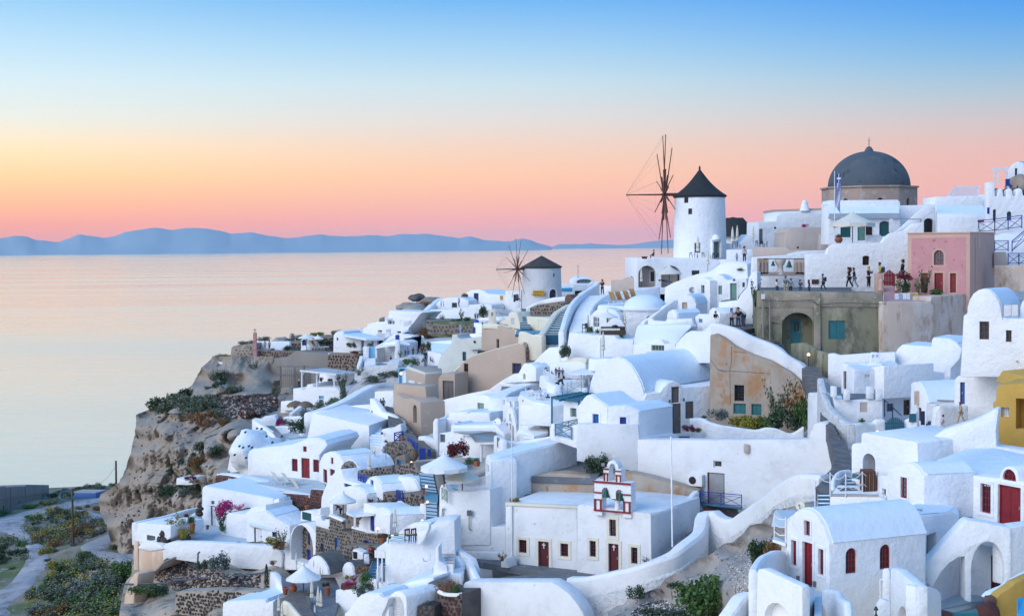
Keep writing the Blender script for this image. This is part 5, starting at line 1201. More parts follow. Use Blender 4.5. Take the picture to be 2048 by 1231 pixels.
def lane2(th,L_,R_2,n,mt,trd=None):
 Lc=crv(L_,12);Rc=crv(R_2,12)
 def at(c,t):k=t*(len(c)-1);i=min(int(k),len(c)-2);return c[i].lerp(c[i+1],k-i)
 for i in range(n):
  a,b,c,d=at(Lc,i/n),at(Rc,i/n),at(Rc,(i+1)/n),at(Lc,(i+1)/n);z=(c.z+d.z)/2;mb=MB()
  q=[Vc((p.x,p.y,z))for p in(a,b,c,d)];mb.hexa([p-Z*1.2 for p in q]+q);st=prt(mb,'step',mt,th,0,.02,1)
  if trd:cc=sum(q,Vc())/4;prt(MP([cc+(p-cc)*.95+Z*.004 for p in q],(0,0,.02)),'tread',trd,st)
lane2(th,La,Ra,20,wht,rfw)
wlr('white sweeping parapet left of broad white staircase',wht,CW('231 186 154 240 160 156 250 125 160 265 90 165 288 62 170 320 38 176 350 19 180 361 5 182',6),.6,3.2)
th=thg('blue_staircase','teal painted staircase between cream walls left of white staircase','staircase',P(400,400,168));lane2(th,W4('165 200 168 190 162 175 210 129 181 235 108 186'),W4('228 202 168 240 160 174 250 125 180 268 98 186'),15,btr,crm)
th=thg('blue_staircase','short teal painted staircase under dry stone wall','staircase',P(185,355,178));lane2(th,W4('76 176 178 72 152 181 68 131 184'),W4('111 176 177.5 102 152 180.5 92 131 184'),8,btr,crm)
s=fac('cream low wall with an alcove panel between two teal staircases',wal,crm,179.4,176.4,Q3('106 200 95 131 150 134 185 139 186 150 170 200'),.8);O(277,292,312,345,ho,pane=crm,dpt=.06)
slab('teal painted landing between two staircases','landing','bluefloor',pts(175,(250,385,172),(110,None,170),(120,None,179),(340,None,177),(400,None,170)),.3)
wlr('cream parapet climbing left of long teal staircase',crm,CW('150 208 166 165 190 168 188 155 174 210 120 180 235 102 184 265 82 188 280 65 190',5),.8,2.2)
wlr('cream low parapet before teal landing',crm,CW('68 200 168 70 186 168 90 189 167 115 198 166.5 131 196 166 150 202 165',4),.6,3)
s=fac('cream wall with a lattice vent left of short teal staircase',wal,crm,182.1,180.1,Q3('28 170 31 120 40 114 59 116 65 135 75 165 80 180'),.8);O(78,272,104,322,wi,wpt,gry,5,7,.08,fw_=.05)
s=fac('dry stone retaining wall with a pale coping, right of small windmill',wal,mor,192,186.8,Q3('79 125 82 116 100 102 135 89 185 81 225 76 235 79 235 102 215 120 190 131 100 131'),1.5)
stones(s.th,sto,s.pl[0],Q3('82 124 86 114 102 104 138 91 185 83 233 80 233 102 214 118 189 129 100 129'),.52,.24,5,bulge=.06)
wlr('white curved coping wall above dry stone wall',wht,CW('95 100 191 130 82 191 165 70 191 200 62 190 250 61 189 280 58 189',5),.8,.9)
s=fac('small stone hut with rubble walls at end of curved wall','hut','pmortar',188,187,Q3('233 85 235 61 242 52 255 54 259 62 268 69 268 85'),2,nme='stone_hut');stones(s.th,'straw',s.pl[0],Q3('235 84 237 62 245 55 254 56 258 64 266 70 266 84'),.45,.22,6)
wlr('cream wall curving up behind stone hut',crm,CW('280 68 189 295 54 192 315 41 195 332 35 198',4),.8,2.4)
zn(880,860,3.3032)
LA,LB=107.5,104.2
s=fac('white chapel block with two dark red doorways wings and small grilled windows','chapel',owh,LA+.3,LB+.6,Q3('199 452 201 435 212 422 216 415 216 240 452 254 454 480 280 462'),9,nme='chapel')
s.th['label']='plain left block of red trimmed church with a cream roof edge'
def chw(s,o1,o2,kind=wi,**k):return O(*o2,kind,drd,k.pop('pane',voi),sur=crm,surw=.24,**k)
chw(s,0,(522,722,572,808),cls_=3,rws=4);chw(s,0,(797,747,847,832),cls_=3,rws=4)
def cross(q):
 o,u,n,w,h=q;th_=None
 mb=MB();c=o+Z*h*.86+n*-.06;mb.obox(c,u,n,-.035,.035,0,.03,-.22,.2);prt(mb,'cross',wpt,CUR[0]);mb=MB();mb.obox(c,u,n,-.14,.14,.002,.028,.02,.09);prt(mb,'cross_arm',wpt,CUR[0])
CUR=[s.th];q=chw(s,0,(650,733,720,932),kind=dor,pane=drd,cls_=1,rws=1);cross(q)
f=fac('','',crm,LA-.05,LB+.55,Q3('215 248 215 239 452 250 452 259'),.5,th=s.th,wname='coping',bvl=.02)
fac('','',owh,LA-.22,LA-.38,Q3('224 452 224 250 237 251 237 454'),.3,th=s.th,wname='pilaster',bvl=.03)
p2=s
s=fac('white right block of red trimmed church, with bell gable','chapel',owh,LB,100.8,Q3('452 482 452 250 462 245 505 250 630 268 680 274 698 276 701 450 650 480'),8,nme='chapel')
CUR[0]=s.th
chw(s,0,(990,729,1030,834),cls_=2,rws=4);chw(s,0,(1120,588,1163,698),cls_=2,rws=4);chw(s,0,(1264,772,1305,880),cls_=2,rws=4);q=chw(s,0,(1114,748,1181,934),kind=dor,pane=drd,cls_=1,rws=1);cross(q)
CH=s.th
wlr('old white curved wall right of church climbing to blue railing',owh,CW('696 275 100.8 725 270 101.5 760 258 103 800 245 105 825 231 106.5 845 209 107.5 856 199 108',5),.5,9)
slab('pale grey stained church roof terrace','roof terrace','slate',pts(105,(560,478,109),(905,None,105.6),(1395,None,102),(1640,None,106.5),(1600,None,113),(560,None,116)),.3,kind=None)
a0=P(1022,545,102.9);a1=P(1253,552,101.6);u=(a1-a0);W_=u.length;u.z=0;u.normalize();n=Vc((u.y,-u.x,0));
if n.y>0:n=-n
th=thg('bell_gable','red trimmed white bell gable with two green bells on church roof','bell gable',a0)
k=1/3.3032*102.3/F
def G(x,y):return a0+u*((x-1022)*k*1.0/max(.2,abs(u.x)))+Z*((545-y)*k+0)
def gp(pts_,t0,t1,nm,mt,cuts=(),bvl=.03):
 s_=Solid(th,nm,mt,[(a0+n*t1,n)]);mb=MB();mb.prism([G(x,y)+n*t0 for x,y in pts_],n*(t1-t0));s_.v=mb.v;s_.f=mb.f;s_.bev=bvl;s_.seg=1
 for c_ in cuts:mb=MB();mb.prism([G(x,y)+n*(t0-.3)for x,y in c_],n*(t1-t0+.6));s_.cuts.append((mb.v,mb.f))
 SOLIDS.append(s_);return s_
gp(Q3('510 280 510 162 628 162 628 280'),-.85,0,'lower_tier',wht,[[(1068,565),(1068,440)]+arcpts(1068,1115,400,368,8)+[(1115,440),(1160,440)]+arcpts(1158,1205,400,375,8)+[(1205,565)]])
gp(Q3('538 163 538 120 548 119')+arcpts(1097,1172,232,186,8)+Q3('586 120 595 121 595 163'),-.85,-.1,'upper_tier',wht,[[(1112,332),(1112,240)]+arcpts(1114,1154,240,205,8)+[(1154,332)]])
mb=MB();mb.lathe(G(1155,540)-n*.4,[(.3,0),(.24,.15),(.2,.3),(.19,1.1),(.3,1.3)],14);prt(mb,'column',wht,th,40)
mb=MB();mb.prism([G(x,y)-n*.45 for x,y in[(1108,408)]+[(1150+42*mt_.cos(t),410+38*mt_.sin(t))for t in[mt_.pi*(1-i/10)for i in range(11)]]+[(1192,408)]],n*.4);prt(mb,'red_basin',drd,th,0,.02)
for x0,y0,x1,y1 in((1018,326,1256,340),(1018,548-30,1256,548-18),(1018,400,1068,410),(1205,400,1256,410),(1020,450,1032,520),(1058,455,1068,520),(1207,455,1217,522),(1242,455,1253,522),(1022,448,1070,456),(1204,450,1256,458)):prt(MP([G(x0,y0)+n*.0,G(x1,y0)+n*.0,G(x1,y1)+n*.0,G(x0,y1)+n*.0],n*.09),'red_trim',rd_,th,0,.01)
for x0,y0,x1,y1 in((1073,240,1112,250),(1154,250,1192,258),(1080,276,1087,326),(1100,276,1107,326),(1158,284,1165,326),(1183,284,1190,326),(1078,270,1110,278),(1155,278,1192,286)):prt(MP([G(x0,y0)-n*.1,G(x1,y0)-n*.1,G(x1,y1)-n*.1,G(x0,y1)-n*.1],n*.09),'red_trim',rd_,th,0,.01)
def bell(c,r,lbe,mt='bell'):
 th_=thg('bell',lbe,'bell',c);prt(ML(c,[(r,0),(r*.92,r*.25),(r*.62,r*.8),(r*.5,r*1.4),(r*.38,r*1.8),(r*.1,r*1.95)],16),'body',mt,th_,50);prt(MT(c+Z*r*1.9,c+Z*r*2.4,r*.12),'hanger',blk,th_);prt(ML(c-Z*r*.25,[(.02,0),(r*.18,r*.15),(.02,r*.3)],8),'clapper',blk,th_);return th_
bell(G(1100,430)+n*.05,.28,'green bronze bell in left arch of red trimmed gable');bell(G(1190,445)+n*.05,.28,'green bronze bell in right arch of red trimmed gable')
prt(MT(G(1134,188)-n*.4,G(1134,150)-n*.4,.03),'cross_post',crm,th);prt(MT(G(1124,163)-n*.4,G(1146,163)-n*.4,.03),'cross_arm',crm,th)
mb=MB();mb.box(G(1082,215)+n*.1,(.12,.15,.1));prt(mb,'floodlight',met,th,0,.02)
fac('ochre rock face with grey mortar seams behind church roof','rock wall','peel',113,108,Q3('300 260 301 151 350 143 400 140 480 150 505 160 620 140 645 145 700 158 770 178 850 201 845 220 820 250'),1.5,nme='rock_wall')
mb=MB();mb.prism(W4('301 152 112.8 515 159 110.9 545 118 114 500 95 119 450 95 121 350 131 116'),(0,0,-.5));so1(mb,'stone_ledge','slate','sloping grey patched stone ledge above ochre rock face','stone ledge',bevel=.05)
mb=MB();mb.prism(W4('618 141 111.5 770 178 110.5 770 185 110.3 618 150 111.3'),Vc((0,1.2,.15)));so1(mb,'stone_coping','slate','thin grey slab edging right of bell gable','coping',bevel=.03)
s=fh('tall white side house with a rounded gable left of church',113.6,110.5,Q3('149 310 150 92 156 80 168 96 171 102 172 320'),2)
O(303,225,322,285,wi,wpt,'paleglass',1,2,minw=.4)
th=s.th;s=solid(th,'long_wall',wht,W4('168 103 110.5 299 66 113 452 31 117 450 -10 124 370 20 124 295 38 122 155 81 116'),down=9)
mb=MB();mb.prism(W4('172 100 110.8 299 64 113.3 450 31 117 370 21 123.5 295 39 121.5 161 82 115.8'),(0,0,.05));prt(mb,'roof',rfw,th)
s=fac('white plastered lower wall with a lamp pipe left of church',hou,owh,110.8,108.5,Q3('48 415 38 300 31 285 31 209 165 198 170 320 216 320 217 425 100 422'),4)
th=s.th;prt(MH(W4('96 272 109.6 96 325 109.6 102 330 109.6'),.05,4),'cable_pipe',gry,th);prt(MX(P(193,545,109.5),(.18,.12,.2)),'junction_box',gry,th)
fac('low white plinth step left of church',wal,owh,109.6,107.9,Q3('65 425 66 400 218 403 220 430'),.5,nme='plinth')
fac('white lower wall of cube house above bell gable',wal,owh,112.95,112.45,Q3('452 100 452 -20 655 -20 660 50 660 150 550 120 452 100'),1.0)
s=fac('long old white wall with a grey door, vent and air conditioner',wal,owh,113,104,Q3('615 145 650 50 650 31 850 33 1185 31 1220 30 1222 10 1238 -22 1260 -26 1279 -22 1286 20 1292 60 1320 92 1300 118 1285 135 1245 170 1150 220 1000 270 870 270 845 190 770 176 618 138'),1.4)
OW=s
O(1766,280,1880,520,dor,drd,met,1,1,.2,lab='faded grey door in a dark red frame');O(1806,201,1860,245,wi,wpt,voi,1,1,.25)
th=thg('air_conditioner','white air conditioner box on old wall left of grey door','air conditioner',P(1685,358,110));pl=(s.pl[0][0]+s.pl[0][1]*.55,s.pl[0][1]);n=s.pl[0][1];u=Vc((-n.y,n.x,0));c=PP(1682,331,pl)
if u.x<0:u=-u
mb=MB();mb.obox(c,u,n,-.62,.62,-.5,0,-.45,.45);prt(mb,'case',wpt,th,0,.03);mb=MB();v=[];mb.prism([c+u*(-.18+.3*mt_.cos(t))+Z*(.3*mt_.sin(t))+n*.0 for t in[2*mt_.pi*i/20 for i in range(20)]],n*.03);prt(mb,'fan_grille',blk,th)
mb=MB();mb.lathe(P(1820,268,111),[(.1,0),(.16,.2),(.1,.45)],10);so1(mb,'wall_lantern',gry,'small grey lantern above grey door','lantern')
slab('grey blue balcony slab under blue railing','balcony','teal',W4('861 242 108.2 996 256 107 998 246 109.3 870 235 110.4'),.12,'balcony_slab');rail('dark blue crossed railing before grey door',W4('861 242 108.3 996 254 107.1'),blu,h=mx_(82,108),panel=1.45,r=.035)
mb=MB();mb.box(P(2025,120,107.6),(mx_(16,109),.15,mx_(28,109)));so1(mb,'meter_box',stn,'pale box with twin pipes on old wall','meter box',bevel=.02)
for x in(2020,2032):so1(MT(P(x,150,107.9),P(x+6,296,107.9),.05),'pipe',met,'left'*(x==2020)+'right'*(x!=2020)+' pipe of pair below pale box on old wall','pipe')
fac('rough dark stone patch under blue railing','rock','rubble',108.7,108,Q3('875 320 880 250 1000 258 1005 300 950 340'),1,nme='rock_patch')
th=thg('picket_gate','narrow dark red gate under blue railing at top of grey steps','gate',P(1760,660,106));
for i in range(4):prt(MX(P(1750+i*8,585,106),(.09,.03,mx_(74,106))),'picket',drd,th)
for z in(530,640):prt(MX(P(1762,z,106.1),(.5,.03,.05)),'rail',drd,th)
th=thg('stone_stairs','grey stone stairs between church side wall and curved parapet','stairs',P(1500,830,98));lane2(th,W4('735 418 98.5 770 382 100.5 805 352 103 850 320 105.5'),W4('762 419 97.3 795 392 99 840 362 101 876 345 103'),7,'step')
PC=CW('416 489 98.5 450 488 98 500 482 97 600 462 96 700 434 95.3 780 406 95.5 825 375 96.5 865 345 98 882 320 99 888 280 100 895 268 100 915 285 99.5 950 294 98.5 980 275 97 1005 258 95.5 1030 240 94 1060 220 92 1100 185 89.5 1150 155 87 1200 146 86 1252 149 85',5)
wlr('long thick white parapet sweeping from church yard up to right',owh,PC,1.0,2.0,rnd=.25)
wlr('peeling white retaining wall below long sweeping parapet','peelwhite',[p+Vc((0,-.12,-1.1))for p in PC],.9,5,rnd=.2,downs=[4.5-2.2*max(0,min(1,(i-25)/25))for i in range(len(PC))])
slab('grey stained concrete church yard','church yard','slate',pts(104,(700,940,104),(150,None,109),(170,None,111),(900,None,106),(1420,None,101),(1560,None,100),(1400,None,97),(830,None,98.8),(150,None,101.5)),.5,'church_yard')
fac('old white rounded wall along bottom edge below church yard',wal,owh,99,93.9,Q3('72 665 74 515 76 502 90 500 368 500 395 515 425 538 452 570 472 600 492 665'),1.5,bvl=.2)
fac('white slanting rear wall at left of church yard',wal,owh,105.1,102.1,Q3('35 505 38 440 46 400 50 390 62 400 102 425 116 468 117 505'),.5)
fac('rounded white bollard wall at left corner of church',wal,owh,106.5,105.9,Q3('200 452 201 434 209 421 220 420 225 455'),1)
so1(MT(P(1526,42,101.5),P(1535,770,98.6),.055,k=8),'pole',wpt,'tall white pole before long old wall','pole');so1(MT(P(472,-80,108),P(476,472,108),.045,k=8),'pole',wpt,'slender white pole left of bell gable','pole');so1(MT(P(474,505,106.5),P(476,905,106.5),.05,k=6),'downpipe',wpt,'white downpipe on left corner of church front','pipe')
zn(780,460,3.62)
c=P(1098,264,247);a=Vc((-.91,-.41,0)).normalized()
W2,T2=windmill('squat grey white windmill with bare rust coloured sails and a yellow signboard',c,mx_(139,247),mx_(146,247),mx_(300,247),mx_(80,247),'mill','thatch2',a,mx_(172,247)/.91,mx_(328,247)/.91,mx_(222,247),8,conc=False,spr=.06,zh=-.35)
r2=mx_(141,247)
T2.pl=[cyl_plane(c,r2-.05,1188,325)];opn(T2,0,1180,312,1197,341,wi,wpt,ggl,1,1,.25)
T2.pl=[cyl_plane(c,r2+.1,1180,470)];opn(T2,0,1154,426,1206,502,dor,nav,nav,2,2,.5,arch=1,sur=wht)
pl=cyl_plane(c,r2+.32,1076,455);th=thg('signboard','yellow signboard with red and dark lettering on small windmill','sign',pl[0]-Z*1)
n=pl[1];u=Vc((-n.y,n.x,0));u=u if u.x>0 else-u;q=[PP(x,y,pl)for x,y in((1033,476),(1118,476),(1118,436),(1033,436))];o=sum(q,Vc())/4;w=(q[1]-q[0]).length;h=(q[3]-q[0]).length
prt(MB().obox(o,u,n,-w/2,w/2,-.06,.04,-h/2,h/2),'board','yellow',th,0,.01)
text_on(o+n*.06+u*w*.22+Z*h*.2,u,n,'Cafe &',h*.36,blk,th);text_on(o+n*.06-Z*h*.24,u,n,'Swimming Pool',h*.42,blk,th)
mb=MB();mb.path([o+n*.07+u*(-w*.42+w*.42*t)+Z*(h*.2+h*.13*mt_.sin(t*22))for t in[i/24 for i in range(25)]],.03,4);prt(mb,'red_script',rd_,th)
s=fh('small white cube house with a blue framed window left of small windmill',250,249,Q3('416 320 417 223 419 220 474 218 475 320'),4);O(893,466,932,520,wi,'teal',gls,1,2,.3)
s=fh('long white house with a rounded hump roof and a dark blue door',262.3,256,Q3('265 280 272 235 280 224 295 218 320 217 338 221 352 231 380 234 416 237 419 280'),6,roof=(2,8),rt=.06)
O(607,456,641,512,dor,nav,nav,1);q=PP(814,487,s.pl[0]);th=thg('signboard','small yellow sign on long white hump roofed house','sign',q);prt(MB().obox(q,Vc((1,0,0)),Vc((0,-1,0)),-mx_(18,256),mx_(18,256),-.2,.12,-mx_(13,256),mx_(13,256)),'board','yellow',th)
fac('dark grey base wall below long hump roofed house',wal,con,254,252,Q3('350 320 352 275 418 276 418 320'),1)
s=fh('white low vaulted house with a dark square window left of blue flag',258.6,256,Q3('145 290 172 262 182 252 200 247 220 245 250 245 270 250 284 258 286 310'),5,roof=(2,7));O(448,525,485,560,wi,'dteal',gls,2,1,.3)
fwh('white terrace wall below vaulted house with a stair line',252.1,245.9,Q3('120 340 131 300 145 288 200 288 284 280 286 270 360 268 368 272 368 340'),5)
wlr('long white diagonal stair wall sweeping down to promenade',wht,CW('192 246 262 165 265 258 135 295 252 108 325 246 80 350 240 60 372 236',5),1.2,4,rnd=.3)
fwh('white stepped stair parapet under diagonal wall',243,243,Q3('30 380 60 350 95 315 122 295 131 298 131 340 100 370 75 395 30 395'),.8)
s=fac('dark dry stone terrace wall under palm and cypress bushes',wal,mor,232.7,226,Q3('112 405 114 378 131 374 131 328 150 329 200 336 260 339 304 336 306 390 240 395 225 402'),2.5)
stones(s.th,gst,s.pl[0],Q3('132 372 132 330 150 331 200 338 260 340 302 338 304 374 215 376 150 376'),.75,.2,8,bulge=.1);stones(s.th,sto,s.pl[0],Q3('115 400 116 381 150 379 215 380 220 398 150 400'),.6,.2,9,bulge=.1)
mb=MB();mb.prism([P(228,762,231),P(262,752,230),(P(440,768,228)),P(608,770,226),P(608,748,229),P(430,752,231),P(300,752,234)],(0,0,-.3));so1(mb,'planting_bed','earth','narrow planted bed between two dry stone walls','planting bed')
slab('planted earth bed behind dark dry stone wall','planting bed','earth',W4('131 328 232 305 338 226 310 320 236 200 320 240 131 320 240'),.4,'planting_bed')
th=thg('small_chapel','tiny white chapel tower with a bright blue dome and cross','chapel',P(625,780,222));s=solid(th,wal,wht,pts(220,(608,672,220),(665,None,219),(665,None,223),(608,None,224)),down=9)
c=P(627,668,221.5);r=mx_(19,221);prt(ML(c,[(r,0),(r*.9,r*.5),(r*.6,r*.95),(.05,r*1.15)],16),'dome',blu,th,60);prt(MT(c+Z*r,c+Z*(r+1.9),.05),'cross',wpt,th);prt(MX(c+Z*(r+1.5),(.35,.04,.05)),'cross_arm',wpt,th)
prt(MX(P(607,725,219.8),(.15,.1,mx_(24,220))),'blue_post',blu,th)
fh('white house with a pale canopy between chapel and tan wall',222.1,216,Q3('244 430 245 382 280 376 305 374 320 372 334 378 335 430'),4)
fh('sky blue lit flat house behind pale green curved chimney house',214.3,212,Q3('136 480 138 440 148 435 149 404 224 400 225 480'),8)
mb=MB();mb.prism(W4('150 435 209.5 190 450 207 225 430 209 224 403 213.2 149 406 214'),(0,0,-.3));so1(mb,wrf,rfw,'pale blue sloping roof terrace left of curved chimney house','roof',bevel=.03)
s=fac('pale grey green house with a long curved buttress and square chimney',hou,'palegrey',196.1,192,Q3('170 515 175 480 181 460 192 442 210 425 221 410 224 395 225 378 243 377 245 388 256 395 265 392 280 406 288 430 374 425 374 465 225 518'),3.5)
O(524,880,552,945,dor,'dteal','dteal',1,dpt=.35);O(634,872,690,905,wi,brw,voi,2,1,.3)
sl=fac('','','palegrey',193.5,191.1,Q3('288 434 282 415 272 400 265 393 295 389 354 385 364 398 372 426'),1.5,th=s.th,wname='vault_front')
for x,y in((612,808),(680,805)):prt(ML(PP(x,y,sl.pl[0])-Vc((0,.12,0)),[(.06,-.15),(.2,0),(.06,.2)],8),'roof_vent',brw,s.th)
s=fac('long tan plastered wall house above cream landing',hou,'tan',188.3,179.9,Q3('330 435 332 345 338 340 400 345 460 364 466 372 466 418 372 435'),4);O(770,788,790,852,dor,brw,brw,1,dpt=.3)
wlr('cream coping wall along top of long tan house',crm,CW('334 339 187.6 380 340 185 430 351 182.4 465 368 179.6',4),.5,.6)
fac('cream block at right end of long tan house',wal,crm,179.5,177,Q3('463 430 464 368 472 369 515 374 518 388 500 395 480 405'),1.5)
chimney(712,580,770,690,187,'cream tall chimney with a dark slot on long tan house',crm,1)
fac('white flat canopy roof by cream chimney',cpy,wht,192,188,Q3('324 328 325 320 356 315 435 312 440 328'),4,nme=cpy,bvl=.04)
fac('cream house wall behind cream chimney',hou,crm,188,184.2,Q3('384 350 385 334 415 325 434 305 435 296 465 295 479 325 492 360 470 368'),2)
s=fac('big tan house with a slanted wall top and navy windows',hou,'tan',172.1,166,Q3('228 616 220 590 224 518 260 482 290 459 320 448 480 406 488 425 492 480 492 550 400 575 320 595 290 630'),4)
O(535,965,566,1055,wi,brw,voi,2,3,.25);O(891,968,945,1033,shu,nav,cls_=2,dpt=.25,sur=brw,surw=.1);O(490,1150,515,1200,wi,brw,gls,1,1)
wlr('pale coping along slanted top of big tan house',crm,W4('224 515 171.8 260 481 171.2 290 458 170.5 320 446 170 481 404 166.2'),.5,.25)
s=fac('tan door block of big tan house',hou,'tan',169,167,Q3('131 650 132 590 185 522 190 518 235 519 235 620 190 630'),3);O(381,1090,460,1226,dor,gdo,gdo,2,3,.25,handle=False)
top=W4('60 495 171 126 519 167.5 186 515 168.5 178 486 177 70 484 179')
th=thg('tan_house','tan square house with two white blinds and a pale green roof rim',hou,P(240,1240,170));s=solid(th,wal,'tan',W4('59 500 171 126 520 167.5 187 516 168.3 187 500 175 70 485 179'),down=13)
O(134,1086,178,1172,shu,wpt,cls_=1,dpt=.1);O(202,1102,229,1190,shu,wpt,cls_=1,dpt=.1)
wlr('','palegrey',[q+Z*.1 for q in(top[4],top[0],top[1],top[2])],.4,.9,th=th,pname='parapet',shift=False)
prt(MP([q-Z*.55 for q in top],(0,0,.05)),'roof','palegrey',th)
th=thg('carved_finial','carved brown stone finial at end of tan house wall','finial',P(997,962,164));c=P(997,962,164);k=mx_(1,164)
for i,(w_,z0,z1)in enu(((16,0,20),(13,20,50),(16,50,58),(13,58,88),(15,88,96),(9,96,118),(4,118,138))):prt(MX(c+Z*(z0+z1)/2*k,(w_*k,w_*k*.8,(z1-z0)/2*k)),'carved_block','rust'if i%2 else gdo,th,0,.03)
zn(520,780,3.8458)
s=fac('tall tan curved retaining wall with a narrow arched window by lane',hou,'tan',163.3,155.8,Q3('510 65 514 15 522 11 550 30 575 34 580 30 608 42 616 46 620 190 580 175 545 140 525 110'),3);O(1178,112,1206,250,ho,pane=voi,arch=1,dpt=.6)
fac('lower tan wall base left of narrow white doorway',wal,'tan',164,160.1,Q3('512 30 514 -25 635 -15 642 40 580 35'),2)
zn(880,700,5.128)
s=fh('white sloping wall below big tan house',158.1,146,Q3('-5 350 0 260 30 250 145 222 250 202 280 180 325 150 380 120 400 120 425 75 435 65 442 70 470 70 492 90 492 160 320 170 300 250 240 240 100 320 0 380'),2)
O(852,238,878,298,ho,pane=bei,arch=1,dpt=.3)
fh('white roofed terrace block with curved wall under navy window',158,153.7,Q3('435 160 436 75 450 65 480 60 530 10 560 -15 625 -10 645 60 650 110 525 120 492 165'),2)
s=fh('white low curved house with pale green door and a planter',148.5,141.6,Q3('-5 360 0 345 48 342 70 320 108 280 120 255 145 238 180 230 220 229 243 235 310 280 320 300 320 380 -5 380'),3)
O(384,540,450,614,dor,sag,sag,1,handle=False);O(516,612,530,712,dor,gry,gry,1)
s=fh('white low block before planter house with small vent',141.8,137.7,Q3('-5 430 -2 350 45 345 49 318 140 316 145 328 150 320 250 322 255 350 270 430'),3.5,roof=(4,8));O(185,730,240,748,wi,gry,voi,1,1,.15)
wlr('white rounded curved low wall left of planter block',wht,CW('-10 350 139 10 349 140 30 345 141 45 330 142',4),.4,5)
s=fh('white flat house behind grey slatted awning',133.8,129.4,Q3('-5 540 -4 425 55 425 56 385 62 378 70 385 285 382 330 430 335 500 300 540'),3,roof=(2,5))
O(-2,860,52,945,wi,sag,ggl,1,1);
mb=MB();mb.prism(W4('65 400 132.5 285 396 130 280 360 134 65 372 137'),(0,0,-.3));so1(mb,wrf,rfw,'pale flat roof with a white star ornament above grey awning','roof',bevel=.03)
th=thg('slatted_awning','grey weathered slatted awning on white posts','awning',P(425,1130,127));A_=W4('92 422 131 152 431 129.5 189 478 126.5 318 472 125.5 280 414 130.5')
prt(MP(A_,(0,0,-.08)),'awning_board',met,th)
for i in range(14):
 t=(i+.5)/14;prt(MT(A_[1].lerp(A_[2],t)+Z*.03,A_[4].lerp(A_[3],t)+Z*.03,.03,k=4),'slat',met,th)
for x,y,d_,yb in((425,960,126.6,1140),(245,870,131,1080)):prt(MT(P(x,y,d_),XD(x,P(x,yb,d_).z,d_),.14,k=8),pos,wpt,th)
prt(beam(MB(),P(365,955,126.6),P(640,950,125.4),.14,.16),'beam',wpt,th)
dish('big white satellite dish left of narrow arched house',592,745,131,50,(-.75,-.9,.35),wpt,1.2)
s=fh('narrow white arched house with slim windows and an open doorway',132.2,127.5,Q3('334 465 336 350 340 325 348 306 356 299 365 301 374 315 381 340 388 380 395 470'),EX(715,600,130,860,592)+Vc((0,1.5,0)),roof=(2,8))
O(686,745,700,855,wi,gry,ggl,1,3,.2,minw=.4);O(706,748,732,905,dor,gry,wpt,1,minw=.6,dpt=.25);O(738,775,756,930,wi,gry,ggl,1,3,.2,minw=.4);O(708,650,724,733,wi,gry,ggl,1,2,.2,minw=.35)
s=fh('white narrow passage wall with arched windows where a woman stands',139,136.9,Q3('320 380 322 250 328 240 336 245 340 270 380 260 382 350 350 320 340 340'),2);O(650,500,668,560,wi,wpt,ggl,1,2,arch=1,minw=.3)
wlr('white long sloping parapet roof above passage',wht,CW('326 250 140 360 220 142 410 198 144 460 178 146 510 165 147',4),1.6,2.0)
fac('white awning roof before cafe terrace',cpy,wht,150.2,147.1,Q3('300 172 310 168 395 150 470 146 506 160 380 188 320 186'),2,nme=cpy)
s=fh('white cafe terrace house with a scalloped arch niche',128,122,Q3('400 500 402 360 402 232 410 230 470 260 515 268 570 285 570 500'),4);th=s.th
O(1020,670,1125,960,ho,pane=wht,arch=1,dpt=1.0);O(843,508,856,530,ho,pane=gry,dpt=.1,minw=.15)
fac('','',wht,121.8,124,Q3('569 390 570 285 634 290 635 390'),3,th=th,wname='side_wall')
slab('white upper cafe terrace floor with diners',ter,wht,pts(128,(940,540,125.5),(800,None,130),(830,None,136),(1180,None,136),(1270,None,128),(1160,None,124.5)),.3)
mb=MB();mb.prism(CW('392 425 125.5 410 395 126 450 372 126.5 500 365 127',4)+W4('555 385 125 555 420 122.5 482 442 121 425 440 122'),(0,0,-.25));so1(mb,'scalloped_canopy',wcv,'white scalloped canopy on thin posts by arch niche',cpy,bevel=.03)
for x in(812,972):so1(MT(P(x,870,122),P(x,980,122),.06),'canopy_post',wpt,('left'if x==812 else'right')+' thin white post of scalloped canopy',pos)
fh('white stepped pier and wall between two cafe terraces',140.2,132,Q3('506 280 510 135 518 128 531 132 535 155 575 175 586 182 588 280'),.6)
fwh('white wall right of standing waiter',136,133,Q3('628 240 629 190 650 186 655 192 740 192 740 240'),.4)
slab('white upper terrace where waiter serves',ter,wht,pts(136,(1180,450,134),(1480,None,132),(1480,None,148),(1060,None,150),(1030,None,142)),.3)
fh('white round shouldered low wall behind top cafe terrace',152,148.1,Q3('492 165 492 120 530 95 560 75 600 62 650 59 745 59 750 145 660 145'),4,roof=(3,6))
fac('white planter wall holding dark bush and lanterns','planter',crm,149.9,148,Q3('652 65 654 39 720 37 750 45 750 65'),1.5,nme='planter')
wlr('white terrace wall with closed parasols before lounge',wht,W4('625 30 154 675 10 153 725 -30 152 820 -65 150'),.6,5)
th=thg('square_awning','white peaked square awning by great vault gable','awning',P(1445,400,140));c=P(1470,185,141);k=mx_(1,141);v=W4('665 116 139 792 120 138 800 102 143 690 102 144')
mb=MB();mb.add([*v,c,*[q-Z*.12 for q in v]],[(0,1,4),(1,2,4),(2,3,4),(3,0,4),(0,1,6,5),(1,2,7,6),(2,3,8,7),(3,0,5,8),(5,6,7,8)]);prt(mb,cpy,wcv,th);prt(MT(P(1447,240,140),P(1447,400,140),.07),pos,wpt,th);prt(MT(P(1530,240,140.5),P(1530,350,140.5),.12),pos,wpt,th)
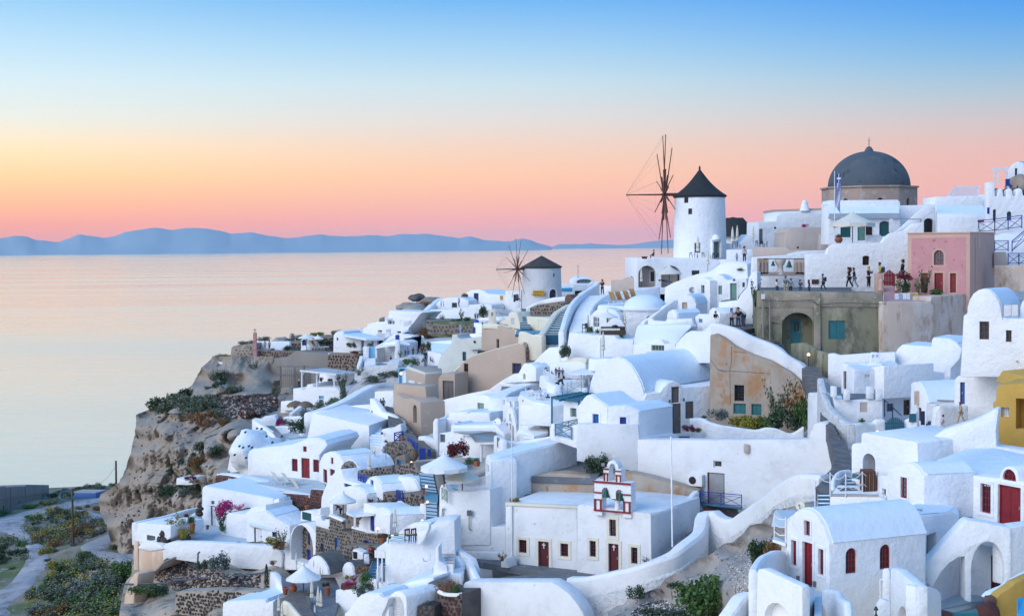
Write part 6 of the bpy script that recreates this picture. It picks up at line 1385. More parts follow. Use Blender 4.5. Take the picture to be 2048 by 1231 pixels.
s=fac('small white walled terrace with a pale green lattice rail','balcony',wht,122.1,119,Q3('274 540 275 440 281 436 320 460 320 530'),.4,nme='white_balcony');O(583,895,612,1000,wi,sag,sag,3,3,.1,minw=.5)
wlr('white curved wall right of pale green lattice terrace',wht,W4('320 462 120 350 462 121 390 470 121 570 440 120'),.4,3)
zn(780,460,3.62)
s=fh('white house with a segmental arched window right of small windmill',262,262,Q3('652 235 655 186 660 178 672 171 695 168 715 170 732 178 739 186 740 235'),8,roof=(2,7));O(1352,354,1460,384,wi,met,ggl,4,1,.2,arch=.3)
fh('small white pergola house with dark opening right of blue panel',255,255,Q3('661 240 662 195 719 194 720 240'),4);s=SOLIDS[-1];O(1338,438,1392,474,ho,pane=voi,dpt=1)
fac('bright blue painted wall panel right of small windmill',wal,'cyan',256,256,Q3('619 223 619 210 666 208 667 223'),.3,bvl=.01)
fh('pale grey blue roof block right of small windmill',258,258,Q3('619 240 619 196 663 195 665 240'),6)
s=fh('tiny white gabled house by top of white stairs',250,250,Q3('716 235 718 198 735 186 752 192 753 235'),4);O(1448,415,1474,432,wi,lbl,ggl,1,1)
fwh('white wall at viewpoint behind standing woman',190,188,Q3('749 240 750 202 810 201 812 225 780 240'),.5)
fac('beige wall with a light slatted gate at viewpoint',wal,bei,200,198,Q3('800 225 801 188 840 179 855 170 892 169 892 225'),1)
th=thg('slatted_gate','pale slatted gate at viewpoint wall','gate',P(1685,445,196));
for i in range(14):prt(MX(P(1630+i*8.2,425,196),(mx_(2,196),.04,mx_(22,196))),'slat',bei,th)
for z in(408,438):prt(MX(P(1684,z,196.2),(mx_(58,196),.04,mx_(2,196))),'rail',bei,th)
so1(MT(P(1361,345,262),P(1361,255,262),.06,k=4).tube(P(1350,258,262),P(1372,256,262),.03,k=4),'antenna',gry,'thin antenna mast on arched window house','antenna')
zn(430,640,6.837)
fac('long grey concrete retaining wall above cliff with a patched face',wal,con,238,232,Q3('142 360 145 320 170 278 200 261 480 258 550 212 772 228 780 350 700 440 550 450 445 395 350 370'),4)
s=fac('red and black stone wall panel right of long concrete wall',wal,mor,232,228,Q3('762 320 778 225 925 226 1015 231 1005 320 925 345 772 330'),3)
stones(s.th,rst,s.pl[0],Q3('768 320 780 231 925 231 1010 235 1000 318 925 340'),.62,.2,12,bulge=.1)
s=fac('dark red stone wall strip below white terrace wall',wal,mor,241,238,Q3('276 258 276 204 548 215 480 258'),2);stones(s.th,rst,s.pl[0],Q3('281 255 281 206 542 217 478 256'),.5,.2,13,bulge=.08)
fwh('white terrace back wall behind two standing visitors',246,244,Q3('262 205 264 162 290 145 508 144 508 212'),.8)
s=fac('beige boulder wall at tip of headland',wal,'tuff2',243,242.1,Q3('102 280 112 185 128 175 200 168 262 158 262 260 200 260 170 280'),5);stones(s.th,gst,s.pl[0],Q3('150 250 155 200 255 170 258 250'),.62,.5,14,bulge=.08)
th=thg('bell_pillar','thin red brown pillar with a cross on headland wall','pillar',P(550,515,240));c=P(552,515,240);k=mx_(1,240);prt(MX(c+Z*k*50,(25*k,25*k,50*k)),'base','pink',th,0,.05);prt(MX(c+Z*k*225,(23*k,23*k,120*k)),'shaft','pink',th,0,.05);prt(ML(c+Z*k*343,[(22*k,0),(18*k,8*k),(3*k,18*k)],8),'cap','pink',th);prt(MT(c+Z*k*350,c+Z*k*402,.05),'cross',blk,th);prt(MX(c+Z*k*385,(.25,.03,.04)),'cross_arm',blk,th)
fac('low rounded viewing platform at cliff tip with a pale rim','platform',con,236,236,Q3('-19 295 -19 265 0 268 50 284 150 286 165 280 142 328 50 328'),5,nme='viewing_platform')
wlr('pale rim wall around viewing platform at cliff tip',wht,CW('-20 255 239 -15 272 236.5 30 285 235.8 100 290 235.6 165 280 236',4),.5,.35,nme='platform_rim')
s=fac('small white blue doored arch hut on parasol terrace','hut',wht,240,240,Q3('586 215 589 150 595 131 608 124 622 131 629 150 631 165 650 165 650 215'),2,nme='white_hut');O(1190,260,1248,345,dor,nav,nav,1,2,arch=1)
s=fac('dark red stone terrace wall behind cream deck chairs',wal,mor,247,245,Q3('508 210 510 145 655 142 720 105 795 108 820 130 820 210'),3);stones(s.th,rst,s.pl[0],Q3('512 205 515 150 660 148 720 111 790 112 815 135 815 205'),.6,.2,15,bulge=.08)
slab('white terrace floor for headland parasols',ter,wht,W4('280 205 241 550 214 238.3 772 228 232.2 1015 231 228.5 1030 220 238 820 212 245 280 202 245'),.3)
so1(rkm(P(900,300,252),mx_(125,250),3,mx_(70,250),5),'rock','tuff2','speckled low rock mound behind white terrace wall','rock',60)
so1(rkm(P(1050,230,252),mx_(30,250),1.2,mx_(50,250),6),'rock','tuff','narrow upright rock by parasol terrace','rock',60)
s=fac('rocky arched cave vault with a dark hollow beneath scaffold','cave',con,220,219,Q3('435 575 436 480 455 462 500 460 530 480 532 575'),2,nme='cave_vault');O(905,992,1055,1120,ho,pane='rubble',arch=1,dpt=1.8)
s=fac('boarded concrete wall panels behind scaffold poles',wal,con,230,228,Q3('445 465 446 320 540 328 650 328 700 345 700 450 530 480'),2,bvl=.03)
for x in range(915,1390,26):prt(MT(P(x,665,228.3),P(x,915,228.3),.05,k=4),'board_seam','block',s.th)
th=thg('scaffold','thin rusty scaffold poles before concrete wall','scaffold',P(890,930,218))
for x,y0,y1 in((898,628,1150),(1090,650,925),(1218,615,900),(880,895,1160)):prt(MT(P(x,y0,222),P(x,y1,222),.12,k=6),'upright','block',th)
for x0,x1,y in((838,1290,632),(850,1300,745),(845,1300,760)):prt(MT(P(x0,y,221.7),P(x1,y+(8 if y>700 else 0),221.7),.07,k=4),'crossbar','block',th)
s=fh('white house with a turquoise door under slatted pergola',212,208,Q3('532 616 534 466 620 469 629 440 640 436 665 438 672 445 675 458 818 465 820 458 855 488 860 616'),6)
O(1421,1035,1490,1075,wi,'turq',lbl,1,1);O(1424,1085,1484,1190,dor,'turq','turq',1);th=thg('slatted_pergola','white slatted pergola with braced posts on turquoise doored house','pergola',P(1400,930,212))
A_=W4('582 345 211 829 371 209 975 356 214 750 329 218');prt(MP(A_,(0,0,-.1)),'roof_panel',wpt,th)
for i in range(16):t=(i+.5)/16;prt(MT(A_[0].lerp(A_[1],t)+Z*.06,A_[3].lerp(A_[2],t)+Z*.06,.06,k=4),'slat',wpt,th)
for x,y0,y1,d_ in((1187,700,932,211),(1392,722,915,210.5),(1628,742,930,209.3)):
 prt(beam(MB(),P(x,y0,d_),XD(x,P(x,y1,d_).z,d_),.2,.2),pos,wpt,th);prt(MT(P(x,y0+55,d_),P(x+(40 if x<1500 else-30),y0+8,d_),.07,k=4),'brace',wpt,th)
prt(beam(MB(),A_[0],A_[1],.2,.25),'beam',wpt,th)
fwh('white rear wall of pergola terrace with plant shelf',219,214,Q3('700 465 715 365 820 370 925 368 980 358 925 430 850 490 820 470'),.6)
fwh('white low wall by thatched parasols',198.1,196,Q3('450 616 452 554 492 550 538 548 540 616'),.5)
def thatch(lbe,X,Y,d,wpx,hpx,polepx):
 c=P(X,Y,d);r=mx_(wpx,d);h=mx_(hpx,d);th=thg('thatched_parasol',lbe,'parasol',c-Z*mx_(polepx,d))
 prt(ML(c-Z*h,[(r,0),(r*.97,h*.25),(r*.72,h*.62),(r*.4,h*.88),(.06,h)],20,wob=.04),cpy,'straw',th,40);prt(MT(c-Z*mx_(polepx,d),c-Z*h*.3,.07),'pole','wood',th)
 mb=MB();rd=random.Random(int(X))
 for i in range(70):t=rd.uniform(0,6.283);q=c-Z*h+Vc((mt_.cos(t),mt_.sin(t),0))*r*.97;s_=Vc((-mt_.sin(t),mt_.cos(t),0))*.06;mb.add([q-s_,q+s_,q+s_*.3-Z*rd.uniform(.12,.3)],[(0,1,2)])
 o=prt(mb,'fringe','straw',th);o['kind']='stuff'
thatch('shaggy straw parasol, left of pair by white wall',1100,1100,195,120,75,150);thatch('shaggy straw parasol, right of pair by white wall',1235,1105,194,110,75,150)
zn(680,560,6.155)
s=fh('white vaulted house end with a shaded porch and small potted tree',232.1,230,Q3('-42 445 -40 340 -30 325 -15 316 5 314 22 320 24 340 100 345 128 358 128 450'),5,roof=(1,6))
O(-42,708,-20,740,wi,nav,gls,1,1)
mb=MB();mb.prism(W4('20 334 229 160 359 227 272 356 228 200 340 234 105 314 238 5 314 236'),(0,0,-.35));so1(mb,wrf,rfw,'long pale sloping porch roof of headland house','roof',bevel=.03)
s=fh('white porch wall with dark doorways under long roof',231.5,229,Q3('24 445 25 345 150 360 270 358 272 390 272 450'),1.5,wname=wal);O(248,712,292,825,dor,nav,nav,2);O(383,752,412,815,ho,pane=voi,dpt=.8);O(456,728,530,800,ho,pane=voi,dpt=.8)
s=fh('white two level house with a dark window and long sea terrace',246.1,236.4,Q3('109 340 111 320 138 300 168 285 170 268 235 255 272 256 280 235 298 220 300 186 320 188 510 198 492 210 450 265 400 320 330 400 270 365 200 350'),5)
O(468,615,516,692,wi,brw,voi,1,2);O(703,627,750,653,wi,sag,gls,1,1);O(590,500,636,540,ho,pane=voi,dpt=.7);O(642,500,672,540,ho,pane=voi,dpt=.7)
prt(MB().obox(P(700,470,241),Vc((1,0,0)),Vc((0,-1,0)),-mx_(150,240),mx_(170,240),-.3,.3,-.2,.15),'ledge',wht,s.th,0,.05)
rail('white crossed balcony rail of sea terrace',W4('371 271 238.5 434 272 238'),wpt,h=mx_(48,238),panel=1.4,r=.05)
for x in(243,265):pass
chimney(220,590,275,632,236,'white twin pot chimney on headland porch roof',wht,2);chimney(562,598,625,700,226,'white tall chimney with two eyes left of blue box',wht,2)
fh('white curved gable house under bright blue box',221.9,217,Q3('220 415 228 400 270 380 310 345 330 334 350 331 380 332 440 345 442 380 410 372 395 370 415 380 442 400 445 415'),1.6)
so1(MX(P(707,704,216.5),(mx_(25,216),.5,mx_(33,216))),'blue_box',blu,'bright blue box shaped chimney cover on curved gable house','chimney cover',bevel=.15)
s=fh('white open porch house where a seated man rests',214.1,210.9,Q3('216 515 219 415 280 385 340 372 368 385 369 515'),4);O(452,812,672,1010,ho,pane=wht,dpt=1.8)
mb=MB();mb.prism(W4('215 411 212.5 300 398 210.5 430 388 209.5 370 370 214 320 360 217'),(0,0,-.25));so1(mb,'awning_cloth',wcv,'white stretched awning over open porch','awning',bevel=.02)
fwh('white tall slab chimney wall right of open porch',209,209,Q3('339 520 341 382 345 368 364 368 368 382 369 520'),.8)
fwh('white oval framed niche with stone infill right of porch',216,214,Q3('368 450 370 360 390 358 420 370 445 395 465 415 480 440 495 400 500 350 492 345 480 360 465 390 440 425 400 450'),.6)
th=thg('turquoise_gate','pale turquoise door between white pillars above steps','gate',P(400,950,213));prt(MX(P(400,885,213),(mx_(38,213),.08,mx_(66,213))),'leaf',lbl,th,0,.03)
for x,nm in((325,'left'),(455,'right')):fac('white gate pillar %s of the turquoise door'%nm,'pillar',wht,212.6,212.6,[(x-38 if nm=='left'else x-20,1000),(x-38 if nm=='left'else x-20,815),(x+30 if nm=='left'else x+5,825),(x+30 if nm=='left'else x+5,1000)],.9,nme='gate_pillar')
stairs('white steps up to turquoise door',P(295,1055,209),P(440,1055,209),P(302,965,212.5),P(436,955,212.5),5,wht,rfw)
wlr('white slanting parapet left of turquoise door steps',wht,W4('128 522 208.5 142 480 211 145 465 212'),.6,2.5)
fac('rough white garden wall below turquoise door',wal,'peelwhite',206,204,Q3('88 616 90 545 130 540 165 530 250 528 285 520 360 520 350 565 280 590 200 625'),2)
fwh('white block by crowd under sky blue roof',207,205,Q3('539 520 540 438 560 440 625 455 630 530'),1.0)
wlr('rough white terrace edge wall around crowd','peelwhite',CW('368 520 205 380 485 206 425 470 206 480 462 207 515 465 207',4),2,3,rnd=.4)
so1(rkm(P(953,218,268),mx_(100,268),3.2,mx_(52,268),11),'boulder',gst,'large dark rounded boulder on hilltop left of small windmill','boulder',70)
so1(rkm(P(900,330,262),mx_(230,262),9,mx_(58,262),12),'rock_outcrop','tuff2','flat brown rock outcrop beneath dark boulder','rock',60);so1(rkm(P(1130,250,266),mx_(130,266),6,mx_(45,266),17),'rock_outcrop','tuff','brown sloping rock right of dark boulder','rock',60);so1(rkm(P(525,485,246),mx_(42,246),3,mx_(28,246),18),'rock_outcrop','tuff','small dark rock at left end of sea terrace','rock',60)
so1(MX(P(905,278,265),(mx_(48,265),.8,mx_(14,265))),'low_hut',wht,'tiny white sheltered seat under dark boulder','shelter',bevel=.2)
s=fac('pale blue niche wall with a torch left of tan square house',hou,lbl,182,181,Q3('358 650 358 539 411 537 411 650'),1.0);O(728,1092,812,1280,ho,pane=rfw,dpt=.5)
zn(180,780,2.73)
zn(520,780,3.8458)
s=fh('big plain white block with a flat sunken top above red doored house',165.1,156.1,Q3('176 210 186 160 200 98 208 89 215 90 390 131 419 135 420 225 280 225'),Vc((2.5,9.5,0)))
th=s.th;mb=MB();mb.prism(W4('215 91 165.4 390 133 157.5 422 134 158 425 90 171 310 90 176'),(0,0,-.2));prt(mb,'roof',rfw,th)
fwh('white parapet wall behind big plain block with a round dark window',176,169.9,Q3('199 100 201 85 280 70 350 59 422 54 425 110 350 92'),.6)
s=fwh('white diagonal wall with an octagonal dark window by lane',168,158,Q3('422 115 422 31 430 32 440 40 470 82 500 92 525 108 541 122 542 180 500 165 465 135'),.6)
p_,n_=s.pl[0];q=PP(861,176,s.pl[0]);u=Vc((-n_.y,n_.x,0));r=mx_(24,167)
def ring_poly(c,u,rx,rz,k):return[c+u*rx*mt_.cos(2*mt_.pi*(i+.5)/k)+Z*rz*mt_.sin(2*mt_.pi*(i+.5)/k)for i in range(k)]
mb=MB();mb.prism([v+n_*.2 for v in ring_poly(q,u,r,r*1.1,8)],n_*-.5);s.cuts.append((mb.v,mb.f));prt(MP([v-n_*.28 for v in ring_poly(q,u,r,r*1.1,8)],n_*.03),'window',ggl,s.th)
wlr('long white diagonal roof wall left of lane',wht,CW('208 88 176 280 65 180 350 35 184 400 5 188 450 -20 192',4),1.5,3.5,rnd=.3)
fwh('white low wall above couple in lane',182,180,Q3('439 65 441 5 512 2 515 65'),.6)
stairs('white side steps of big plain block',P(845,430,152),P(945,440,150.5),P(840,275,161),P(935,280,160),8,wht,rfw)
s=fwh('white stepped end wall right of side steps',151,150,Q3('465 230 468 150 492 145 500 150 540 128 544 150 542 200 520 210 505 198 492 200'),1.2)
prt(MX(P(938,330,150.6),(.12,.05,.1)),'light_fitting',blk,s.th)
s=fh('white house with a broad low gable, red door and two red shutters',152.2,146.3,Q3('-30 350 -30 230 30 220 118 212 150 200 185 186 220 184 250 195 260 210 228 250 228 350'),EX(430,370,148,620,370)+Vc((0,7,0)),roof=(1,7))
O(331,430,359,472,shu,rd_,cls_=1,sur=None);O(318,521,382,674,dor,rd_,rd_,2,3);O(244,526,289,622,wi,rd_,drd,3,4);O(408,532,453,628,wi,rd_,drd,3,4)
s=fh('white vaulted house with narrow red windows, right of red door',146.7,140.9,Q3('225 370 228 280 235 260 245 245 260 238 275 236 290 241 305 252 320 272 322 350 280 370'),EX(545,472,144.5,800,445),roof=(2,7))
O(545,516,564,566,shu,rd_,cls_=1);O(486,607,516,709,wi,rd_,drd,2,4);O(537,606,575,660,wi,rd_,drd,2,2)
zn(180,780,2.73)
s=fh('small white gable wing with two tiny red windows, left of red door house',156.1,152.6,Q3('430 250 431 175 435 165 445 159 454 162 462 172 466 185 466 250'),EX(892,320,155,1080,300),roof=(2,6))
O(890,376,902,411,shu,rd_,cls_=1,minw=.4);O(892,338,900,355,shu,rd_,cls_=1,minw=.35)
s=so1(rkm(P(905,350,166),mx_(140,166),6,mx_(125,166),21,4),'white_rock',wht,'whitewashed rock mound studded with dark stones left of red door house','rock',80)
rd=random.Random(5)
for i,(x,y)in enu(((848,228),(868,303),(880,312),(835,312),(815,320),(852,368),(905,262),(965,268),(995,285),(905,205),(790,365),(830,245))):pass
DARKST=Q3('424 114 434 152 442 156 418 156 408 152 426 184 482 125 498 142 456 104 395 176 524 125 468 105')
fwh('white dome shell end with jagged left edge by cliff',170,167.8,Q3('371 222 375 205 381 170 395 150 400 131 425 112 440 120 435 165 431 210 400 225'),3,bvl=.3)
fac('tiny white arch hut by white rock mound','hut',wht,164,162,Q3('382 225 385 208 392 198 400 192 408 198 412 210 431 208 431 220'),2.5)
wlr('white curved parapet sweeping down from upper steps',wht,CW('442 82 182 452 88 180 480 108 177 505 125 174 535 138 171 542 145 168',5),.9,3.5,rnd=.3)
wlr('white curled wall around dark pebble steps',wht,CW('502 100 184 530 98 184 560 100 183 571 112 180 570 131 176 555 142 172 540 150 169',5),.6,2.2)
th=thg('pebble_steps','white steps edged with dark stones between curled walls','stairs',P(1040,260,172));lane2(th,W4('515 142 170 500 120 175 478 98 182'),W4('542 142 170 522 118 175 502 96 182'),9,wht,'slate')
fwh('white bench wall at top of pebble steps',186,186,Q3('442 100 442 80 468 82 470 75 505 69 509 80 505 100'),2)
fwh('white low planter wall under straw parasols',188,186,Q3('524 88 528 72 592 70 595 88'),.5)
so1(MT(P(1095,138,190),P(1150,95,192),.35,.35,4),'slanting_board',wpt,'white slanting board by straw parasols','board')
fwh('white slatted fence wall left of straw parasols',199,198,Q3('520 62 521 30 555 28 556 62'),.3)
s=fac('dark red stone terrace wall, upper left length below deck chairs',wal,'pmortar',150,145.1,Q3('341 258 343 232 370 235 425 245 480 258 523 265 523 298 480 288 425 278 370 268'),.8);stones(s.th,rst,s.pl[0],Q3('342 256 344 235 425 247 522 267 522 296 425 276'),.34,.14,20,bulge=.05)
s=fac('dark red stone terrace wall, lower right length with stepped top',wal,'pmortar',142,137,Q3('516 321 518 280 600 286 602 270 638 272 631 316 600 328 550 325'),.8);stones(s.th,rst,s.pl[0],Q3('518 320 520 283 602 289 604 274 635 276 629 314 600 325'),.34,.14,21,bulge=.05)
wlr('white coping band on red stone terrace wall',wht,CW('345 228 150.5 390 231 149.3 440 242 147.5 480 252 146 523 262 144.7',4),1.2,.3)
wlr('white coping on lower red stone wall',wht,W4('520 278 142 600 285 138.5 602 269 138.6 638 271 137'),.6,.25)
slab('white terrace floor with deck chairs before red doors',ter,'floor',pts(146,(1155,480,148.5),(900,None,151),(690,None,150.5),(1040,None,142.5),(1200,None,139),(1300,None,140),(1270,None,147)),.3)
s=fh('long white flat terrace house with a narrow navy door by bougainvillea',143,139,Q3('305 380 306 270 310 262 320 264 440 286 495 296 500 300 500 330 430 320 372 336 372 380'),7,roof=(2,6))
O(660,630,686,750,dor,nav,wpt,2,4,.2);O(664,602,677,622,ho,pane=ggl,dpt=.15,minw=.4)
s=fwh('white stair wall with a small blue shutter under red stone wall',140,138.5,Q3('479 330 481 306 515 294 517 322 517 340'),1.5);O(970,618,990,657,shu,nav,cls_=1)
s=fh('white curved block by pink bougainvillea',138.3,134.1,Q3('345 416 348 400 371 378 372 340 378 334 422 338 440 320 480 312 480 350 430 355 430 421 392 418'),3.5);O(781,800,813,834,shu,nav,cls_=1)
s=fh('low white vaulted house with navy framed glass door and window',134.5,132,Q3('426 425 429 355 435 345 450 334 480 330 500 345 545 370 549 430'),4,roof=(1,5))
O(896,750,938,842,dor,nav,wpt,2,3,.2);O(994,758,1020,800,shu,nav,cls_=1)
mb=MB();mb.prism(CW('432 356 134 452 334 136 500 325 139 570 334 140',4)+W4('590 350 135.5 552 372 132.4 500 374 133'),(0,0,-.5));so1(mb,wrf,rfw,'smooth pale rounded roof of low navy doored house','roof',60,.12)
s=fh('tall white arch portal sheltering a stone walled house with blue doors',128.6,123.9,Q3('522 490 530 430 542 420 546 395 555 375 570 364 585 361 600 368 611 382 619 395 620 450 612 490'),6);O(1098,735,1218,940,ho,pane=wht,arch=1,dpt=4.5)
s2=fac('','',mor,128,125.5,Q3('580 470 580 370 611 372 612 470'),.3,th=s.th,wname=swl);opn(s2,0,1188,772,1202,842,dor,blu,blu,1,minw=.6);opn(s2,0,1184,868,1206,938,dor,blu,blu,1,minw=.8);stones(s.th,sto,s2.pl[0],Q3('581 468 582 374 592 375 592 468'),.35,.2,30)
s=fac('white chimney box with dark louvres on arch portal roof','chimney',wht,129,126.5,Q3('574 358 575 329 618 328 629 320 629 350 618 356'),1.6,nme='louvred_chimney');O(1160,666,1208,708,shu,'dteal',cls_=1,dpt=.08)
fwh('long white terrace parapet above rocky slope',132.5,127.9,Q3('196 468 198 430 205 419 225 413 300 414 425 421 500 425 515 431 525 445 522 488 465 489 320 481 280 468 210 458'),.9)
s=fh('white and peach corner bastion of lower left terrace',136,132.7,Q3('119 410 120 390 128 382 129 361 150 362 220 368 220 400 200 415 198 425 150 430'),4);O(310,791,357,821,wi,gry,ggl,4,2,.15)
TH_=s.th
mat('peach',(.60,.42,.30),(.54,.38,.28),.5,bump=.3,bscale=3,c3=(.66,.55,.46),s3=1.0,t3=.55,w3=.12,streak=.3)
fac('','','peach',135.8,135.4,Q3('119 490 120 409 131 412 131 490'),3,th=TH_,wname='peach_wall')
fac('','','peach',134.7,132.3,Q3('129 495 130 429 165 435 200 431 201 480 165 504'),3,th=TH_,wname='peach_bastion',bvl=.3);fac('','',wht,134.5,132.1,Q3('129 434 131 424 145 414 165 411 190 420 201 434 165 440'),3,th=TH_,wname='rounded_top',bvl=.2)
fac('pink stained rock buttress at lower left foot of terrace','rock','peach',131.1,129.3,Q3('82 650 92 560 105 520 119 495 131 500 128 530 120 560 118 650'),2,nme='buttress',bvl=.3)
slab('pale grey terrace floor with pots and white stools',ter,'floor',pts(135,(690,830,134),(420,None,133.4),(260,None,138),(560,None,146),(660,None,143),(860,None,138),(1000,None,132)),.3)
wlr('white boundary wall running back along left terrace',wht,CW('129 361 136.5 165 352 139 215 342 143 270 326 148 300 320 151',4),.6,2.2)
wlr('white inner low wall of left terrace',wht,CW('220 369 135 250 361 138 272 350 141 305 328 145',4),.5,1.6)
th=thg('water_pipe','dark water pipe running along rocky slope below terrace','pipe',P(600,1035,128));prt(MH(W4('88 529 130 215 526 129 225 518 128.5 280 515 128 400 505 126.5 470 498 125.5 492 490 125'),.09,6),'main_pipe','pipe',th);prt(MH(W4('292 515 127.5 295 445 129.2 299 441 129'),.09,6),'riser','pipe',th);prt(MH(W4('160 506 131 175 498 131 205 468 131.5 235 455 132'),.12,6),'grey_hose',con,th)
s=fac('dry stone wall strip on rocky slope at bottom',wal,'tuff2',119.1,114,Q3('225 612 235 550 350 545 465 550 480 570 360 580 360 620'),1.5);stones(s.th,sto,s.pl[0],Q3('235 610 240 554 350 549 460 555 360 578 358 615'),.36,.1,33,bulge=.08)
fh('white flat terrace block at bottom edge left of parasols',112,109.7,Q3('361 650 362 580 368 578 478 571 482 580 500 575 500 650'),5,rt=.04,roof=(2,5))
fwh('white slanting parapet left of wooden deck',119.5,112,Q3('490 540 492 495 500 499 528 542 528 590 500 570'),.5)
fh('small white house corner behind lower thatched parasol',183,182,Q3('235 258 236 239 252 244 256 239 278 240 280 258'),3)
th=thg('cairn','dark stacked stone cairn on lower left terrace','cairn',P(598,680,142))
for i,(x,y,r)in enu(((598,672,22),(592,655,18),(604,645,17),(597,630,14),(598,615,9))):prt(rkm(P(x,y,141.5),mx_(r,141),mx_(r,141),mx_(r*.7,141),i),sto,sto,th,60)
th=thg('stone_bench','dark rough stone seat wall at terrace corner','seat',P(400,850,132.5))
for i,(x,y,r)in enu(((385,835,26),(412,812,28),(400,780,22),(425,775,20),(430,840,22),(380,810,18))):prt(rkm(P(x,y,133.5),mx_(r,133),mx_(r,133),mx_(r*.8,133),i+7),sto,sto,th,60)
so1(rkm(P(515,810,133.5),mx_(36,133),1,mx_(22,133),44),'boulder',sto,'dark boulder with a white top slab by potted succulents','boulder',60)
zn(180,780,2.73)
zn(520,780,3.8458)
s=fac('stone fronted vaulted house with a white rim and a light blue door',hou,mor,136.1,132.3,Q3('306 350 308 310 314 290 325 276 338 271 350 274 361 284 370 300 376 320 376 350'),EX(690,543,134.5,960,500)+Vc((0,.6,0)),roof=(1,8),rfm=wht,rt=.14,bvl=.04)
O(660,580,694,684,dor,mbl,mbl,2,3,.25);stones(s.th,sto,s.pl[0],Q3('308 345 311 310 317 292 328 280 330 288 329 345'),.36,.2,40,bulge=.05);stones(s.th,sto,s.pl[0],Q3('348 345 348 285 345 278 358 284 366 300 372 322 372 345'),.36,.2,41,bulge=.05)
s=fac('long stone side wall under white vault rim',wal,mor,131.5,130.1,Q3('374 350 376 308 490 292 510 288 508 328 420 332'),.5,bvl=.04);stones(s.th,sto,s.pl[0],Q3('376 348 378 311 505 292 505 325 420 330'),.36,.2,42)
rail('royal blue crossed railing by light blue door',W4('378 348 130.5 409 361 128'),blu,h=mx_(62,129),panel=1.0,r=.05)
s=fac('rough stone retaining wall left of blue staircase',wal,mor,127,123.1,Q3('504 325 520 310 542 282 595 280 605 300 625 345 631 380 575 340 530 330'),2.5);stones(s.th,sto,s.pl[0],Q3('508 322 522 310 545 286 594 283 620 340 575 338 530 328'),.38,.2,43,bulge=.07)
s=fac('rough rubble wall with a grey cupboard above jar',wal,mor,142,137,Q3('484 255 486 200 531 196 565 200 575 212 612 240 612 270 580 255 530 240 525 280 510 290 492 260'),2);stones(s.th,gst,s.pl[0],Q3('486 252 488 202 530 199 562 202 575 215 610 242 610 268 530 238 522 278 510 288'),.45,.2,44,bulge=.08);O(1070,425,1105,462,ho,pane=con,dpt=.3,sur=con,surw=.15)
so1(ML(P(1185,520,135),[(.12,-.3),(.32,-.1),(.42,.25),(.38,.5),(.2,.75),(.24,.85)],14),'jar','straw','big tan clay jar on rubble wall','jar',50)
th=thg('blue_staircase','sea blue staircase between rough stone walls, upper flight','staircase',P(1300,790,118));lane2(th,W4('625 392 118.5 615 340 122 602 280 127'),W4('682 395 117.5 670 340 121 660 290 126'),9,btr,'floor')
th=thg('blue_staircase','sea blue staircase, lower flight by white pillar','staircase',P(1320,970,112));lane2(th,W4('639 490 111 640 420 116'),W4('682 490 110.5 681 420 115.5'),6,btr,'floor')
wlr('stone parapet along left of blue staircase',mor,W4('631 395 118 618 345 121.5 600 285 126.5'),.7,1.5);wlr('stone parapet along right of blue staircase',mor,W4('688 370 117 675 320 120 668 288 125'),.6,1.8)
slab('teal landing between two blue stair flights','landing','bluefloor',pts(116,(1270,838,115),(1368,None,114.6),(1372,None,118),(1250,None,118.6)),.25)
fac('white pillar by lower blue flight','pillar',wht,114.5,114.2,Q3('614 495 615 435 639 434 640 495'),1.2,nme='white_pillar')
s=fh('white vaulted house with small blue window over stone terrace',127.2,122,Q3('398 440 400 370 408 350 420 335 435 331 450 340 462 360 471 390 472 440'),EX(865,664,125,1060,650),roof=(1,6))
O(848,688,873,766,shu,mbl,cls_=1);O(820,795,870,870,dor,mbl,bei,1);O(898,822,918,880,shu,mbl,cls_=1,minw=.4)
mb=MB();
fh('white barrel roof end right of small blue window house',124,121.1,Q3('529 400 531 328 545 334 575 336 592 345 602 365 611 389 575 391'),2.5,roof=(1,6))
s=fac('dark stone low house wall under small barrel roof',wal,mor,121.8,121.2,Q3('472 445 473 392 525 389 528 445'),.8,bvl=.04);stones(s.th,sto,s.pl[0],Q3('474 442 475 395 522 392 525 442'),.34,.2,45);O(1018,846,1040,890,dor,blu,blu,1,minw=.5)
s=fac('stone balcony block with a bright blue crossed gate','balcony',mor,119,117,Q3('542 450 544 398 550 395 620 400 621 445 550 452'),2,nme='stone_balcony');stones(s.th,sto,s.pl[0],Q3('546 448 547 400 618 403 618 442 552 449'),.34,.18,46);rail('bright blue crossed balcony gate on stone block',W4('526 422 119.5 548 425 118.6'),blu,h=mx_(78,119),panel=.9,r=.05)
fwh('white small wall under bright blue gate',119.3,118.7,Q3('526 452 527 425 549 426 550 452'),.6)
s=fh('tall white sweeping gable wall between red stone and blue doors',135.1,127.5,Q3('231 480 235 410 250 370 270 330 290 310 310 302 322 345 380 358 400 375 400 480'),3,bvl=.15);O(645,720,706,748,wi,mbl,gls,2,1)
s=fh('white arched porch house behind small open parasol',127.1,123,Q3('265 490 268 418 278 405 300 388 330 372 355 369 380 375 400 388 410 400 411 465 350 480'),4,roof=(2,8));O(562,855,668,965,ho,pane=wht,dpt=1.8)
s=fh('white terrace wall with blue doors, lamp and rounded roof',120,114,Q3('350 540 360 525 398 480 398 432 410 434 452 452 470 450 488 460 498 480 500 550 415 550'),EX(940,902,116,1235,895),roof=(5,8))
O(940,962,966,1072,shu,mbl,cls_=1);O(845,960,880,1082,dor,blu,blu,2,3)
fh('white wall under rounded roof right of blue shutters',113.8,116,Q3('499 555 500 480 505 472 620 452 620 500 565 530 530 555'),1.2)
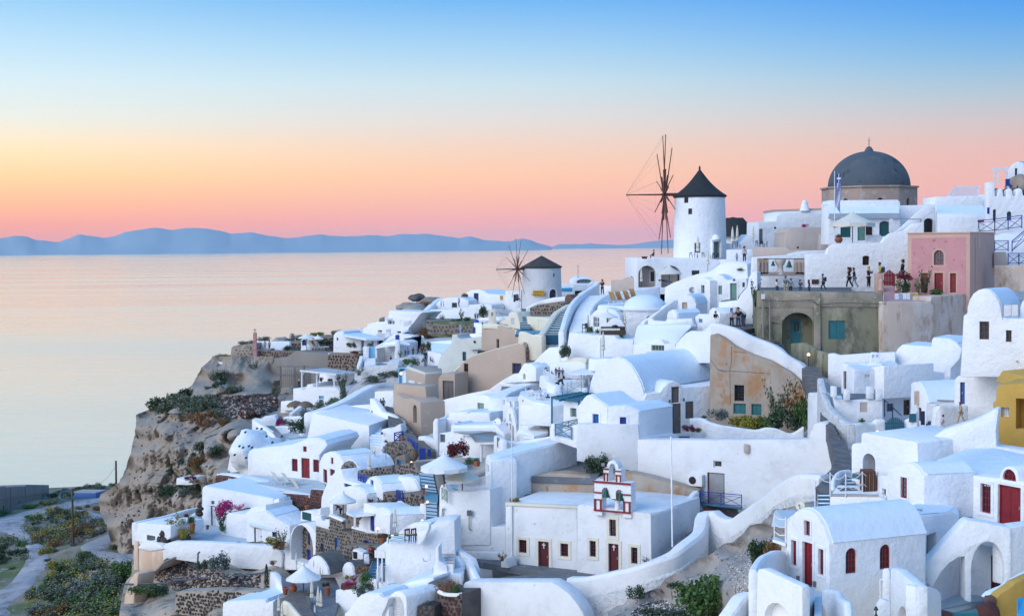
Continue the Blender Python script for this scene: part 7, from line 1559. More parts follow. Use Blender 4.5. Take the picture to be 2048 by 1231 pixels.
th=thg('white_canopy','white flat canopy over dark stone alcove',cpy,P(730,1060,118));prt(MP(W4('332 465 118.6 361 482 116.8 439 474 116 398 454 120'),(0,0,-.15)),'roof_panel',wpt,th);prt(beam(MB(),P(729,965,116.8),P(729,1055,116.8),.18,.18),pos,wpt,th);prt(beam(MB(),P(668,945,118.4),P(722,968,116.8),.12,.15),'beam',wpt,th)
s=fac('dark stone alcove wall under white canopy',wal,mor,119.5,118.2,Q3('328 530 330 475 360 468 418 470 419 530'),.5,bvl=.03);stones(s.th,gst,s.pl[0],Q3('332 525 334 479 362 472 416 474 416 525'),.55,.2,47)
s=fac('tall stone facade with white coping steps and narrow blue doors',hou,mor,123,116.5,Q3('212 630 214 520 266 538 266 481 272 482 320 502 321 542 352 560 354 530 362 526 452 552 456 585 452 665 300 665 212 650'),3,nme='stone_house')
th=s.th
O(574,1132,602,1230,dor,mbl,mbl,1);O(802,1150,836,1240,dor,blu,blu,1);O(470,1175,488,1240,shu,mbl,cls_=1,minw=.45);O(690,1240,712,1290,dor,mbl,mbl,1,minw=.5)
for q_ in(Q3('215 625 216 525 265 542 268 486 318 505 319 545 350 562 350 615 305 615 303 564 285 562 284 615'),Q3('356 620 357 532 450 556 452 582 450 615 421 620 420 572 400 571 399 620')):stones(th,sto,s.pl[0],q_,.33,.22,48+len(q_),bulge=.04,maxn=900)
for a_,b_ in(((533,958),(640,1002)),((708,1052),(908,1102))):wlr('',wht,[PP(a_[0],a_[1],s.pl[0])+s.pl[0][1]*.1+Z*.1,PP(b_[0],b_[1],s.pl[0])+s.pl[0][1]*.1+Z*.1],.6,.2,th=th,pname='coping')
s=fwh('white balcony piece with a pale blue opening left of stone facade',123,121.8,Q3('213 522 214 481 235 482 237 500 248 504 249 495 268 498 268 542'),.6);prt(MX(P(484,1010,123),(mx_(12,123),.1,mx_(35,123))),'blue_shutter',mbl,s.th)
zn(520,980,4.2667)
fh('dark pebbled barrel vault with a white arched front above parasols',114.9,110,Q3('190 350 198 320 210 295 225 281 240 278 255 285 272 305 285 330 291 360 250 360'),EX(480,556,112,640,535)+Vc((0,.8,0)),roof=(2,8),rfm=gst,rt=.12)
fh('small white arched vault front right of pebbled vault',111.1,109.5,Q3('350 370 352 330 359 314 370 306 382 310 392 328 398 360 380 370'),EX(740,612,110.5,850,595),roof=(1,6),rfm=gst,rt=.1,bvl=.04)
s=fac('stone terrace wall behind air vent box',wal,mor,117,112.9,Q3('320 320 325 240 390 235 492 240 500 280 480 310 430 330 350 345'),1.5);stones(s.th,sto,s.pl[0],Q3('325 315 328 245 390 240 488 245 492 278 430 322 350 340'),.36,.22,60)
s=fac('white boxed air vent with black louvres on stone wall','vent box',wht,112.5,112,Q3('394 295 395 254 402 250 425 260 439 265 440 292 425 295'),.8,nme='vent_box',bvl=.03);O(797,522,830,580,shu,blk,cls_=1,dpt=.06,fw_=.03)
fac('white slatted fence panel below fat terracotta jar','fence',wht,111,111,Q3('443 312 444 272 465 274 466 312'),.15,nme='slatted_fence',bvl=.01)
slab('grey terrace floor of parasol restaurant',ter,'slate',pts(108,(560,870,108),(200,None,108.5),(180,None,113),(640,None,113),(700,None,108),(640,None,101),(330,None,100)),.3)
th=thg('wooden_walkway','grey plank walkway with steps through parasol terrace','walkway',P(340,960,105))
Lw=W4('175 530 101 150 485 104.5 128 442 108');Rw=W4('235 525 100.5 210 480 104 188 438 107.5');Lc=crv(Lw,6);Rc=crv(Rw,6)
for i in range(12):
 a,b,c,d=Lc[i],Rc[i],Rc[i+1],Lc[i+1];z=P(560,870,108).z+.08+.0*i;q=[Vc((p.x,p.y,z))for p in(a,b,c,d)];cc=sum(q,Vc())/4;prt(MP([cc+(p-cc)*.93 for p in q],(0,0,.06)),'plank',gdo,th)
wlr('cream curved low wall edging plank walkway',crm,CW('95 470 106 115 480 105 135 505 103 165 538 101',4),.35,1.0,nme='low_wall')
s=fac('white planter wall with a brown flower box','planter',wht,105,103,Q3('321 665 322 425 332 422 410 425 415 450 415 665'),1.5,nme='planter');prt(MX(P(755,815,104.4),(mx_(62,104),.35,mx_(20,104))),'flower_box','redwood',s.th,0,.03)
fwh('white rounded staircase wall rising behind green bush',108.5,104,Q3('430 445 492 395 500 390 548 395 550 440 500 445'),.5)
stairs('white and teal steps by low white post rail',P(900,740,106.5),P(1000,760,105.5),P(960,600,112),P(1095,600,111),6,wht,btr)
th=thg('white_pergola_post','white sheeted screen on two posts left of tall white house','screen',P(1020,800,104));prt(MP(W4('488 255 105 533 252 104.6 533 289 104.6 489 286 105'),Vc((0,.1,0))),'sheet',wpt,th);[prt(MT(P(x,575,104.6),P(x,790,103.5),.06),pos,wpt,th)for x in(1005,1042)]
rail('white slatted handrail by bottom steps',W4('498 398 104.5 518 370 106'),wpt,h=1.0,panel=1.0,cross=False,r=.04)
fh('tall plain white house front with a stepped curved parapet',104.5,103.7,Q3('533 500 534 225 540 220 659 225 685 222 700 200 712 170 735 145 780 131 830 128 834 350 730 400 560 500'),2.5)
th=thg('satellite_dish','small white wall antenna on tall plain house','satellite dish',P(1440,605,101));prt(MX(P(1440,570,101.3),(mx_(17,101),.06,mx_(30,101))),'panel',wpt,th,0,.08);prt(MH(W4('694 288 101.6 700 300 101.4 712 302 101.3'),.025,4),'arm',gry,th)
fwh('white terrace parapet with brown folding chair',103.4,103,Q3('665 230 670 175 700 168 720 150 720 165 700 210 685 230'),.5)
fh('pale rounded roof wall behind brown folding chair',109,107.1,Q3('589 230 590 180 610 160 650 142 690 138 720 140 725 165 700 220'),3,roof=(1,6))
rail('pale green slatted rail on tall white house terrace',W4('548 222 104.2 645 220 103.5'),sag,h=mx_(70,104),panel=1.4,r=.03)
s=fh('white domed block with an arched lattice door at bottom',98,96.5,Q3('548 665 550 462 558 442 575 430 592 428 608 435 620 452 625 475 626 665'),3);O(1130,905,1232,1330,wi,wpt,ggl,14,26,.15,arch=1,fw_=.08)
fh('white slanting rear block of lattice door house',101,99,Q3('559 480 560 422 590 410 650 385 740 370 742 385 715 395 715 465 675 665 625 665'),4)
mb=MB();mb.prism(W4('560 422 100.5 715 388 99.3 742 368 101 740 325 104 650 370 103'),(0,0,-.3));so1(mb,wrf,rfw,'pale sloping roof behind arched lattice door','roof',60,.1)
fh('white half dome roof sweeping up at bottom left of lattice door',99,97,Q3('358 665 360 525 380 510 400 475 425 450 455 440 510 442 520 455 550 460 535 500 520 530 520 665'),3,roof=(2,7))
fwh('white small wall with a pink tinted corner by lattice door',97.8,97.3,Q3('515 665 520 530 530 500 549 495 550 665'),.6)
s=fac('round dark stone planter with dry brown shrubs at bottom','planter','rubble',98,96.5,Q3('744 665 745 440 752 425 780 438 860 440 861 665'),2.5,nme='stone_planter');stones(s.th,rst,s.pl[0],Q3('748 560 750 440 780 445 858 445 858 560'),.34,.08,70,bulge=.06)
wlr('white rim of round dark stone planter',wht,CW('750 410 98.5 760 425 97.6 790 436 97 830 439 96.7 861 437 96.6',4),.25,.25)
s=fac('low dark stone planter with an agave at bottom','planter',sto,97,96.5,Q3('662 665 670 495 685 488 745 495 748 665'),2,nme='stone_planter');stones(s.th,gst,s.pl[0],Q3('669 560 674 499 742 500 744 560'),.4,.1,71,bulge=.06)
fh('white block with cream seat steps left of church yard',100.8,100.6,Q3('738 390 740 320 750 318 750 245 762 240 765 300 798 320 800 350 860 360 860 450 750 450'),1.5)
stairs('white and cream seat steps left of church yard',P(1520,640,101),P(1650,640,100.8),P(1530,540,103.2),P(1665,540,103),4,wht,bei)
fwh('white slanted slab wall with a black slot left of church yard',103,102.4,Q3('814 345 820 300 825 280 850 300 862 320 862 370'),.5)
wlr('white ridge wall edging church yard on left',wht,W4('832 250 106 860 280 104 890 320 102 918 380 99.5'),.5,2.5)
zn(520,780,3.8458)
s=fh('white tall house with a pale green balcony rail and pointed niche',111,109,Q3('686 590 690 380 695 364 710 362 728 390 750 392 885 382 885 595 700 595'),3);O(1405,905,1432,1010,ho,pane=wht,arch=.8,dpt=.3,minw=.5)
rail('pale green slatted balcony rail on tall house corner',W4('700 418 110.6 720 430 110.2'),sag,h=mx_(90,107),panel=1.0,r=.04)
rail('rear pale green slatted rail under cream parasol',W4('722 388 111.5 765 388 111.2'),sag,h=mx_(48,110),panel=1.0,r=.03)
th=thg('trellis_screen','white diamond trellis screen on terrace beneath parasols','trellis',P(1650,770,109));Q=W4('764 391 110.5 884 382 109 884 325 109 765 362 110.5')
for i in range(4):prt(MT(Q[i],Q[(i+1)%4],.04,k=4),'frame',wpt,th)
mb=MB()
for i in range(1,30):t=i/30;mb.tube(Q[0].lerp(Q[1],t),Q[3].lerp(Q[2],t),.02,k=3)
for i in range(1,12):t=i/12;mb.tube(Q[0].lerp(Q[3],t),Q[1].lerp(Q[2],t),.02,k=3)
o=prt(mb,'lattice',wpt,th);o['kind']='stuff'
fwh('white low wall with plant pots above big parasols',142,140,Q3('606 220 608 178 615 176 682 198 686 210 688 250 635 235'),.8)
s=fh('white pale green framed garden block behind flower pots',143,141,Q3('664 260 665 120 672 111 700 106 730 102 731 165 745 168 745 260'),1.5);O(1348,336,1424,390,wi,sag,sag,1,1,.1)
fwh('white iron fenced wall under pale green panel',141.1,140,Q3('683 260 685 200 712 198 714 260'),.4)
fh('shaded white back wall under grey awning',131.1,127.9,Q3('778 260 780 175 915 190 920 260'),1)
for nm,pts_ in(('blue crossed fence by terracotta pots, upper length',[(1035,398,141),(1100,385,142)]),('blue crossed fence running down lane by rubble wall',[(1140,430,140),(1210,478,137)])):rail(nm,[P(*q)for q in pts_],blu,h=.9,panel=1.2,r=.06)
so1(MX(P(1250,487,134),(mx_(24,134),.06,mx_(43,134))),'blue_gate',blu,'solid royal blue gate panel in lane','gate');so1(MX(P(1303,480,135),(mx_(14,135),.06,mx_(28,135))),'blue_gate',blu,'narrow royal blue panel right of solid blue gate','gate')
th=thg('grey_lane','grey stepped lane between tan wall and white walls','lane',P(1130,300,150));lane2(th,W4('500 165 152 492 100 162 480 60 170'),W4('610 190 146 550 120 157 515 65 168'),10,'step')
s=fac('dark blue doored rubble front by blue crossed fence',wal,mor,133.1,131.5,Q3('515 310 520 255 555 245 560 280 545 300'),.6);O(1052,535,1085,575,shu,mbl,cls_=1)
BM={}
def leafball(seed,n,leaf,shape='round',stems=0):
 rd=random.Random(seed);v=[];f=[]
 lumps=[Vc((rd.uniform(-.55,.55),rd.uniform(-.55,.55),rd.uniform(.25,.75)))for _ in range(7)]
 for i in range(n):
  if shape=='round':
   c=rd.choice(lumps);d=Vc((rd.gauss(0,1),rd.gauss(0,1),rd.gauss(0,1))).normalized();p=c+d*(.42*rd.random()**.4)
   if p.z<0:p.z=abs(p.z)*.4
  elif shape=='tall':
   z=rd.random();r=.42*(1-z)**.5*rd.random()**.5+.03;t=rd.uniform(0,6.283);p=Vc((mt_.cos(t)*r,mt_.sin(t)*r,z*1.3))
  elif shape=='loose':
   t=rd.uniform(0,6.283);z=rd.random();br=rd.randrange(7);bt=br*.9;r=z*.7;p=Vc((mt_.cos(bt)*r,mt_.sin(bt)*r,z*(1.0+.25*mt_.sin(br*2))))+Vc((rd.gauss(0,.1),rd.gauss(0,.1),rd.gauss(0,.08)))
   if p.z<0:p.z=.05
  elif shape=='spiky':
   t=rd.uniform(0,6.283);e=rd.uniform(.25,1.4);d=Vc((mt_.cos(t)*mt_.cos(e),mt_.sin(t)*mt_.cos(e),mt_.sin(e)));L_=rd.uniform(.6,1);s=Vc((-mt_.sin(t),mt_.cos(t),0))*leaf
   k=len(v);v+=[-s,s,d*L_*.6+s,d*L_-Vc((0,0,.15*L_)),d*L_*.6-s];f+=[(k,k+1,k+2,k+3,k+4)];continue
  elif shape=='grass':
   t=rd.uniform(0,6.283);r=.6*rd.random()**.5;b=Vc((mt_.cos(t)*r,mt_.sin(t)*r,0));tp=b*1.35+Vc((rd.gauss(0,.08),rd.gauss(0,.08),rd.uniform(.5,1)));s=Vc((rd.gauss(0,1),rd.gauss(0,1),0)).normalized()*leaf
   k=len(v);v+=[b-s,b+s,tp];f+=[(k,k+1,k+2)];continue
  nrm=Vc((rd.gauss(0,1),rd.gauss(0,1),rd.gauss(.4,1))).normalized();x=nrm.orthogonal().normalized();y=nrm.cross(x);a=rd.uniform(0,3.14);x2=x*mt_.cos(a)+y*mt_.sin(a);y2=nrm.cross(x2);l=leaf*rd.uniform(.6,1.3)
  k=len(v);v+=[p-x2*l,p-y2*l*.55,p+x2*l,p+y2*l*.55+nrm*l*.2];f.append((k,k+1,k+2,k+3))
 return v,f
def bushmesh(key,*a):
 if key not in BM:
  v,f=leafball(*a);me=bpy.data.meshes.new(key);me.from_pydata([tuple(p)for p in v],[],f);BM[key]=me
 return BM[key]
SH={'r0':(1,900,.085),'r1':(2,900,.08),'r2':(3,700,.1),'t':(4,700,.07,'tall'),'l':(5,500,.08,'loose'),'s':(6,70,.045,'spiky'),'g':(7,500,.012,'grass'),'big':(8,2600,.075)}
def bsh(lbe,X,Y,d,wpx,hpx,mt=lfg,sh='r0',nme='shrub',cat='shrub',grp=None,base=None,fl=None):
 me=bushmesh(sh,*SH[sh]);o=bpy.data.objects.new(nme,me);COL.objects.link(o)
 if not me.materials:me.materials.append(M[mt])
 if me.materials[0]!=M[mt]:o.material_slots[0].link='OBJECT';o.material_slots[0].material=M[mt]
 p=P(X,Y,d)if base is None else base
 w=mx_(wpx,d)/1.6 if base is None else wpx/1.6;h=(mx_(hpx,d)if base is None else hpx)/1.15
 o.location=p;o.scale=(w,w,h);o.rotation_euler=(0,0,random.uniform(0,6.28));tag(o,lbe,cat,grp)
 return o
zn(1480,540,3.419)
BT("tall loose olive bush against peeling ochre wall|260 1080 121.5 190 290 olive l|dense dark bush at right end of peeling wall garden|385 1075 120.5 200 300 rust l|bushy green mass below tall loose bush|330 1085 120 230 170 dark r0")
BT("leafy green bush in right corner of garden parapet|425 1065 119.5 110 210 green r1|flowering yellow green ground bush left of tall loose bush|80 1095 120 190 110 yellow r1|low green ground bush in garden by old teal windows|165 1090 120 150 105 green r2")
zn(1000,560,3.62)
BT("grey green rosemary bush at left end of garden parapet|1590 1010 121 160 90 grey r1|flowering bush below dark barred window|1720 1060 121 160 95 yellow r2|dark green bush below second teal shutter|1850 1075 121 180 110 dark r0|small spiky plant by grey shutter|1475 1000 121 60 45 grey s")
BT("dark red leaved plant on the terrace right of the grey doors|1365 1095 118 80 60 red r0|low green plant beside the dark red plant|1430 1098 118 80 35 rust r1")
BT("dark round bush in the white planter above the cafe|470 560 150 110 110 dark r0|potted bush beside the olive house corner|1850 190 137 80 170 dark l")
for i,(x,y)in enu(((705,385),(655,380),(880,415))):bsh(('green potted agave in lounge terrace, near dark sofa','small leafy plant at left end of lounge terrace','spiky aloe in terracotta trough at lounge edge')[i],x,y,150.5,55,55,lfg,'s'if i!=1 else'r1')
zn(1200,250,3.518)
BT("agave in a white box above the twin arched facade|990 1025 163 75 40 green s|pink flowers on the white house by the dome church|1438 722 199 50 32 pink r1")
zn(1600,250,3.518)
BT("spiky agave in terracotta urn under flag pole|272 790 156 60 45 grey s|red flowering bush on pillar by red gate|735 1090 139.5 105 62 red r0|trailing green bush by pink steps|735 1185 138.8 105 110 dark r1")
BT("tall green plant left of pink house doors|880 1180 138 95 160 dark l|small green plant below pink house doors|965 1195 137.8 130 50 green r2|leafy plant before left red door|830 1190 138 60 110 green l")
zn(880,860,3.3032)
BT("upright dark green bush growing from the ledge beside the bell gable|1040 290 112.5 140 150 dark r0|small yellow weed on the left corner of the chapel roof|502 475 108 70 38 yellow r1")
BT("large glossy fig bush below sweeping parapet|1790 1215 86 390 340 green big|second lobe of green leaves right of large fig bush|1900 1230 86.5 230 200 green big|grey green bush behind large fig bush|1890 920 90 160 110 olive r1|reddish dry bush above large fig bush|1812 870 92 60 70 red r2")
BT("dark green clump growing on peeling retaining wall|1312 1110 94 120 105 dark r1|low dark weeds under clump on peeling wall|1540 1040 90.5 110 50 dark r2|bushy green plants at bottom edge by gravel|1500 1250 84 300 90 dark r0")
BT("dry thorny weed at the corner of the church yard|410 862 105.5 70 55 rust l|little weed beside the right chapel window|1360 880 99 60 45 grey l")
BT("dry pinkish shrub in round stone planter|70 1075 97.5 150 125 brown g|second dry pinkish shrub on top of round planter|60 1070 98.2 140 100 brown r1|green plant spilling from round stone planter|105 1075 97 70 65 green r1")
zn(1480,860,3.3187)
BT("ivy covered bush behind red gable house|165 900 78 180 215 dark big|brown creeper at right of ivy bush|225 880 77 110 190 rust r1|bright green weeds on rock left of white parapet|75 1110 70 130 55 green r2")
zn(1480,540,3.419)
BT("small palm plant on the white lane wall|835 1040 100.5 60 50 green s|flowers in the terracotta pot by the narrow blue gate|1232 1132 96 60 25 red r1")
zn(520,780,3.8458)
BT("dark red and green bougainvillea bush under grey awning|1520 505 126.5 160 135 red r0|dark green part of bush under grey awning|1490 505 127.2 120 110 dark r1|green plant in brown flower pot right of big parasol|1665 548 121 60 40 green s|low green plants behind cream parasol|1610 570 122 110 60 green r1")
BT("rusty red bush in jar on white terrace|945 880 119.5 75 50 rust r0|small plant on white post by blue fence|968 402 146 40 40 green s|red flowers in brown planter trough|845 860 121 45 30 red r1")
BT("succulent shrub hanging over terrace parapet|100 1195 127.5 90 90 yellow r0|thorny cactus branch by arch portal|170 1200 127.2 90 130 olive l|rust coloured foliage under parapet succulent|140 1220 127.3 110 70 rust r1")
for i,(x,y,w,lb)in enu(((1397,305,40,'plant in bowl pot on garden block'),(1348,472,45,'green succulent in square terracotta pot'),(1395,375,28,'small plant on white fence pillar'),(1255,770,30,'plant in pot by blue stairs'),(1250,838,30,'flowers in pot on white pillar'))):bsh(lb,x,y,(141,139.5,139.5,117,114)[i],w,28,lfd,'r1')
BT("tall dark red vine behind bougainvillea steps|185 260 188 120 60 dark r0|deep pink bougainvillea by pebble steps|150 268 187 90 55 pink r0|dark green shrubs right of pebble steps|300 330 175 130 130 dark r1|green shrubs between curled wall and plain white block|340 260 180 80 110 dark r2")
BT("dense green slope bush left of pergola house wall|500 160 186 160 90 olive r0|tall pine like bush on slope above plain white block|640 90 200 110 160 olive t|small palm tree above plain white block|720 90 197 60 80 green s")
zn(180,780,2.73)
BT("pink bougainvillea climbing by navy door, upper mass|740 665 138.5 110 75 pink r0|pink bougainvillea spray reaching right of navy door|810 650 138.5 80 30 pink l|dark leafy stems of bougainvillea|718 745 138.3 70 90 dark l|green foot of bougainvillea|725 765 137.8 50 35 green r1|pink blossom cluster low on bougainvillea|712 690 138.2 60 60 pink r1")
BT("yellow green succulent tree on lower left terrace|470 770 133.8 120 90 yellow l|bushy potted succulent by dark boulder|515 800 133.2 85 60 yellow r1|green plant in tall terracotta pot|555 730 134 45 50 green r2|dark red plant behind white stools|522 700 139 40 30 red r2")
BT("big grey green bush below long terrace parapet|700 985 127.6 120 110 grey r0|dark green bush left of grey green bush|625 975 128 70 60 dark r1|orange brown plant in square pot at parapet end|997 950 124.5 40 28 rust r1")
BT("ivy strip hanging down beside the white slanting parapet, upper part|965 1060 122 55 100 dark t|ivy strip hanging down beside the white slanting parapet, lower part|970 1135 120 55 90 dark r0")
BT("weeds along the water pipe on the rocky slope, left clump|300 1110 129 150 60 green r0|weeds along the water pipe on the rocky slope, right clump|390 1115 127 100 60 dark r1")
BT("green weeds on dry stone wall of rocky slope|600 1125 120 100 45 olive r2|low dark weeds in middle of rocky slope|690 1120 119.5 100 40 olive r1|flowering plants before stone seat|1160 650 137.5 60 28 rust r1")
BT("red flowers beside the lower thatched parasol|545 490 176 60 30 red r0|orange red plant on the small cliff terrace|580 505 175 60 25 rust r1")
zn(520,980,4.2667)
BT("round grey green bush by white steps, top lobe|905 790 102.5 150 110 green r0|round grey green bush by white steps, lower lobe|850 900 102 120 110 olive r1|round grey green bush by white steps, right lobe|930 850 102.3 100 80 olive r2")
BT("reddish flowering shrub above flower box|870 710 106.5 110 80 brown r0|magenta flowers in brown flower box|755 800 104.2 110 35 pink r1|yellow green succulent behind flower box|738 760 106 50 45 yellow r2|dark red cactus plants behind flower box|800 770 105.5 90 45 red l")
BT("aloe in low dark stone planter|1435 985 97.2 110 80 grey s|plant in large round terracotta bowl|285 800 110 45 25 green s|dark plant in tall terracotta pot near steps|575 822 108 70 45 dark r1|pink flowers in small pot left of bowl|215 840 109 45 25 pink r2|plant on fat jar by blue door|945 490 114 45 30 dark r1")
bsh('trailing plant pot on upper terrace rail',1035,410,106,65,45,lfr,'r0')
zn(430,640,6.837)
for lb,x,y,d,w,h,m_,s_ in(('long olive scrub on headland boulder wall',440,350,246,210,85,lfo,'r0'),('low yellow scrub at cliff tip',110,520,241,190,70,lfy,'r1'),('dark scrub before yellow scrub at cliff tip',150,545,240,130,50,lfo,'r2'),('olive scrub behind red brown pillar',690,285,252,180,75,lfo,'r1'),('large olive bush behind blue doored hut',1110,290,253,170,110,lfo,'r0'),('yellow scrub above red stone wall',1440,215,254,260,60,lfy,'r2'),('big dark round bush left of porch house',1680,230,252,180,110,lfo,'r0'),('spiky plant above open parasols',1320,190,254,60,35,lfr,'s'),('dark green bush before white terrace wall',985,415,241,170,80,lfd,'r0'),('small shrub at feet of two standing visitors',790,412,242,60,35,lfd,'r1'),('thin shrub growing on concrete wall',520,730,234,170,190,lfo,'l'),('shadowy bush under the parasols',1450,330,244,280,70,lfd,'r2'),('leafy tree by pergola post',1740,960,207,170,230,lfd,'l'),('grey dry bush below leafy tree',1765,1080,206,110,190,lfo,'t'),('dark bush on pergola shelf, left pot',1450,835,214,60,70,lfd,'r1'),('dark bush on pergola shelf, right pot',1580,835,213.5,70,45,lfd,'r2'),('green scrub slope right of turquoise door',1650,1190,198,330,150,lfg,'r0'),('dark bush at left of cave',60,960,226,180,160,lfd,'r0'),('grey bush by cave mouth',815,1010,217,130,130,lfo,'r1')):
 bsh(lb,x,y,d,w,h,m_,s_)
for i,(x,y,r)in enu(((110,950,90),(230,985,80),(40,1000,70))):so1(rkm(P(x,y,222),mx_(r,222),1.5,mx_(r*.7,222),60+i),'boulder','tuff',('left','right','lowest')[i]+' of grey boulders on headland slope','boulder',60)
zn(680,560,6.155)
for lb,x,y,d,w,h,m_,s_ in(('dark dense bush left of dry stone wall',1030,710,229,130,160,lfr,'r0'),('dark bush by sky blue roof',1085,860,213,110,120,lfd,'r1'),('small dark bush left of sky blue roof',1010,850,214,80,80,lfd,'r2'),('round topped potted tree in shaded porch',140,830,226,105,80,lfd,'r0'),('red flowers along porch edge',190,895,228,180,32,lre,'r1'),('green bushes on rough terrace edge by crowd',870,1060,203,170,120,lfg,'r0'),('thin green plant by slab chimney',740,950,207,60,80,lfg,'l'),('olive slope scrub left of tan house, upper',600,1200,198,260,90,lfo,'r0'),('rusty slope scrub left of tan house',640,1165,200,150,60,lfr,'r1'),('long olive slope scrub above plain white block',420,1250,200,270,90,lfo,'r2'),('pale plants against rough white garden wall',230,1170,204.5,150,110,lfe,'l'),('brown scrub on hilltop rock, right of boulder',1060,345,259,200,95,lfr,'r0'),('yellow flowers on hilltop rock',1050,310,262,90,45,lfy,'r1'),('white flowers above turquoise door',375,815,214,70,50,lfe,'r2'),('small red flowers along crowd path',830,665,229,120,30,lre,'r2'),('potted cypress in torch niche',765,1112,180,55,30,lfd,'r1')):
 bsh(lb,x,y,d,w,h,m_,s_)
zn(860,540,6.8375)
for lb,x,y,d,w,h,m_,s_ in(('large dark green oleander behind cream chimney',735,640,238,190,175,lfd,'r0'),('leafy green bush left of oleander',640,660,237,90,90,lfg,'r1'),('slender green tree with loose leaves',430,690,236,80,160,lfg,'l'),('grey bush against white terrace wall',165,700,238,90,95,lfe,'l'),('low yellow green plants along dry stone wall top',300,730,233,230,45,lfy,'r0'),('dark green shrubs in middle of planted bed',390,715,233.5,160,60,lfd,'r1'),('green shrubs at right of planted bed',520,700,232,110,70,lfg,'r2'),('rusty rounded bush at left of planted bed',210,730,232.5,60,45,lfr,'r2'),('yellow weeds between two dry stone walls',270,900,229,180,30,lfy,'r1'),('orange green bush on shoulder of hump roofed house',470,385,260,110,80,lfr,'r0'),('low scrub beyond small windmill base',850,600,240,110,40,lfd,'r2')):
 bsh(lb,x,y,d,w,h,m_,s_)
def scat(bvh,zone_,items,lbe,grp,mts,rnd_seed=1):
 zn(*zone_);rd=random.Random(rnd_seed)
 for x,y,w,h in items:
  q=hit(x,y,bvh)
  if q is None:continue
  mt=rd.choice(mts);bsh(lbe,0,0,0,mx_(w,q.y),mx_(h,q.y),mt,rd.choice(('r0','r1','r2')),nme='scrub_bush',cat='bush',grp=grp,base=q+Vc((0,.1,-.15)))
def jit(poly,n,w,h,seed):
 rd=random.Random(seed);xs=[a for a,b in poly];ys=[b for a,b in poly];o=[]
 while len(o)<n:
  x=rd.uniform(min(xs),max(xs));y=rd.uniform(min(ys),max(ys))
  if inside(x,y,poly):k=rd.uniform(.6,1.4);o.append((x,y,w*k,h*k))
 return o
Zf=(0,0,1);Zi=(180,780,2.73);Zl=(0,850,3.231)
scat(CLBVH,Zi,jit(Q3('190 55 235 20 300 2 350 0 360 30 320 55 280 75 215 70'),26,100,62,1),'olive green scrub bush on top of cliff','scrub bushes on cliff top',[lfo,lfo,lfe,lfd])
scat(CLBVH,Zi,jit(Q3('265 95 300 65 370 65 380 100 320 108'),9,66,48,2),'brown dry bush above cliff face','dry bushes above cliff face',[lfr,'leaf_brown',lfo])
scat(CLBVH,Zi,jit(Q3('220 235 225 205 280 160 350 145 345 165 300 215 240 245'),22,70,46,3),'dark scrub bush on diagonal ledge of cliff','scrub on diagonal cliff ledge',[lfd,lfo,lfy,lfr,lfe])
scat(CLBVH,Zi,jit(Q3('175 300 200 272 260 258 300 250 320 260 305 295 250 288 210 300'),18,80,50,4),'dark olive scrub on lower ledge of cliff','scrub on lower cliff ledge',[lfd,lfo,lfd,lfe])
zn(0,0,1)
scat(CLBVH,Zf,jit(Q3('200 385 220 372 235 395 215 400 195 395'),8,26,16,5),'grey green scrub on steep slope under viewing platform','scrub under the viewing platform',[lfo,lfd])
scat(LOWBVH,Zl,jit(Q3('95 300 160 270 250 280 320 305 345 340 250 360 220 385 165 415 155 450 125 390 75 325'),50,82,44,6),'low scrub bush on bank inside road bend','scrub on the road bank',[lfo,lfe,lfo,lfy,lfg,lfr,lfd])
scat(LOWBVH,Zl,jit(Q3('165 460 270 420 360 450 320 470 210 520 130 560 100 565'),40,88,48,7),'green scrub bush on slope by lower road','scrub beside the lower road',[lfg,lfo,lfd,lfe,lfy])
scat(LOWBVH,Zl,jit(Q3('100 616 170 540 280 510 390 490 380 575 370 616'),42,125,70,8),'bushy olive shrub on slope at lower left','shrubs at the lower left',[lfo,lfo,lfe,lfg,lfr])
scat(LOWBVH,Zl,jit(Q3('0 370 40 360 80 395 85 430 50 480 0 505'),16,75,40,9),'dark scrub bush in inner curve of road','scrub in inner road curve',[lfd,lfo,lfy,lfg])
scat(LOWBVH,Zl,jit(Q3('165 230 225 212 310 198 380 188 385 200 310 215 300 230 240 240 175 238'),28,75,36,10),'dark shrub along far edge of road','shrubs along far road edge',[lfo,lfd,lfo])
scat(LOWBVH,Zl,jit(Q3('0 280 90 262 190 240 195 248 90 272 0 295'),12,55,22,11),'small green weed clump at foot of blockwork building','weeds below the blockwork building',[lfg,lfy])
scat(LOWBVH,Zl,[(800,990,170,150),(770,960,110,100)],'leafy green shrub below cliff path','leafy shrubs below cliff path',[lfg],3)
scat(LOWBVH,Zl,[(790,800,90,45),(740,795,70,40),(850,800,60,55),(510,540,50,25),(560,530,50,25),(620,545,60,35)],'grey olive shrub at foot of cliff','shrubs at the cliff foot',[lfo,lfr],4)
scat(RSBVH,Zi,jit(Q3('120 550 150 535 210 540 215 565 165 575'),8,60,35,12),'green weeds on rocky slope under pipe','weeds on the rocky slope',[lfg,lfd])
scat(RSBVH,Zi,jit(Q3('220 550 450 530 460 550 350 550 280 550'),8,65,28,13),'grey olive tuft on rocky slope by dry stone wall','tufts on the rocky slope',[lfo,lfe])
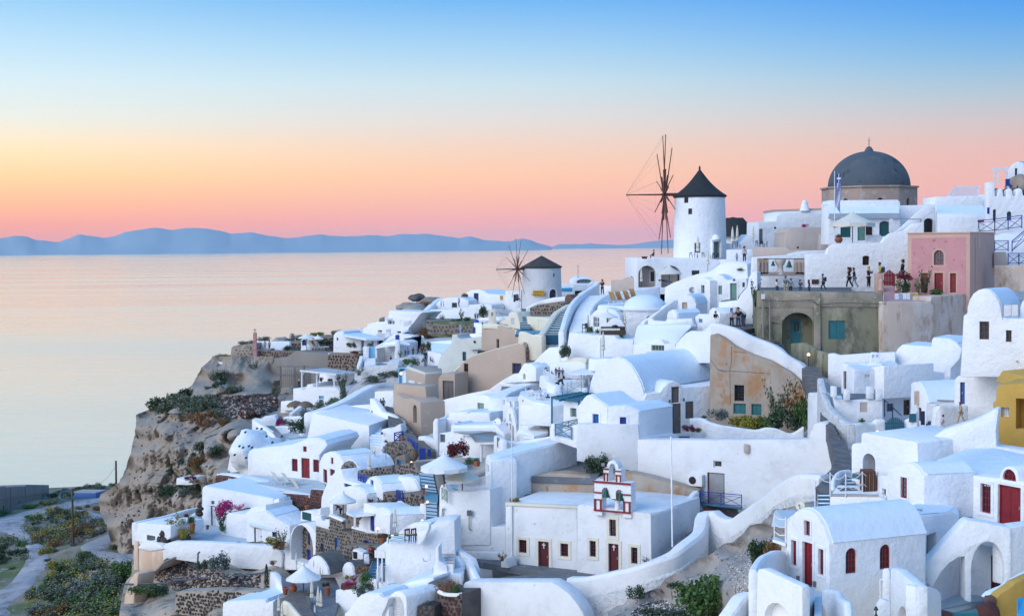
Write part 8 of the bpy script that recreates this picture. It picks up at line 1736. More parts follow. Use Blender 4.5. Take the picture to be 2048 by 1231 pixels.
def cover(zone_,poly,n,size,mt,seed):
 zn(*zone_);rd=random.Random(seed);v=[];f=[];xs=[a for a,b in poly];ys=[b for a,b in poly]
 while n>0:
  x=rd.uniform(min(xs),max(xs));y=rd.uniform(min(ys),max(ys))
  if not inside(x,y,poly):continue
  n-=1;q=hit(x,y)
  if q is None or noise.noise(q*.11+Vc((seed*3,0,0)))<.05:continue
  r=size*rd.uniform(.4,1.5)
  for _ in range(26):
   p=q+Vc((rd.gauss(0,.5),rd.gauss(0,.5),0))*r;p.z+=abs(rd.gauss(0,.3))*r;a=Vc((rd.gauss(0,1),rd.gauss(0,1),rd.gauss(0,.6))).normalized()*.13*r**.5;b=a.orthogonal().normalized()*.09;k=len(v);v+=[p-a,p+b,p+a,p-b];f.append((k,k+1,k+2,k+3))
 o=so1(MB().add(v,f),'ground_cover',mt,'','',kind='stuff');o['label']='low plants covering slope by road'
BANK=Q3('95 300 160 270 250 280 320 305 345 340 240 360 220 385 165 415 155 450 125 390 75 325')
SLOPE=Q3('165 460 270 420 360 450 390 490 370 616 130 616 95 570 145 520')
for p_,n_,m_,k_ in((BANK,240,lfo,1),(BANK,130,lfy,2),(BANK,90,lfe,3),(SLOPE,300,lfg,4),(SLOPE,380,lfo,5),(SLOPE,160,lfy,6),(Q3('0 280 90 262 195 235 380 185 385 200 310 220 200 248 90 272 0 300'),200,lfo,7),(Q3('0 360 40 358 80 385 88 430 50 480 0 510'),160,lfo,8)):cover(Zl,p_,n_,1.2,m_,k_)
def rubble(lbe,bvh,zone_,poly,n,size,mts,seed):
 zn(*zone_);rd=random.Random(seed)
 for gi,mt in enu(mts):
  mb=MB();c=0;xs=[a for a,b in poly];ys=[b for a,b in poly];t=0
  while c<n//len(mts)and t<n*20:
   t+=1;x=rd.uniform(min(xs),max(xs));y=rd.uniform(min(ys),max(ys))
   if not inside(x,y,poly):continue
   q=hit(x,y,bvh)
   if q is None:continue
   c+=1;s=size*rd.uniform(.4,1.4);k=6;a=rd.uniform(0,6);R3=Matrix.Rotation(a,3,(rd.random(),rd.random(),rd.random()+.1))
   vs=[Vc(p)*s for p in((1,0,0),(-1,.1,0),(0,.9,0),(.1,-1,0),(0,0,.7),(0,.1,-.7))];vs=[q+R3@Vc((v.x*rd.uniform(.6,1.2),v.y*rd.uniform(.6,1.2),v.z*rd.uniform(.6,1.2)))for v in vs]
   mb.add(vs,[(4,0,2),(4,2,1),(4,1,3),(4,3,0),(5,2,0),(5,1,2),(5,3,1),(5,0,3)])
  if mb.v:o=so1(mb,'loose_stones',mt,lbe,'stones',kind='stuff');o['label']=lbe
rubble('dark volcanic rubble strewn above cliff',CLBVH,Zi,Q3('300 45 350 20 510 10 510 55 440 75 370 80 320 60'),2200,.36,[sto,gst,rst,sto,'tuff2'],1)
rubble('dark stones embedded in cliff face',CLBVH,Zi,Q3('130 65 190 65 350 100 370 150 300 240 200 320 125 380 60 400 35 300 100 225'),230,.24,[sto,gst],2)
rubble('dark stones on rocky slope',RSBVH,Zi,Q3('165 500 250 465 350 500 465 500 465 540 250 540 190 525'),900,.16,[sto,gst,rst],3)
rubble('small stones along road banks',LOWBVH,Zl,Q3('240 340 345 340 280 370 235 395 220 380'),300,.35,[gst,sto],4)
rubble('stones on the dusty slope',LOWBVH,Zl,Q3('200 440 350 450 320 480 150 545'),300,.25,[gst,'tuff2'],5)
zn(0,850,3.231)
s=fac('long unfinished grey blockwork building by far road','building',con,266.5,330.5,Q3('-80 300 -80 199 0 199 18 196 19 200 40 198 82 196 84 191 158 192 159 240 140 245 80 260 0 280'),9,nme='blockwork_building',bvl=.03)
O(10,522,28,552,ho,pane='tan',dpt=.3);O(108,492,128,528,ho,pane='tan',dpt=.3);O(270,445,284,484,dor,met,met,1,dpt=.2)
for y in(470,):prt(MH([PP(0,480,s.pl[0])+s.pl[0][1]*.03,PP(315,432,s.pl[0])+s.pl[0][1]*.03],.09,4),'ring_beam',con,s.th)
for x in(162,68):prt(MT(PP(x,398,s.pl[0])+s.pl[0][1]*.03,PP(x,540-x*.2,s.pl[0])+s.pl[0][1]*.03,.12,k=4),'concrete_post',con,s.th)
fac('blue sided shed with a pale roof behind cliff edge','shed',mbl,318,325,Q3('310 252 311 219 350 209 352 245'),6,roof=(1,2),rfm=met,rt=.12,nme='blue_shed')
def pole(lbe,X,Y0,Y1,d,r=.16):th=thg('utility_pole',lbe,'utility pole',P(X,Y1,d));prt(MT(P(X,Y1,d),P(X-2,Y0,d),r*1.2,r),pos,'wood',th);return th
th=pole('wooden utility pole with a coil of blue pipe by road',470,408,768,222);c=P(432,455,222)
for r_ in(45,52):prt(MH([c+Vc((mt_.cos(t)*mx_(r_,222),.3*mt_.sin(t),mt_.sin(t)*mx_(r_*.6,222)))for t in[2*mt_.pi*i/24 for i in range(25)]],.08,4),'coil','teal',th)
prt(MT(P(452,420,222),P(490,415,222),.06),'crossbar','wood',th)
th=pole('tall dark utility pole at cliff edge',751,228,400,310,.22);prt(MH(W4('372 135 310 350 165 300 320 192 290'),.03,3),'stay_wire',blk,th)
def mk_closed():
 r=thg('closed_parasol','','parasol',(0,0,0));prt(MT((0,0,0),(0,0,2.55),.03),'pole','wood',r,org=(0,0,0))
 prt(ML((0,0,0),[(.05,.75),(.2,.85),(.17,1.1),(.13,1.25),(.16,1.45),(.13,1.9),(.09,2.3),(.04,2.5)],16,wob=.12),cpy,'canvas',r,30,org=(0,0,0));prt(ML((0,0,0),[(.15,1.2),(.155,1.3)],12),'tie',tcl,r,org=(0,0,0));prt(ML((0,0,2.5),[(.05,0),(.03,.12),(.01,.2)],8),'finial',wpt,r,org=(0,0,0));return r
CP=mk_closed()
def csd(lbe,X,Y0,Y1,d,grp=None):place(CP,lbe,P(X,Y1,d),random.uniform(0,3),mx_(Y1-Y0,d)/2.7,grp)
def open_par(lbe,X,Y0,Y1,Yp,wpx,d,mt='canvas',n=8,val=.12,pole='wood',sq=False):
 a=P(X,Y0,d);R0=mx_(wpx/2,d);h=mx_(Y1-Y0,d);th=thg('open_parasol',lbe,'parasol',XD(X,P(X,Yp,d).z,d));v=[];f=[]
 n=4 if sq else n;rings=[(.03,0),(.35,.38),(.7,.72),(1,1)];m_=n*2
 for r,t in rings:
  for i in range(m_):
   an=2*mt_.pi*(i+(.5 if not sq else .25))/m_+(.2 if not sq else mt_.pi/8);cr=1.0 if i%2==0 else(.95 if not sq else .74);v.append(a+Vc((mt_.cos(an)*R0*r*cr,mt_.sin(an)*R0*r*cr,-h*t*(1 if i%2==0 else .97))))
 for j in range(3):
  for i in range(m_):k=(i+1)%m_;f.append((j*m_+i,j*m_+k,(j+1)*m_+k,(j+1)*m_+i))
 b=len(v)
 for i in range(m_):p=v[3*m_+i];v.append(p-Z*mx_(Y1-Y0,d)*val*(1.0 if i%2==0 else 1.35))
 for i in range(m_):k=(i+1)%m_;f.append((3*m_+i,3*m_+k,b+k,b+i))
 f.append(tuple(range(m_)));mb=MB();mb.add(v,f);prt(mb,cpy,mt,th,25);base=wloc(th)
 prt(MT(base,a-Z*h*.05,.045,k=8),'pole',pole,th);prt(ML(a-Z*.05,[(.09,0),(.12,.12),(.03,.28)],8),'finial',wpt,th)
 for i in range(n):
  e=v[3*m_+i*2]+Z*.02;mid=a-Z*h*.9;prt(MT(a-Z*.1,e-Z*.03,.018,k=3),'rib',pole,th)
 return th
zn(1200,250,3.518)
for l_,x,a_,b_,d in(('closed cream parasol before dark shutter of tall windmill',688,772,935,183),('closed cream parasol right of windmill terrace steps',758,870,1025,177),('left of two closed parasols behind pierced cafe wall',933,712,865,180),('right of two closed parasols behind pierced cafe wall',966,704,860,181),('closed parasol farther right near white corner window house',1078,700,830,182),('closed parasol inside left arch under windmill',291,1003,1140,177)):csd(l_,x,a_,b_,d)
open_par('open cream parasol before right arch under windmill',487,988,1042,1125,182,175)
zn(1000,560,3.62)
for l_,x,a_,b_,d in(('closed brown striped parasol at left end of lounge terrace',637,228,372,153),('closed cream parasol by domed house',904,218,350,151.5),('tall closed cream parasol against white terrace wall',748,368,562,147),('closed parasol by standing waiter',452,690,830,134),('small closed parasol on terrace right of waiter',515,712,785,135)):csd(l_,x,a_,b_,d)
open_par('open white parasol over lounge terrace',775,226,265,340,165,153,wcv)
zn(520,780,3.8458)
csd('closed cream parasol by stone vaulted house',842,478,665,130);csd('tall closed cream parasol before rounded white roof',1040,885,1120,108)
open_par('largest open cream parasol, above blue staircase',1415,492,590,745,378,108.5,wcv,10,.25);open_par('second open cream parasol below largest one',1556,588,680,770,280,109.5,'canvas',10,.15);open_par('small open white parasol over white arched porch',640,788,852,975,208,121.5,wcv)
open_par('white parasol tip just left of tall plain house',985,1150,1215,1290,190,111,wcv)
zn(520,980,4.2667)
open_par('wide open white parasol in restaurant terrace',370,638,752,900,312,107.5,wcv,8,.05)
for l_,x,a_,b_,d in(('closed cream parasol, leftmost behind wide open one',311,528,672,113),('closed cream parasol behind wide open one, before pebbled vault',458,585,672,112),('small closed parasol at right of wide open one',514,640,770,111),('closed cream parasol standing on plank walkway',445,735,985,105.5),('closed cream parasol, left of close pair by walkway',499,808,1060,104.2),('closed cream parasol, right of close pair by walkway',522,840,1050,103.6),('closed cream parasol at left edge of sunbathing terrace',162,882,1080,106),('closed cream parasol just right of left edge one',190,945,1120,104.5),('closed cream parasol at bottom of walkway',470,972,1150,102)):csd(l_,x,a_,b_,d)
zn(430,640,6.837)
open_par('larger open white parasol on headland terrace',1250,190,238,430,245,236,wcv);open_par('smaller open white parasol on headland terrace',1405,208,252,430,165,236,wcv)
zn(1600,250,3.518)
open_par('broad cream parasol on terrace under dome',370,614,690,828,312,157,'canvas',8,.3)
def skinmesh(key,joints,edges,root=0,sub=1):
 me=bpy.data.meshes.new(key);me.from_pydata([j[:3]for j in joints],edges,[]);o=bpy.data.objects.new('t',me);COL.objects.link(o)
 o.modifiers.new('s','SKIN');sv=me.skin_vertices[0].data
 for i,j in enu(joints):sv[i].radius=(j[3],j[3]*(j[4]if len(j)>4 else 1));sv[i].use_root=(i==root)
 ss=o.modifiers.new('u','SUBSURF');ss.levels=sub;ss.render_levels=sub
 dg=bpy.context.evaluated_depsgraph_get();dg.update();m2=bpy.data.meshes.new_from_object(o.evaluated_get(dg));bpy.data.objects.remove(o);m2.name=key;m2.shade_smooth();m2.materials.clear();return m2
def figure(key,hip,chest,neck,head,arms,legs):
 J=[(*hip,.13,.8),(*[(a+b)/2 for a,b in zip(hip,chest)],.12,.75),(*chest,.155,.65),(*neck,.055),(*head,.085,1.1),(head[0],head[1],head[2]+.09,.075,1.1)];E=Q2('0 1 1 2 2 3 3 4 4 5')
 S=[(*hip,.15,.8),J[1][:3]+(.14,.78),(*chest,.175,.68),(neck[0],neck[1],neck[2]-.03,.09)];SE=Q2('0 1 1 2 2 3')
 Tm=[(*hip,.155,.8)];TE=[]
 for sgn,a in zip((-1,1),arms):
  sh=Vc(chest)+Vc(a[0]);k=len(J);J+=[(*sh,.06),(*a[1],.045),(*a[2],.035),(a[2][0],a[2][1]-.03,a[2][2]-.07,.04,.5)];E+=[(2,k),(k,k+1),(k+1,k+2),(k+2,k+3)]
  k=len(S);S+=[(*sh,.075),(*a[1],.06),(*(Vc(a[1]).lerp(Vc(a[2]),.7)),.05)];SE+=[(2,k),(k,k+1),(k+1,k+2)]
 for a in legs:
  k=len(J);J+=[(*a[0],.085),(*a[1],.06),(*a[2],.042),(a[2][0]+a[3][0],a[2][1]+a[3][1],a[2][2]-.05,.045,.6)];E+=[(0,k),(k,k+1),(k+1,k+2),(k+2,k+3)]
  k=len(Tm);Tm+=[(*a[0],.10),(*a[1],.078),(*(Vc(a[1]).lerp(Vc(a[2]),.92)),.065)];TE+=[(0,k),(k,k+1),(k+1,k+2)]
 hd=Vc(head);H=[(hd.x,hd.y+.035,hd.z+.06,.1,1.0),(hd.x,hd.y+.05,hd.z+.13,.085),(hd.x,hd.y+.06,hd.z-.03,.075)]
 return skinmesh(key+'_body',J,E),skinmesh(key+'_shirt',S,SE),skinmesh(key+'_trousers',Tm,TE),skinmesh(key+'_hair',H,[(0,1),(0,2)])
ft=(0,-.13)
POSE={sta:figure(sta,(0,0,.93),(0,0,1.32),(0,0,1.5),(0,-.02,1.6),[[(-.2,0,.06),(-.26,.02,1.08),(-.24,-.1,.85)],[(.2,0,.06),(.27,.02,1.08),(.25,-.08,.85)]],[[(-.09,0,.86),(-.1,0,.48),(-.11,.03,.08),ft],[(.09,0,.86),(.11,-.02,.48),(.12,.02,.08),ft]]),'photo':figure('photo',(0,0,.93),(0,0,1.32),(0,0,1.5),(0,-.04,1.6),[[(-.2,0,.06),(-.24,-.15,1.18),(-.1,-.33,1.42)],[(.2,0,.06),(.24,-.15,1.18),(.1,-.33,1.42)]],[[(-.09,0,.86),(-.11,0,.48),(-.12,.03,.08),ft],[(.09,0,.86),(.12,-.03,.48),(.14,0,.08),ft]]),'walk':figure('walk',(0,0,.92),(0,-.05,1.31),(0,-.08,1.48),(0,-.13,1.58),[[(-.2,0,.06),(-.25,.12,1.1),(-.24,.12,.86)],[(.2,0,.06),(.25,-.12,1.08),(.23,-.3,.92)]],[[(-.09,0,.86),(-.1,-.16,.5),(-.1,-.22,.09),ft],[(.09,0,.86),(.1,.05,.48),(.1,.3,.14),ft]]),'sit':figure('sit',(0,0,.5),(0,.03,.88),(0,.02,1.06),(0,-.03,1.16),[[(-.2,0,.06),(-.26,-.08,.68),(-.16,-.32,.62)],[(.2,0,.06),(.26,-.08,.68),(.14,-.32,.62)]],[[(-.1,-.05,.48),(-.12,-.42,.5),(-.12,-.42,.08),ft],[(.1,-.05,.48),(.13,-.42,.5),(.13,-.46,.08),ft]]),'bend':figure('bend',(0,0,.9),(0,-.3,1.14),(0,-.43,1.22),(0,-.54,1.24),[[(-.18,-.02,-.02),(-.2,-.38,.88),(-.14,-.52,.72)],[(.18,-.02,-.02),(.2,-.38,.88),(.14,-.52,.72)]],[[(-.09,0,.84),(-.1,-.05,.46),(-.1,.03,.08),ft],[(.09,0,.84),(.11,-.05,.46),(.12,.02,.08),ft]]),}
def psn(lbe,X,Y,d,hpx=None,pose=sta,rz=0,shirt=dkc,trou=den,hair='hair',grp=None,lhr=False,s=None,hat=None,bag=None):
 b,sh,tr,hr=POSE[pose];p=P(X,Y,d);H_={'sit':1.3,'bend':1.35}.get(pose,1.74);s=s or(mx_(hpx,d)/H_ if hpx else 1.0)
 th=thg('person',lbe,'person',p,grp)
 for nm,me,mt in(('body',b,'skin'),('shirt',sh,shirt),('trousers',tr,trou),('hair',hr,hair)):link(nm,me,M[mt],th)
 top={'sit':1.16,'bend':1.24}.get(pose,1.6)
 if lhr:q=ML((0,.07,top-.3),[(.05,0),(.11,.1),(.12,.3),(.08,.42)],10);prt(q,'long_hair',hair,th,60,org=(0,0,0))
 if hat:q=ML((0,-.02,top+.08),[(.24,0),(.23,.02),(.12,.03),(.11,.12),(.02,.15)],14);prt(q,'hat',hat,th,40,org=(0,0,0))
 if bag:q=MX((0,.2,top-.4),(.16,.09,.22));prt(q,'backpack',bag,th,0,.05,org=(0,0,0))
 th.rotation_euler=(0,0,rz);th.scale=(s,s,s);return th
PI=mt_.pi
zn(1200,250,3.518)
psn('person in dark clothes reclining on terrace edge left of tall windmill',378,938,179,62,'sit',-PI/2,dkc,dkc)
so1(MX(P(313,927,179),(mx_(20,179),.3,.05)).box(P(313,932,179),(mx_(18,179),.02,.15)),'table','redwood','low brown table by reclining person','table')
psn('person in a dark vest standing at viewpoint wall',222,1155,186.5,92,'photo',.2,dkc,den,tcl);psn('dark haired person just showing above viewpoint wall',246,1125,188,90,sta,0,dkc,dkc)
psn('person in a purple hat standing by pierced cafe wall',1016,965,174,110,sta,.3,'lilac',dkc,hat=rcl);psn('small person in pale blue by purple hat',963,960,174.5,58,sta,0,pbl,den,lhr=True)
for l_,x,sh,tr,ro,lh,ps,hp in(('brown haired person in a white top behind olive parapet',1246,wpt,den,.6,True,'photo',108),('tall person in a teal checked shirt behind olive parapet',1306,'teecloth',tcl,0,False,'photo',128),('short dark haired person by teal checked shirt',1342,'teecloth',dkc,-.5,False,sta,112),('person in a blue denim jacket looking down behind olive parapet',1409,den,den,.2,True,'photo',104),('long dark haired person in black at right of parapet group',1472,dkc,dkc,1.2,True,sta,104)):
 psn(l_,x,1192,138.6,hp,ps,ro,sh,tr,lhr=lh)
psn('person in a dark hat and white shirt at olive house corner',1068,1190,141,90,sta,1.5,wpt,dkc,hat=dkc)
zn(1600,250,3.518)
psn('person in dark blue walking left along white retaining wall',165,1168,144,122,'walk',-PI/2,den,dkc,bag=dkc);psn('person in black walking, left of close pair by white wall',348,1148,145,150,'walk',-PI/2,dkc,dkc,lhr=True);psn('person in pale blue jeans walking, right of close pair',384,1148,146,145,'walk',-PI/2,dkc,pbl)
psn('person in a long dark coat and yellow scarf standing by white wall',483,1145,144,148,'photo',.8,dkc,dkc,'yellowcloth');psn('person in a yellow top walking behind left gate pillar',568,1130,146,165,'walk',-PI/2,'yellowcloth',den,bag=blu);psn('grey dressed person walking behind red flowering bush',716,1130,146,185,'walk',PI/2,dkc,dkc)
zn(1480,540,3.419)
psn('person in pale pink walking up below blue door',1383,1098,95.2,112,'walk',PI/2,'lilac','lilac');psn('person in beige walking past blue door',1512,1045,95.6,145,'walk',-PI/2,tcl,tcl,rcl)
zn(1000,560,3.62)
psn('person in black taking photos, seated on wall end by peeling wall',1562,312,134,88,'sit',.4,dkc,wpt);psn('slim long haired person in pink by olive house',1678,345,138,140,sta,.2,'lilac',dkc,lhr=True);psn('dark dressed person with folded arms by olive house',1725,350,138.5,152,'photo',-.4,dkc,den);psn('person in jeans leaning behind dark dressed visitor',1762,345,140,140,'bend',-1.2,tcl,den,tcl);psn('person in dark red walking at left foot of olive house',1845,350,142,150,'walk',1.2,dkc,dkc)
th=psn('photographer in black lying on white dome',1165,140,153.5,None,sta,0,dkc,den,s=.95);th.rotation_euler=(mt_.radians(-82),mt_.radians(12),mt_.radians(68));th.location=DOMEC+Vc((2.9,-2.2,3.1))
zn(880,700,5.128)
for l_,x,y,d,hp,ps,ro,sh,tr,lh in(('seated dark haired diner at upper cafe table',1148,262,139,50,'sit',1.2,dkc,dkc,True),('red haired diner behind upper cafe table',1190,262,141,85,sta,.4,dkc,dkc,True),('person in a grey shirt standing at upper cafe table',1222,290,140,115,sta,-.4,den,dkc,False),('person in navy at right of upper cafe table',1258,280,141,95,sta,-.2,dkc,den,False),('waiter in a dark jacket serving between terraces',1205,450,134,180,'bend',1.57,dkc,dkc,False),('seated diner in a lilac shirt on lower cafe terrace',1030,470,131,88,'sit',.8,'lilac',dkc,False),('long haired diner in black at lower terrace edge',1108,548,127,98,'sit',.2,dkc,dkc,True),('person in white with blowing hair in narrow passage',725,600,137.2,75,sta,1.2,wpt,wpt,True)):psn(l_,x,y,d,hp,ps,ro,sh,tr,lhr=lh)
zn(780,460,3.62)
psn('slim person in black with long fair hair at top of white staircase',1537,470,177,113,'photo',-.3,dkc,dkc,'rust',lhr=True)
psn('person taking a photo on white diagonal wall, left of pair',370,558,251,48,'photo',PI/2,pbl,den);psn('person in pale pink on white diagonal wall, right of pair',388,557,251,42,sta,PI/2,'lilac',den);psn('person in dark red sitting on a white post by small windmill',922,520,238,58,'sit',PI/2,rcl,dkc);fac('white post seat by small windmill',pos,wht,239,239,Q3('454 280 454 256 469 256 470 280'),.8,nme='post_seat')
zn(680,560,6.155)
rd=random.Random(9)
for i,(x,y,h,sh)in enu(((806,950,95,dkc),(840,935,110,pbl),(900,932,112,dkc),(958,918,90,rcl),(998,905,95,den),(1016,920,110,dkc),(1048,905,95,'orange'),(1052,1012,150,dkc),(960,1030,60,pbl),(1022,1015,60,dkc),(1115,1015,70,rcl),(905,712,60,dkc),(925,782,115,dkc),(940,710,60,'lilac'))):
 place_=('leftmost standing person in black in terrace crowd','person in a pale blue shirt in terrace crowd','tall person in black with arms down in middle of crowd','person in dark red in crowd behind bushes','person in denim among crowd near dark bush','person in black right behind denim shirt in crowd','person in an orange top in terrace crowd','tall person in black at front right of crowd','person in pale blue sitting at front of crowd','dark dressed person sitting by tall front one','person in dark red sitting against white block','dark dressed person on path above crowd, left','person in black descending path above crowd','person in lilac on path above crowd')[i]
 psn(place_,x,y,206 if y>960 else(210 if y>850 else 224),h,'sit'if h<75 else rd.choice((sta,'photo','walk')),rd.uniform(-2,2),sh,rd.choice((dkc,den)),lhr=rd.random()<.4)
psn('seated dark haired person in open white porch',628,1012,211.5,80,'sit',.6,dkc,dkc)
zn(430,640,6.837)
psn('person in a pale blue dress standing on headland, left of couple',684,405,243,130,sta,.3,pbl,'skin');psn('person in a grey shirt and dark trousers, right of headland couple',744,408,243,132,sta,-.3,tcl,dkc);psn('person in black with a white hat by scaffold',1150,940,213.5,128,sta,1.2,dkc,dkc,hat=wpt);psn('pale dressed person sitting by white walls of headland terrace',1540,400,238,60,'sit',.5,wpt,dkc)
zn(520,780,3.8458)
psn('person in black with red hair, left of couple in lane',930,150,172,85,sta,.4,dkc,dkc,'rust',lhr=True);psn('person in denim, right of couple in lane',950,150,171,92,sta,-.4,den,dkc);psn('long haired person in blue walking down stepped lane',1043,210,163,92,'walk',.3,den,dkc,lhr=True);psn('waiter in black bending under small white parasol',622,975,123.6,105,'bend',-PI/2,dkc,dkc);psn('dark haired person at bottom by stone facade',852,1300,112,100,sta,.3,rcl,dkc)
def mk_lounger(cloth,frame=wpt):
 r=thg('deck_chair','','deck chair',(0,0,0));prt(MX((0,-.35,.3),(.3,.62,.02)),'seat',cloth,r,org=(0,0,0));mb=MB();Rm=Matrix.Rotation(mt_.radians(60),3,'X');mb.box((0,.45,.62),(.3,.4,.02),Rm);prt(mb,'backrest',cloth,r,org=(0,0,0))
 for x in(-.32,.32):prt(MX((x,-.1,.27),(.025,.9,.03)),'side_rail',frame,r,org=(0,0,0))
 for x in(-.3,.3):
  for y in(-.8,.6):prt(MX((x,y,.14),(.025,.025,.14)),'leg',frame,r,org=(0,0,0))
 return r
LT=mk_lounger('straw');LT2=mk_lounger('canvas')
mat('deckcloth',(.42,.26,.12),None,3,bump=.1)
for ch in LT.children:
 if ch.name.startswith(('seat','backrest')):ch.data.materials.clear();ch.data.materials.append(M['deckcloth'])
zn(1000,560,3.62)
for i,(x,y)in enu(((838,172),(885,170),(940,165),(985,150))):place(LT,('leftmost','second','third','rightmost')[i]+' of four ochre deck chairs above white lounge',P(x,y,161+i*.6),2.3,(1.25,1.25,1.45),'ochre deck chairs on sun terrace')
zn(430,640,6.837)
for i,(x,y)in enu(((1350,405),(1440,403))):place(LT2,('left','right')[i]+' cream deck chair on headland terrace',P(x,y,238.5),2.4,1.5,'cream deck chairs on headland terrace')
zn(180,780,2.73)
for i,(x,y)in enu(((1040,510),(1095,515),(1150,550))):place(LT2,('left','middle','right lower')[i]+' beige deck chair before red doors',P(x,y,144.8-i),2.2,1.35,'beige deck chairs before red doors')
def mk_chair(mt):
 r=thg('cafe_chair','','chair',(0,0,0));prt(MX((0,0,.45),(.22,.21,.02)),'seat',mt,r,org=(0,0,0));mb=MB();mb.box((0,.2,.78),(.22,.015,.05));prt(mb,'top_rail',mt,r,org=(0,0,0))
 for x in(-.14,0,.14):prt(MX((x,.2,.62),(.018,.012,.16)),'back_slat',mt,r,org=(0,0,0))
 for x in(-.2,.2):prt(MX((x,-.18,.22),(.02,.02,.22)),'leg',mt,r,org=(0,0,0));prt(MX((x,.2,.42),(.02,.02,.42)),'leg',mt,r,org=(0,0,0))
 return r
def mk_table(mt,r_=.4,h=.74):
 r=thg('cafe_table','','table',(0,0,0));prt(ML((0,0,h-.04),[(r_,0),(r_,.04)],16),'table_top',mt,r,org=(0,0,0));prt(MT((0,0,.03),(0,0,h-.04),.04),'leg',mt,r,org=(0,0,0));prt(ML((0,0,0),[(.22,0),(.05,.04)],10),'base',mt,r,org=(0,0,0));return r
CH=mk_chair(wpt);TB=mk_table(wpt);CHD=mk_chair(blk);CHB=mk_chair('redwood')
zn(880,700,5.128);zt=P(940,540,125.5).z;rd=random.Random(3)
def onfloor(X,z,d):return XD(X,z,d)
n_=0
for X,d in((900,131),(930,129.5),(960,128.5),(990,129),(1010,127.5),(1040,128),(1070,129.5),(1180,127.5),(1215,127.3),(1245,127.6),(920,127.5),(1000,126.2),(1040,125.8),(1160,125.8)):
 place(CH,'white cafe chair on lower cafe terrace',onfloor(X,zt,d),rd.uniform(0,6.28),1,'white chairs on lower cafe terrace')
for i,(X,d)in enu(((915,129.2),(975,127.8),(1025,127),(1200,126.5))):place(TB,('leftmost white table on lower cafe terrace','second white table on lower cafe terrace','white table before diner in lilac','white table under teal pergola')[i],onfloor(X,zt,d),0,1,'white tables on lower cafe terrace')
zt2=P(1180,450,134).z
for X,d in((1085,141),(1105,140),(1120,142),(1140,139),(1380,144),(1420,143),(1460,144),(1500,143),(1400,147),(1450,147)):place(CH,'white cafe chair on upper cafe terrace',onfloor(X,zt2,d),rd.uniform(0,6.28),1,'white chairs on upper cafe terrace')
for i,(X,d)in enu(((1100,141.5),(1400,145),(1470,145.5))):place(TB,('white table at railing of upper cafe terrace','white table right of waiter','far right white table on upper cafe terrace')[i],onfloor(X,zt2,d),0,1,'white tables on upper cafe terrace')
rail('white railing with lamps along upper cafe terrace',W4('532 150 140 590 185 134.5'),wpt,h=1.0,panel=1.2,cross=False,r=.03);rail('pale slatted railing right of waiter',W4('652 220 134 725 220 133'),sag,h=1.0,panel=1.3,r=.03)
for i,(x,y,d)in enu(((1075,185,143),(1085,210,142),(900,400,131))):th=thg('floor_lamp',('left','right','lower')[i]+' black hooked terrace lamp at cafe','lamp',P(x,y+60,d));prt(MH([P(x,y+55,d),P(x-6,y+10,d),P(x+5,y,d),P(x+15,y+4,d)],.03,4),'stem',blk,th);prt(ML(P(x+15,y,d),[(.15,0),(.1,.1)],8),'shade',blk,th)
zn(1200,250,3.518)
for i,(x,y)in enu(((640,932),(675,934),(728,932),(790,936),(820,938))):place(CHD,'dark chair on terrace at foot of tall windmill',P(x,y,183.5),(i*1.3),.8,'dark chairs at foot of tall windmill')
for i,(x,y)in enu(((945,862),(975,862),(1110,855),(1135,858),(1165,858))):place(CHD,'dark chair on cafe terrace behind pierced wall',P(x,y,180),(i*1.1),.9,'dark chairs on windmill cafe terrace')
zn(1000,560,3.62)
for i,(x,y)in enu(((612,385),(640,378))):place(CHD,('left','right')[i]+' black chair at left end of lounge terrace',P(x,y,152.5),i*2,1.2,'black chairs on lounge terrace')
th=thg('sofa','dark wicker sofa with pale cushions in lounge terrace','sofa',P(820,395,151));z0=P(820,395,151)
prt(MX(z0+Vc((0,0,.25)),(1.3,.5,.25)),'base',brw,th,0,.04);prt(MX(z0+Vc((0,.5,.6)),(1.3,.12,.25)),'backrest',brw,th,0,.04);prt(MX(z0+Vc((-.4,-.05,.56)),(1.1,.42,.12)),'cushion','canvas',th,0,.05);prt(rkm(z0+Vc((.2,.2,.85)),.35,.3,.22,3,2),'blanket',blk,th,60)
zn(520,980,4.2667)
for i,(x,y)in enu(((1275,440),(1330,436))):place(CHB,('left','right')[i]+' brown folding chair on tall white house terrace',P(x,y,103.6),.8,1.15,'brown folding chairs on tall house terrace')
def pot(lbe,X,Y0,Y1,d,w,mt='terra',shape='pot'):
 c=P(X,Y1,d);h=mx_(Y1-Y0,d);r=mx_(w/2,d);pr={'pot':[(r*.65,0),(r*.9,h*.8),(r,h*.82),(r,h)],'urn':[(r*.5,0),(r*.95,h*.45),(r,h*.65),(r*.75,h*.9),(r*.85,h)],'box':[(r*.9,0),(r,h)]}[shape]
 o=ML(c,pr,16 if shape!='box'else 4);return so1(o,'terracotta_pot',mt,lbe,'plant pot',40)
pot('large round terracotta bowl on restaurant terrace',283,805,878,108,72,shape='urn');pot('small terracotta pot left of round bowl',215,835,892,107.8,50);pot('tall terracotta pot near terrace steps',577,820,895,106.5,55);pot('fat red brown jar by blue door of stone facade',942,480,550,113,55,shape='urn');pot('terracotta pot on terrace rail left of tall house',1037,405,450,105.8,50)
zn(520,780,3.8458)
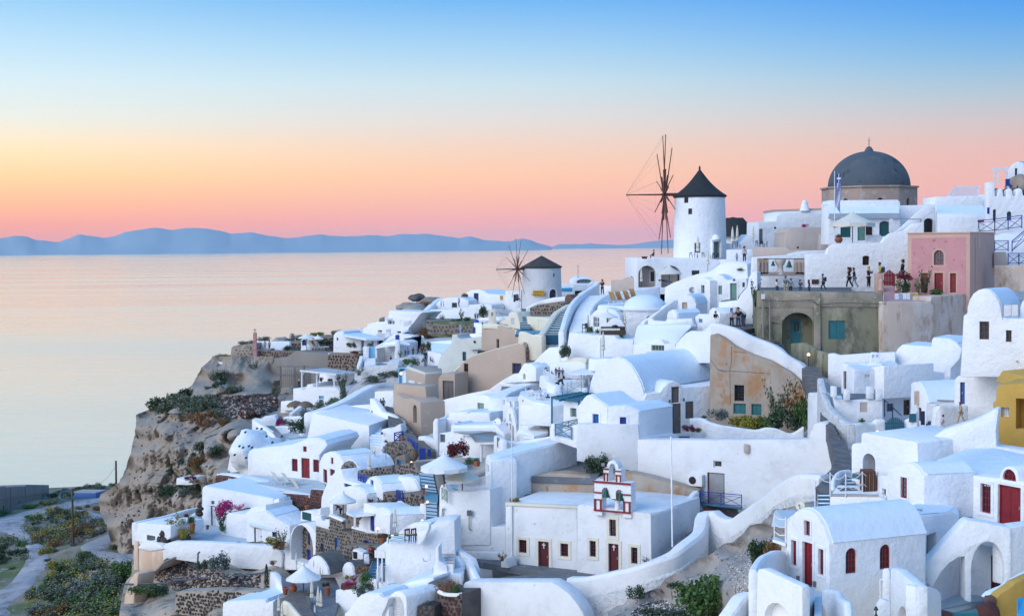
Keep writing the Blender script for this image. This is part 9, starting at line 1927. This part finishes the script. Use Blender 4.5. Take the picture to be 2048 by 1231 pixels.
pot('square terracotta pot with a succulent by white fence',1347,468,502,139.3,50,shape='box');pot('bowl shaped terracotta pot on garden block',1397,303,324,141,42);pot('tiny terracotta pot on white fence pillar',1393,375,408,139.5,25);pot('brown rectangular pot right of big parasol',1668,545,582,120.5,50,shape='box');pot('terracotta pot by blue fence top',1098,365,396,141,42);pot('terracotta pot on landing by blue stairs',1255,765,800,116.5,30);pot('terracotta pot on white pillar of blue stairs',1252,835,868,114,34);pot('round basin under rusty red bush',945,872,898,119.3,50);pot('terracotta pot on vented chimney box',362,885,912,126.5,42)
zn(180,780,2.73)
pot('tall terracotta pot on lower left terrace',559,725,782,133.6,34);pot('small terracotta pot by navy door',640,735,757,137.5,24)
th=thg('white_bench','white slatted bench steps by tall terracotta pot','bench',P(600,770,135.5))
for i in range(4):prt(MX(P(605,740+i*11,136-i*.3),(mx_(30,136),.16,.04)),'slat',wpt,th)
for x in(580,632):prt(MT(P(x,775,135),P(x-12,715,136),.05,k=4),'leg',wpt,th)
zn(1600,250,3.518)
pot('big terracotta urn at foot of flag pole',272,788,830,155.5,58,shape='urn')
zn(1480,540,3.419)
pot('terracotta pot by narrow blue gate',1232,1132,1158,95.8,62);pot('pale cafe table seen as a small disc by teal gate',990,1098,1112,98,60,wpt);pot('white stool by teal gate',1110,1120,1140,98,40,wpt)
lamp(P(940,1107,97.5),'glowing lamp by teal picket gate',.13)
zn(520,780,3.8458)
lamp(P(1165,553,128),'small glowing lamp by clay jar',.11);lamp(P(1280,738,119),'glowing lamp at side of upper blue flight',.13);lamp(P(1288,858,114.3),'glowing lamp at top of lower blue flight',.11);lamp(P(1250,1003,112),'glowing lamp above rounded white roof',.13);lamp(P(905,1063,114),'glowing wall lamp right of double blue doors',.13);lamp(P(1018,1118,108.5),'glowing lamp at foot of tall closed parasol',.12)
zn(680,560,6.155)
lamp(P(752,1148,178),'burning torch lamp in pale blue niche',.2)
zn(520,780,3.8458)
dish('left of two small satellite dishes behind stone vault',872,470,136,18,(-.5,-1,.5),met,.8);dish('right of two small satellite dishes behind stone vault',950,462,136,17,(-.9,-.8,.4),met,.8)
zn(1000,560,3.62)
dish('round satellite dish on green doored house',1392,72,161.5,24,(-.2,-1,.3),met,.8)
zn(180,780,2.73)
for i,(x,y)in enu(DARKST):so1(rkm(P(x,y,158.5),mx_(6.5,158),.5,mx_(5.5,158),80+i,2),'embedded_stone',sto,'dark stone embedded in whitewashed rock mound',sto,60,grp='dark stones in whitewashed rock')
def flag(lbe,X,Y0,Yb,d,fw_px,fh_px,dx=14,X2=None):
 th=thg('flag',lbe,'flag',P(X,Yb,d));prt(MT(P(X,Yb,d),P(X,Y0,d),.05,.035,k=8),'pole',wpt,th);w=mx_(fw_px,d);h=mx_(fh_px,d);top=P(X+dx*.5,Y0+8,d);n=9
 for i in range(n):
  mb=MB();v=[];k=8
  for j in range(k+1):
   t=j/k;a0_=i/n;a1_=(i+1)/n
   for a in(a0_,a1_):
    v.append(top+Vc((w*(a*.75+.25*mt_.sin(t*5+1)*.5+.1),.12*mt_.sin(t*9+a*6),-h*(t*.86+a*.14))))
  v2=[q+Vc((0,.02,0))for q in v];m_=len(v);f=[(2*j,2*j+1,2*j+3,2*j+2)for j in range(k)]+[(m_+2*j+2,m_+2*j+3,m_+2*j+1,m_+2*j)for j in range(k)]
  mb.add(v+v2,f);prt(mb,'stripe','flagblue'if i%2==0 else wpt,th)
 mb=MB();c=top+Vc((w*.45,-.16,-h*.16));mb.box(c,(w*.3,.01,h*.11));cn=prt(mb,'canton','flagblue',th);mb=MB();mb.box(c-Vc((0,.015,0)),(w*.3,.005,h*.022));prt(mb,'canton_cross',wpt,cn);mb=MB();mb.box(c-Vc((0,.025,0)),(w*.06,.005,h*.11));prt(mb,'canton_cross',wpt,cn)
zn(1600,250,3.518);flag('large drooping blue and white striped flag on a tall white pole before dome',243,322,832,157,44,290)
zn(780,460,3.62);flag('small blue and white striped flag by vaulted house',492,480,578,246,13,70,3);flag('small blue and white striped flag above pale green house',508,684,800,200,15,80,3)
zn(1200,250,3.518)
fwh('white wall behind carved bell screen',155,155,Q3('530 595 538 465 728 452 728 595'),1)
th=thg('bell_screen','old carved stone screen with two hanging green bells','bell screen',P(1280,1050,152))
for x0,x1 in((1108,1182),(1366,1448)):
 prt(MX(P((x0+x1)/2,993,152),(mx_((x1-x0)/2,152),.4,mx_(57,152))),'carved_pier',stn,th,0,.06)
 for i in range(3):prt(MX(P(x0+(x1-x0)*(i+.5)/3,1000,151.5),(mx_(6,152),.06,mx_(38,152))),'carved_panel','drum',th,0,.04)
prt(ML(P(1268,1052,152),[(.5,0),(.4,.25),(.3,.5),(.3,mx_(60,152)),(.45,mx_(75,152)),(.6,mx_(95,152)),(.6,mx_(108,152))],14),'column',stn,th,40);prt(MX(P(1280,1046,152.1),(mx_(180,152),.5,.2)),'base','drum',th,0,.04);prt(MT(P(1150,940,151.6),P(1440,942,151.6),.04),'bar',blk,th)
bell(P(1218,990,151.6),mx_(17,151.6),'smaller green bell hanging in carved stone screen');bell(P(1331,1002,151.6),mx_(23,151.6),'larger green bell hanging in carved stone screen')
fac('rough stone ledge under walkers by olive parapet','ledge',gst,143,143,Q3('811 585 811 575 880 574 880 586'),1.0,nme='stone_ledge')
slab('paved walkway before white retaining wall','walkway','step',pts(144,(1110,1178,135.5),(1760,None,134.5),(1760,None,151),(1110,None,152)),.4)
zn(0,0,1)
GR=[(1230,1200,96),(1300,1190,95),(1380,1130,92),(1460,1090,91),(1500,1060,89),(1540,1020,87),(1560,1000,84),(1600,1030,80),(1250,1240,92),(1400,1240,87),(1520,1180,80),(1560,1120,76),(1620,1150,70),(1540,1240,74),(1250,1330,86),(1600,1330,66),(1400,1330,78)]
rws=[]
for Y in np.arange(1000,1335,5.0):
 row=[]
 for X in np.arange(1215,1640,6.0):
  Y2=max(Y,lerp_tab(Q3('608 608 650 590 700 560 740 535 780 505 820 500'),X));q=P(X,Y2,idw(GR,X,Y2,3));row.append(q+Vc((0,1,.4))*(.5*noise.noise(Vc((q.x*.8,q.z*.8,1)))+.25*noise.noise(Vc((q.x*2.4,q.z*2.4,4)))))
 rws.append(row)
v,f=grid_mesh(rws);GBVH=BVHTree.FromPolygons([tuple(q)for q in v],f);mb=MB();mb.add(v,f);so1(mb,'rocky_bank','bank','','',smooth=60,kind=stru)
rubble('dark and pale gravel at bottom below peeling wall',GBVH,(880,860,3.3032),Q3('620 616 665 570 740 560 800 585 800 650 620 650'),2200,.07,[sto,gst,owh,sto],9)
rubble('pale stones on dusty bank right of fig bush',GBVH,(880,860,3.3032),Q3('940 450 1020 375 1100 350 1125 450 1050 550 975 540'),900,.06,['tuff2',gst,owh],10)
finish()
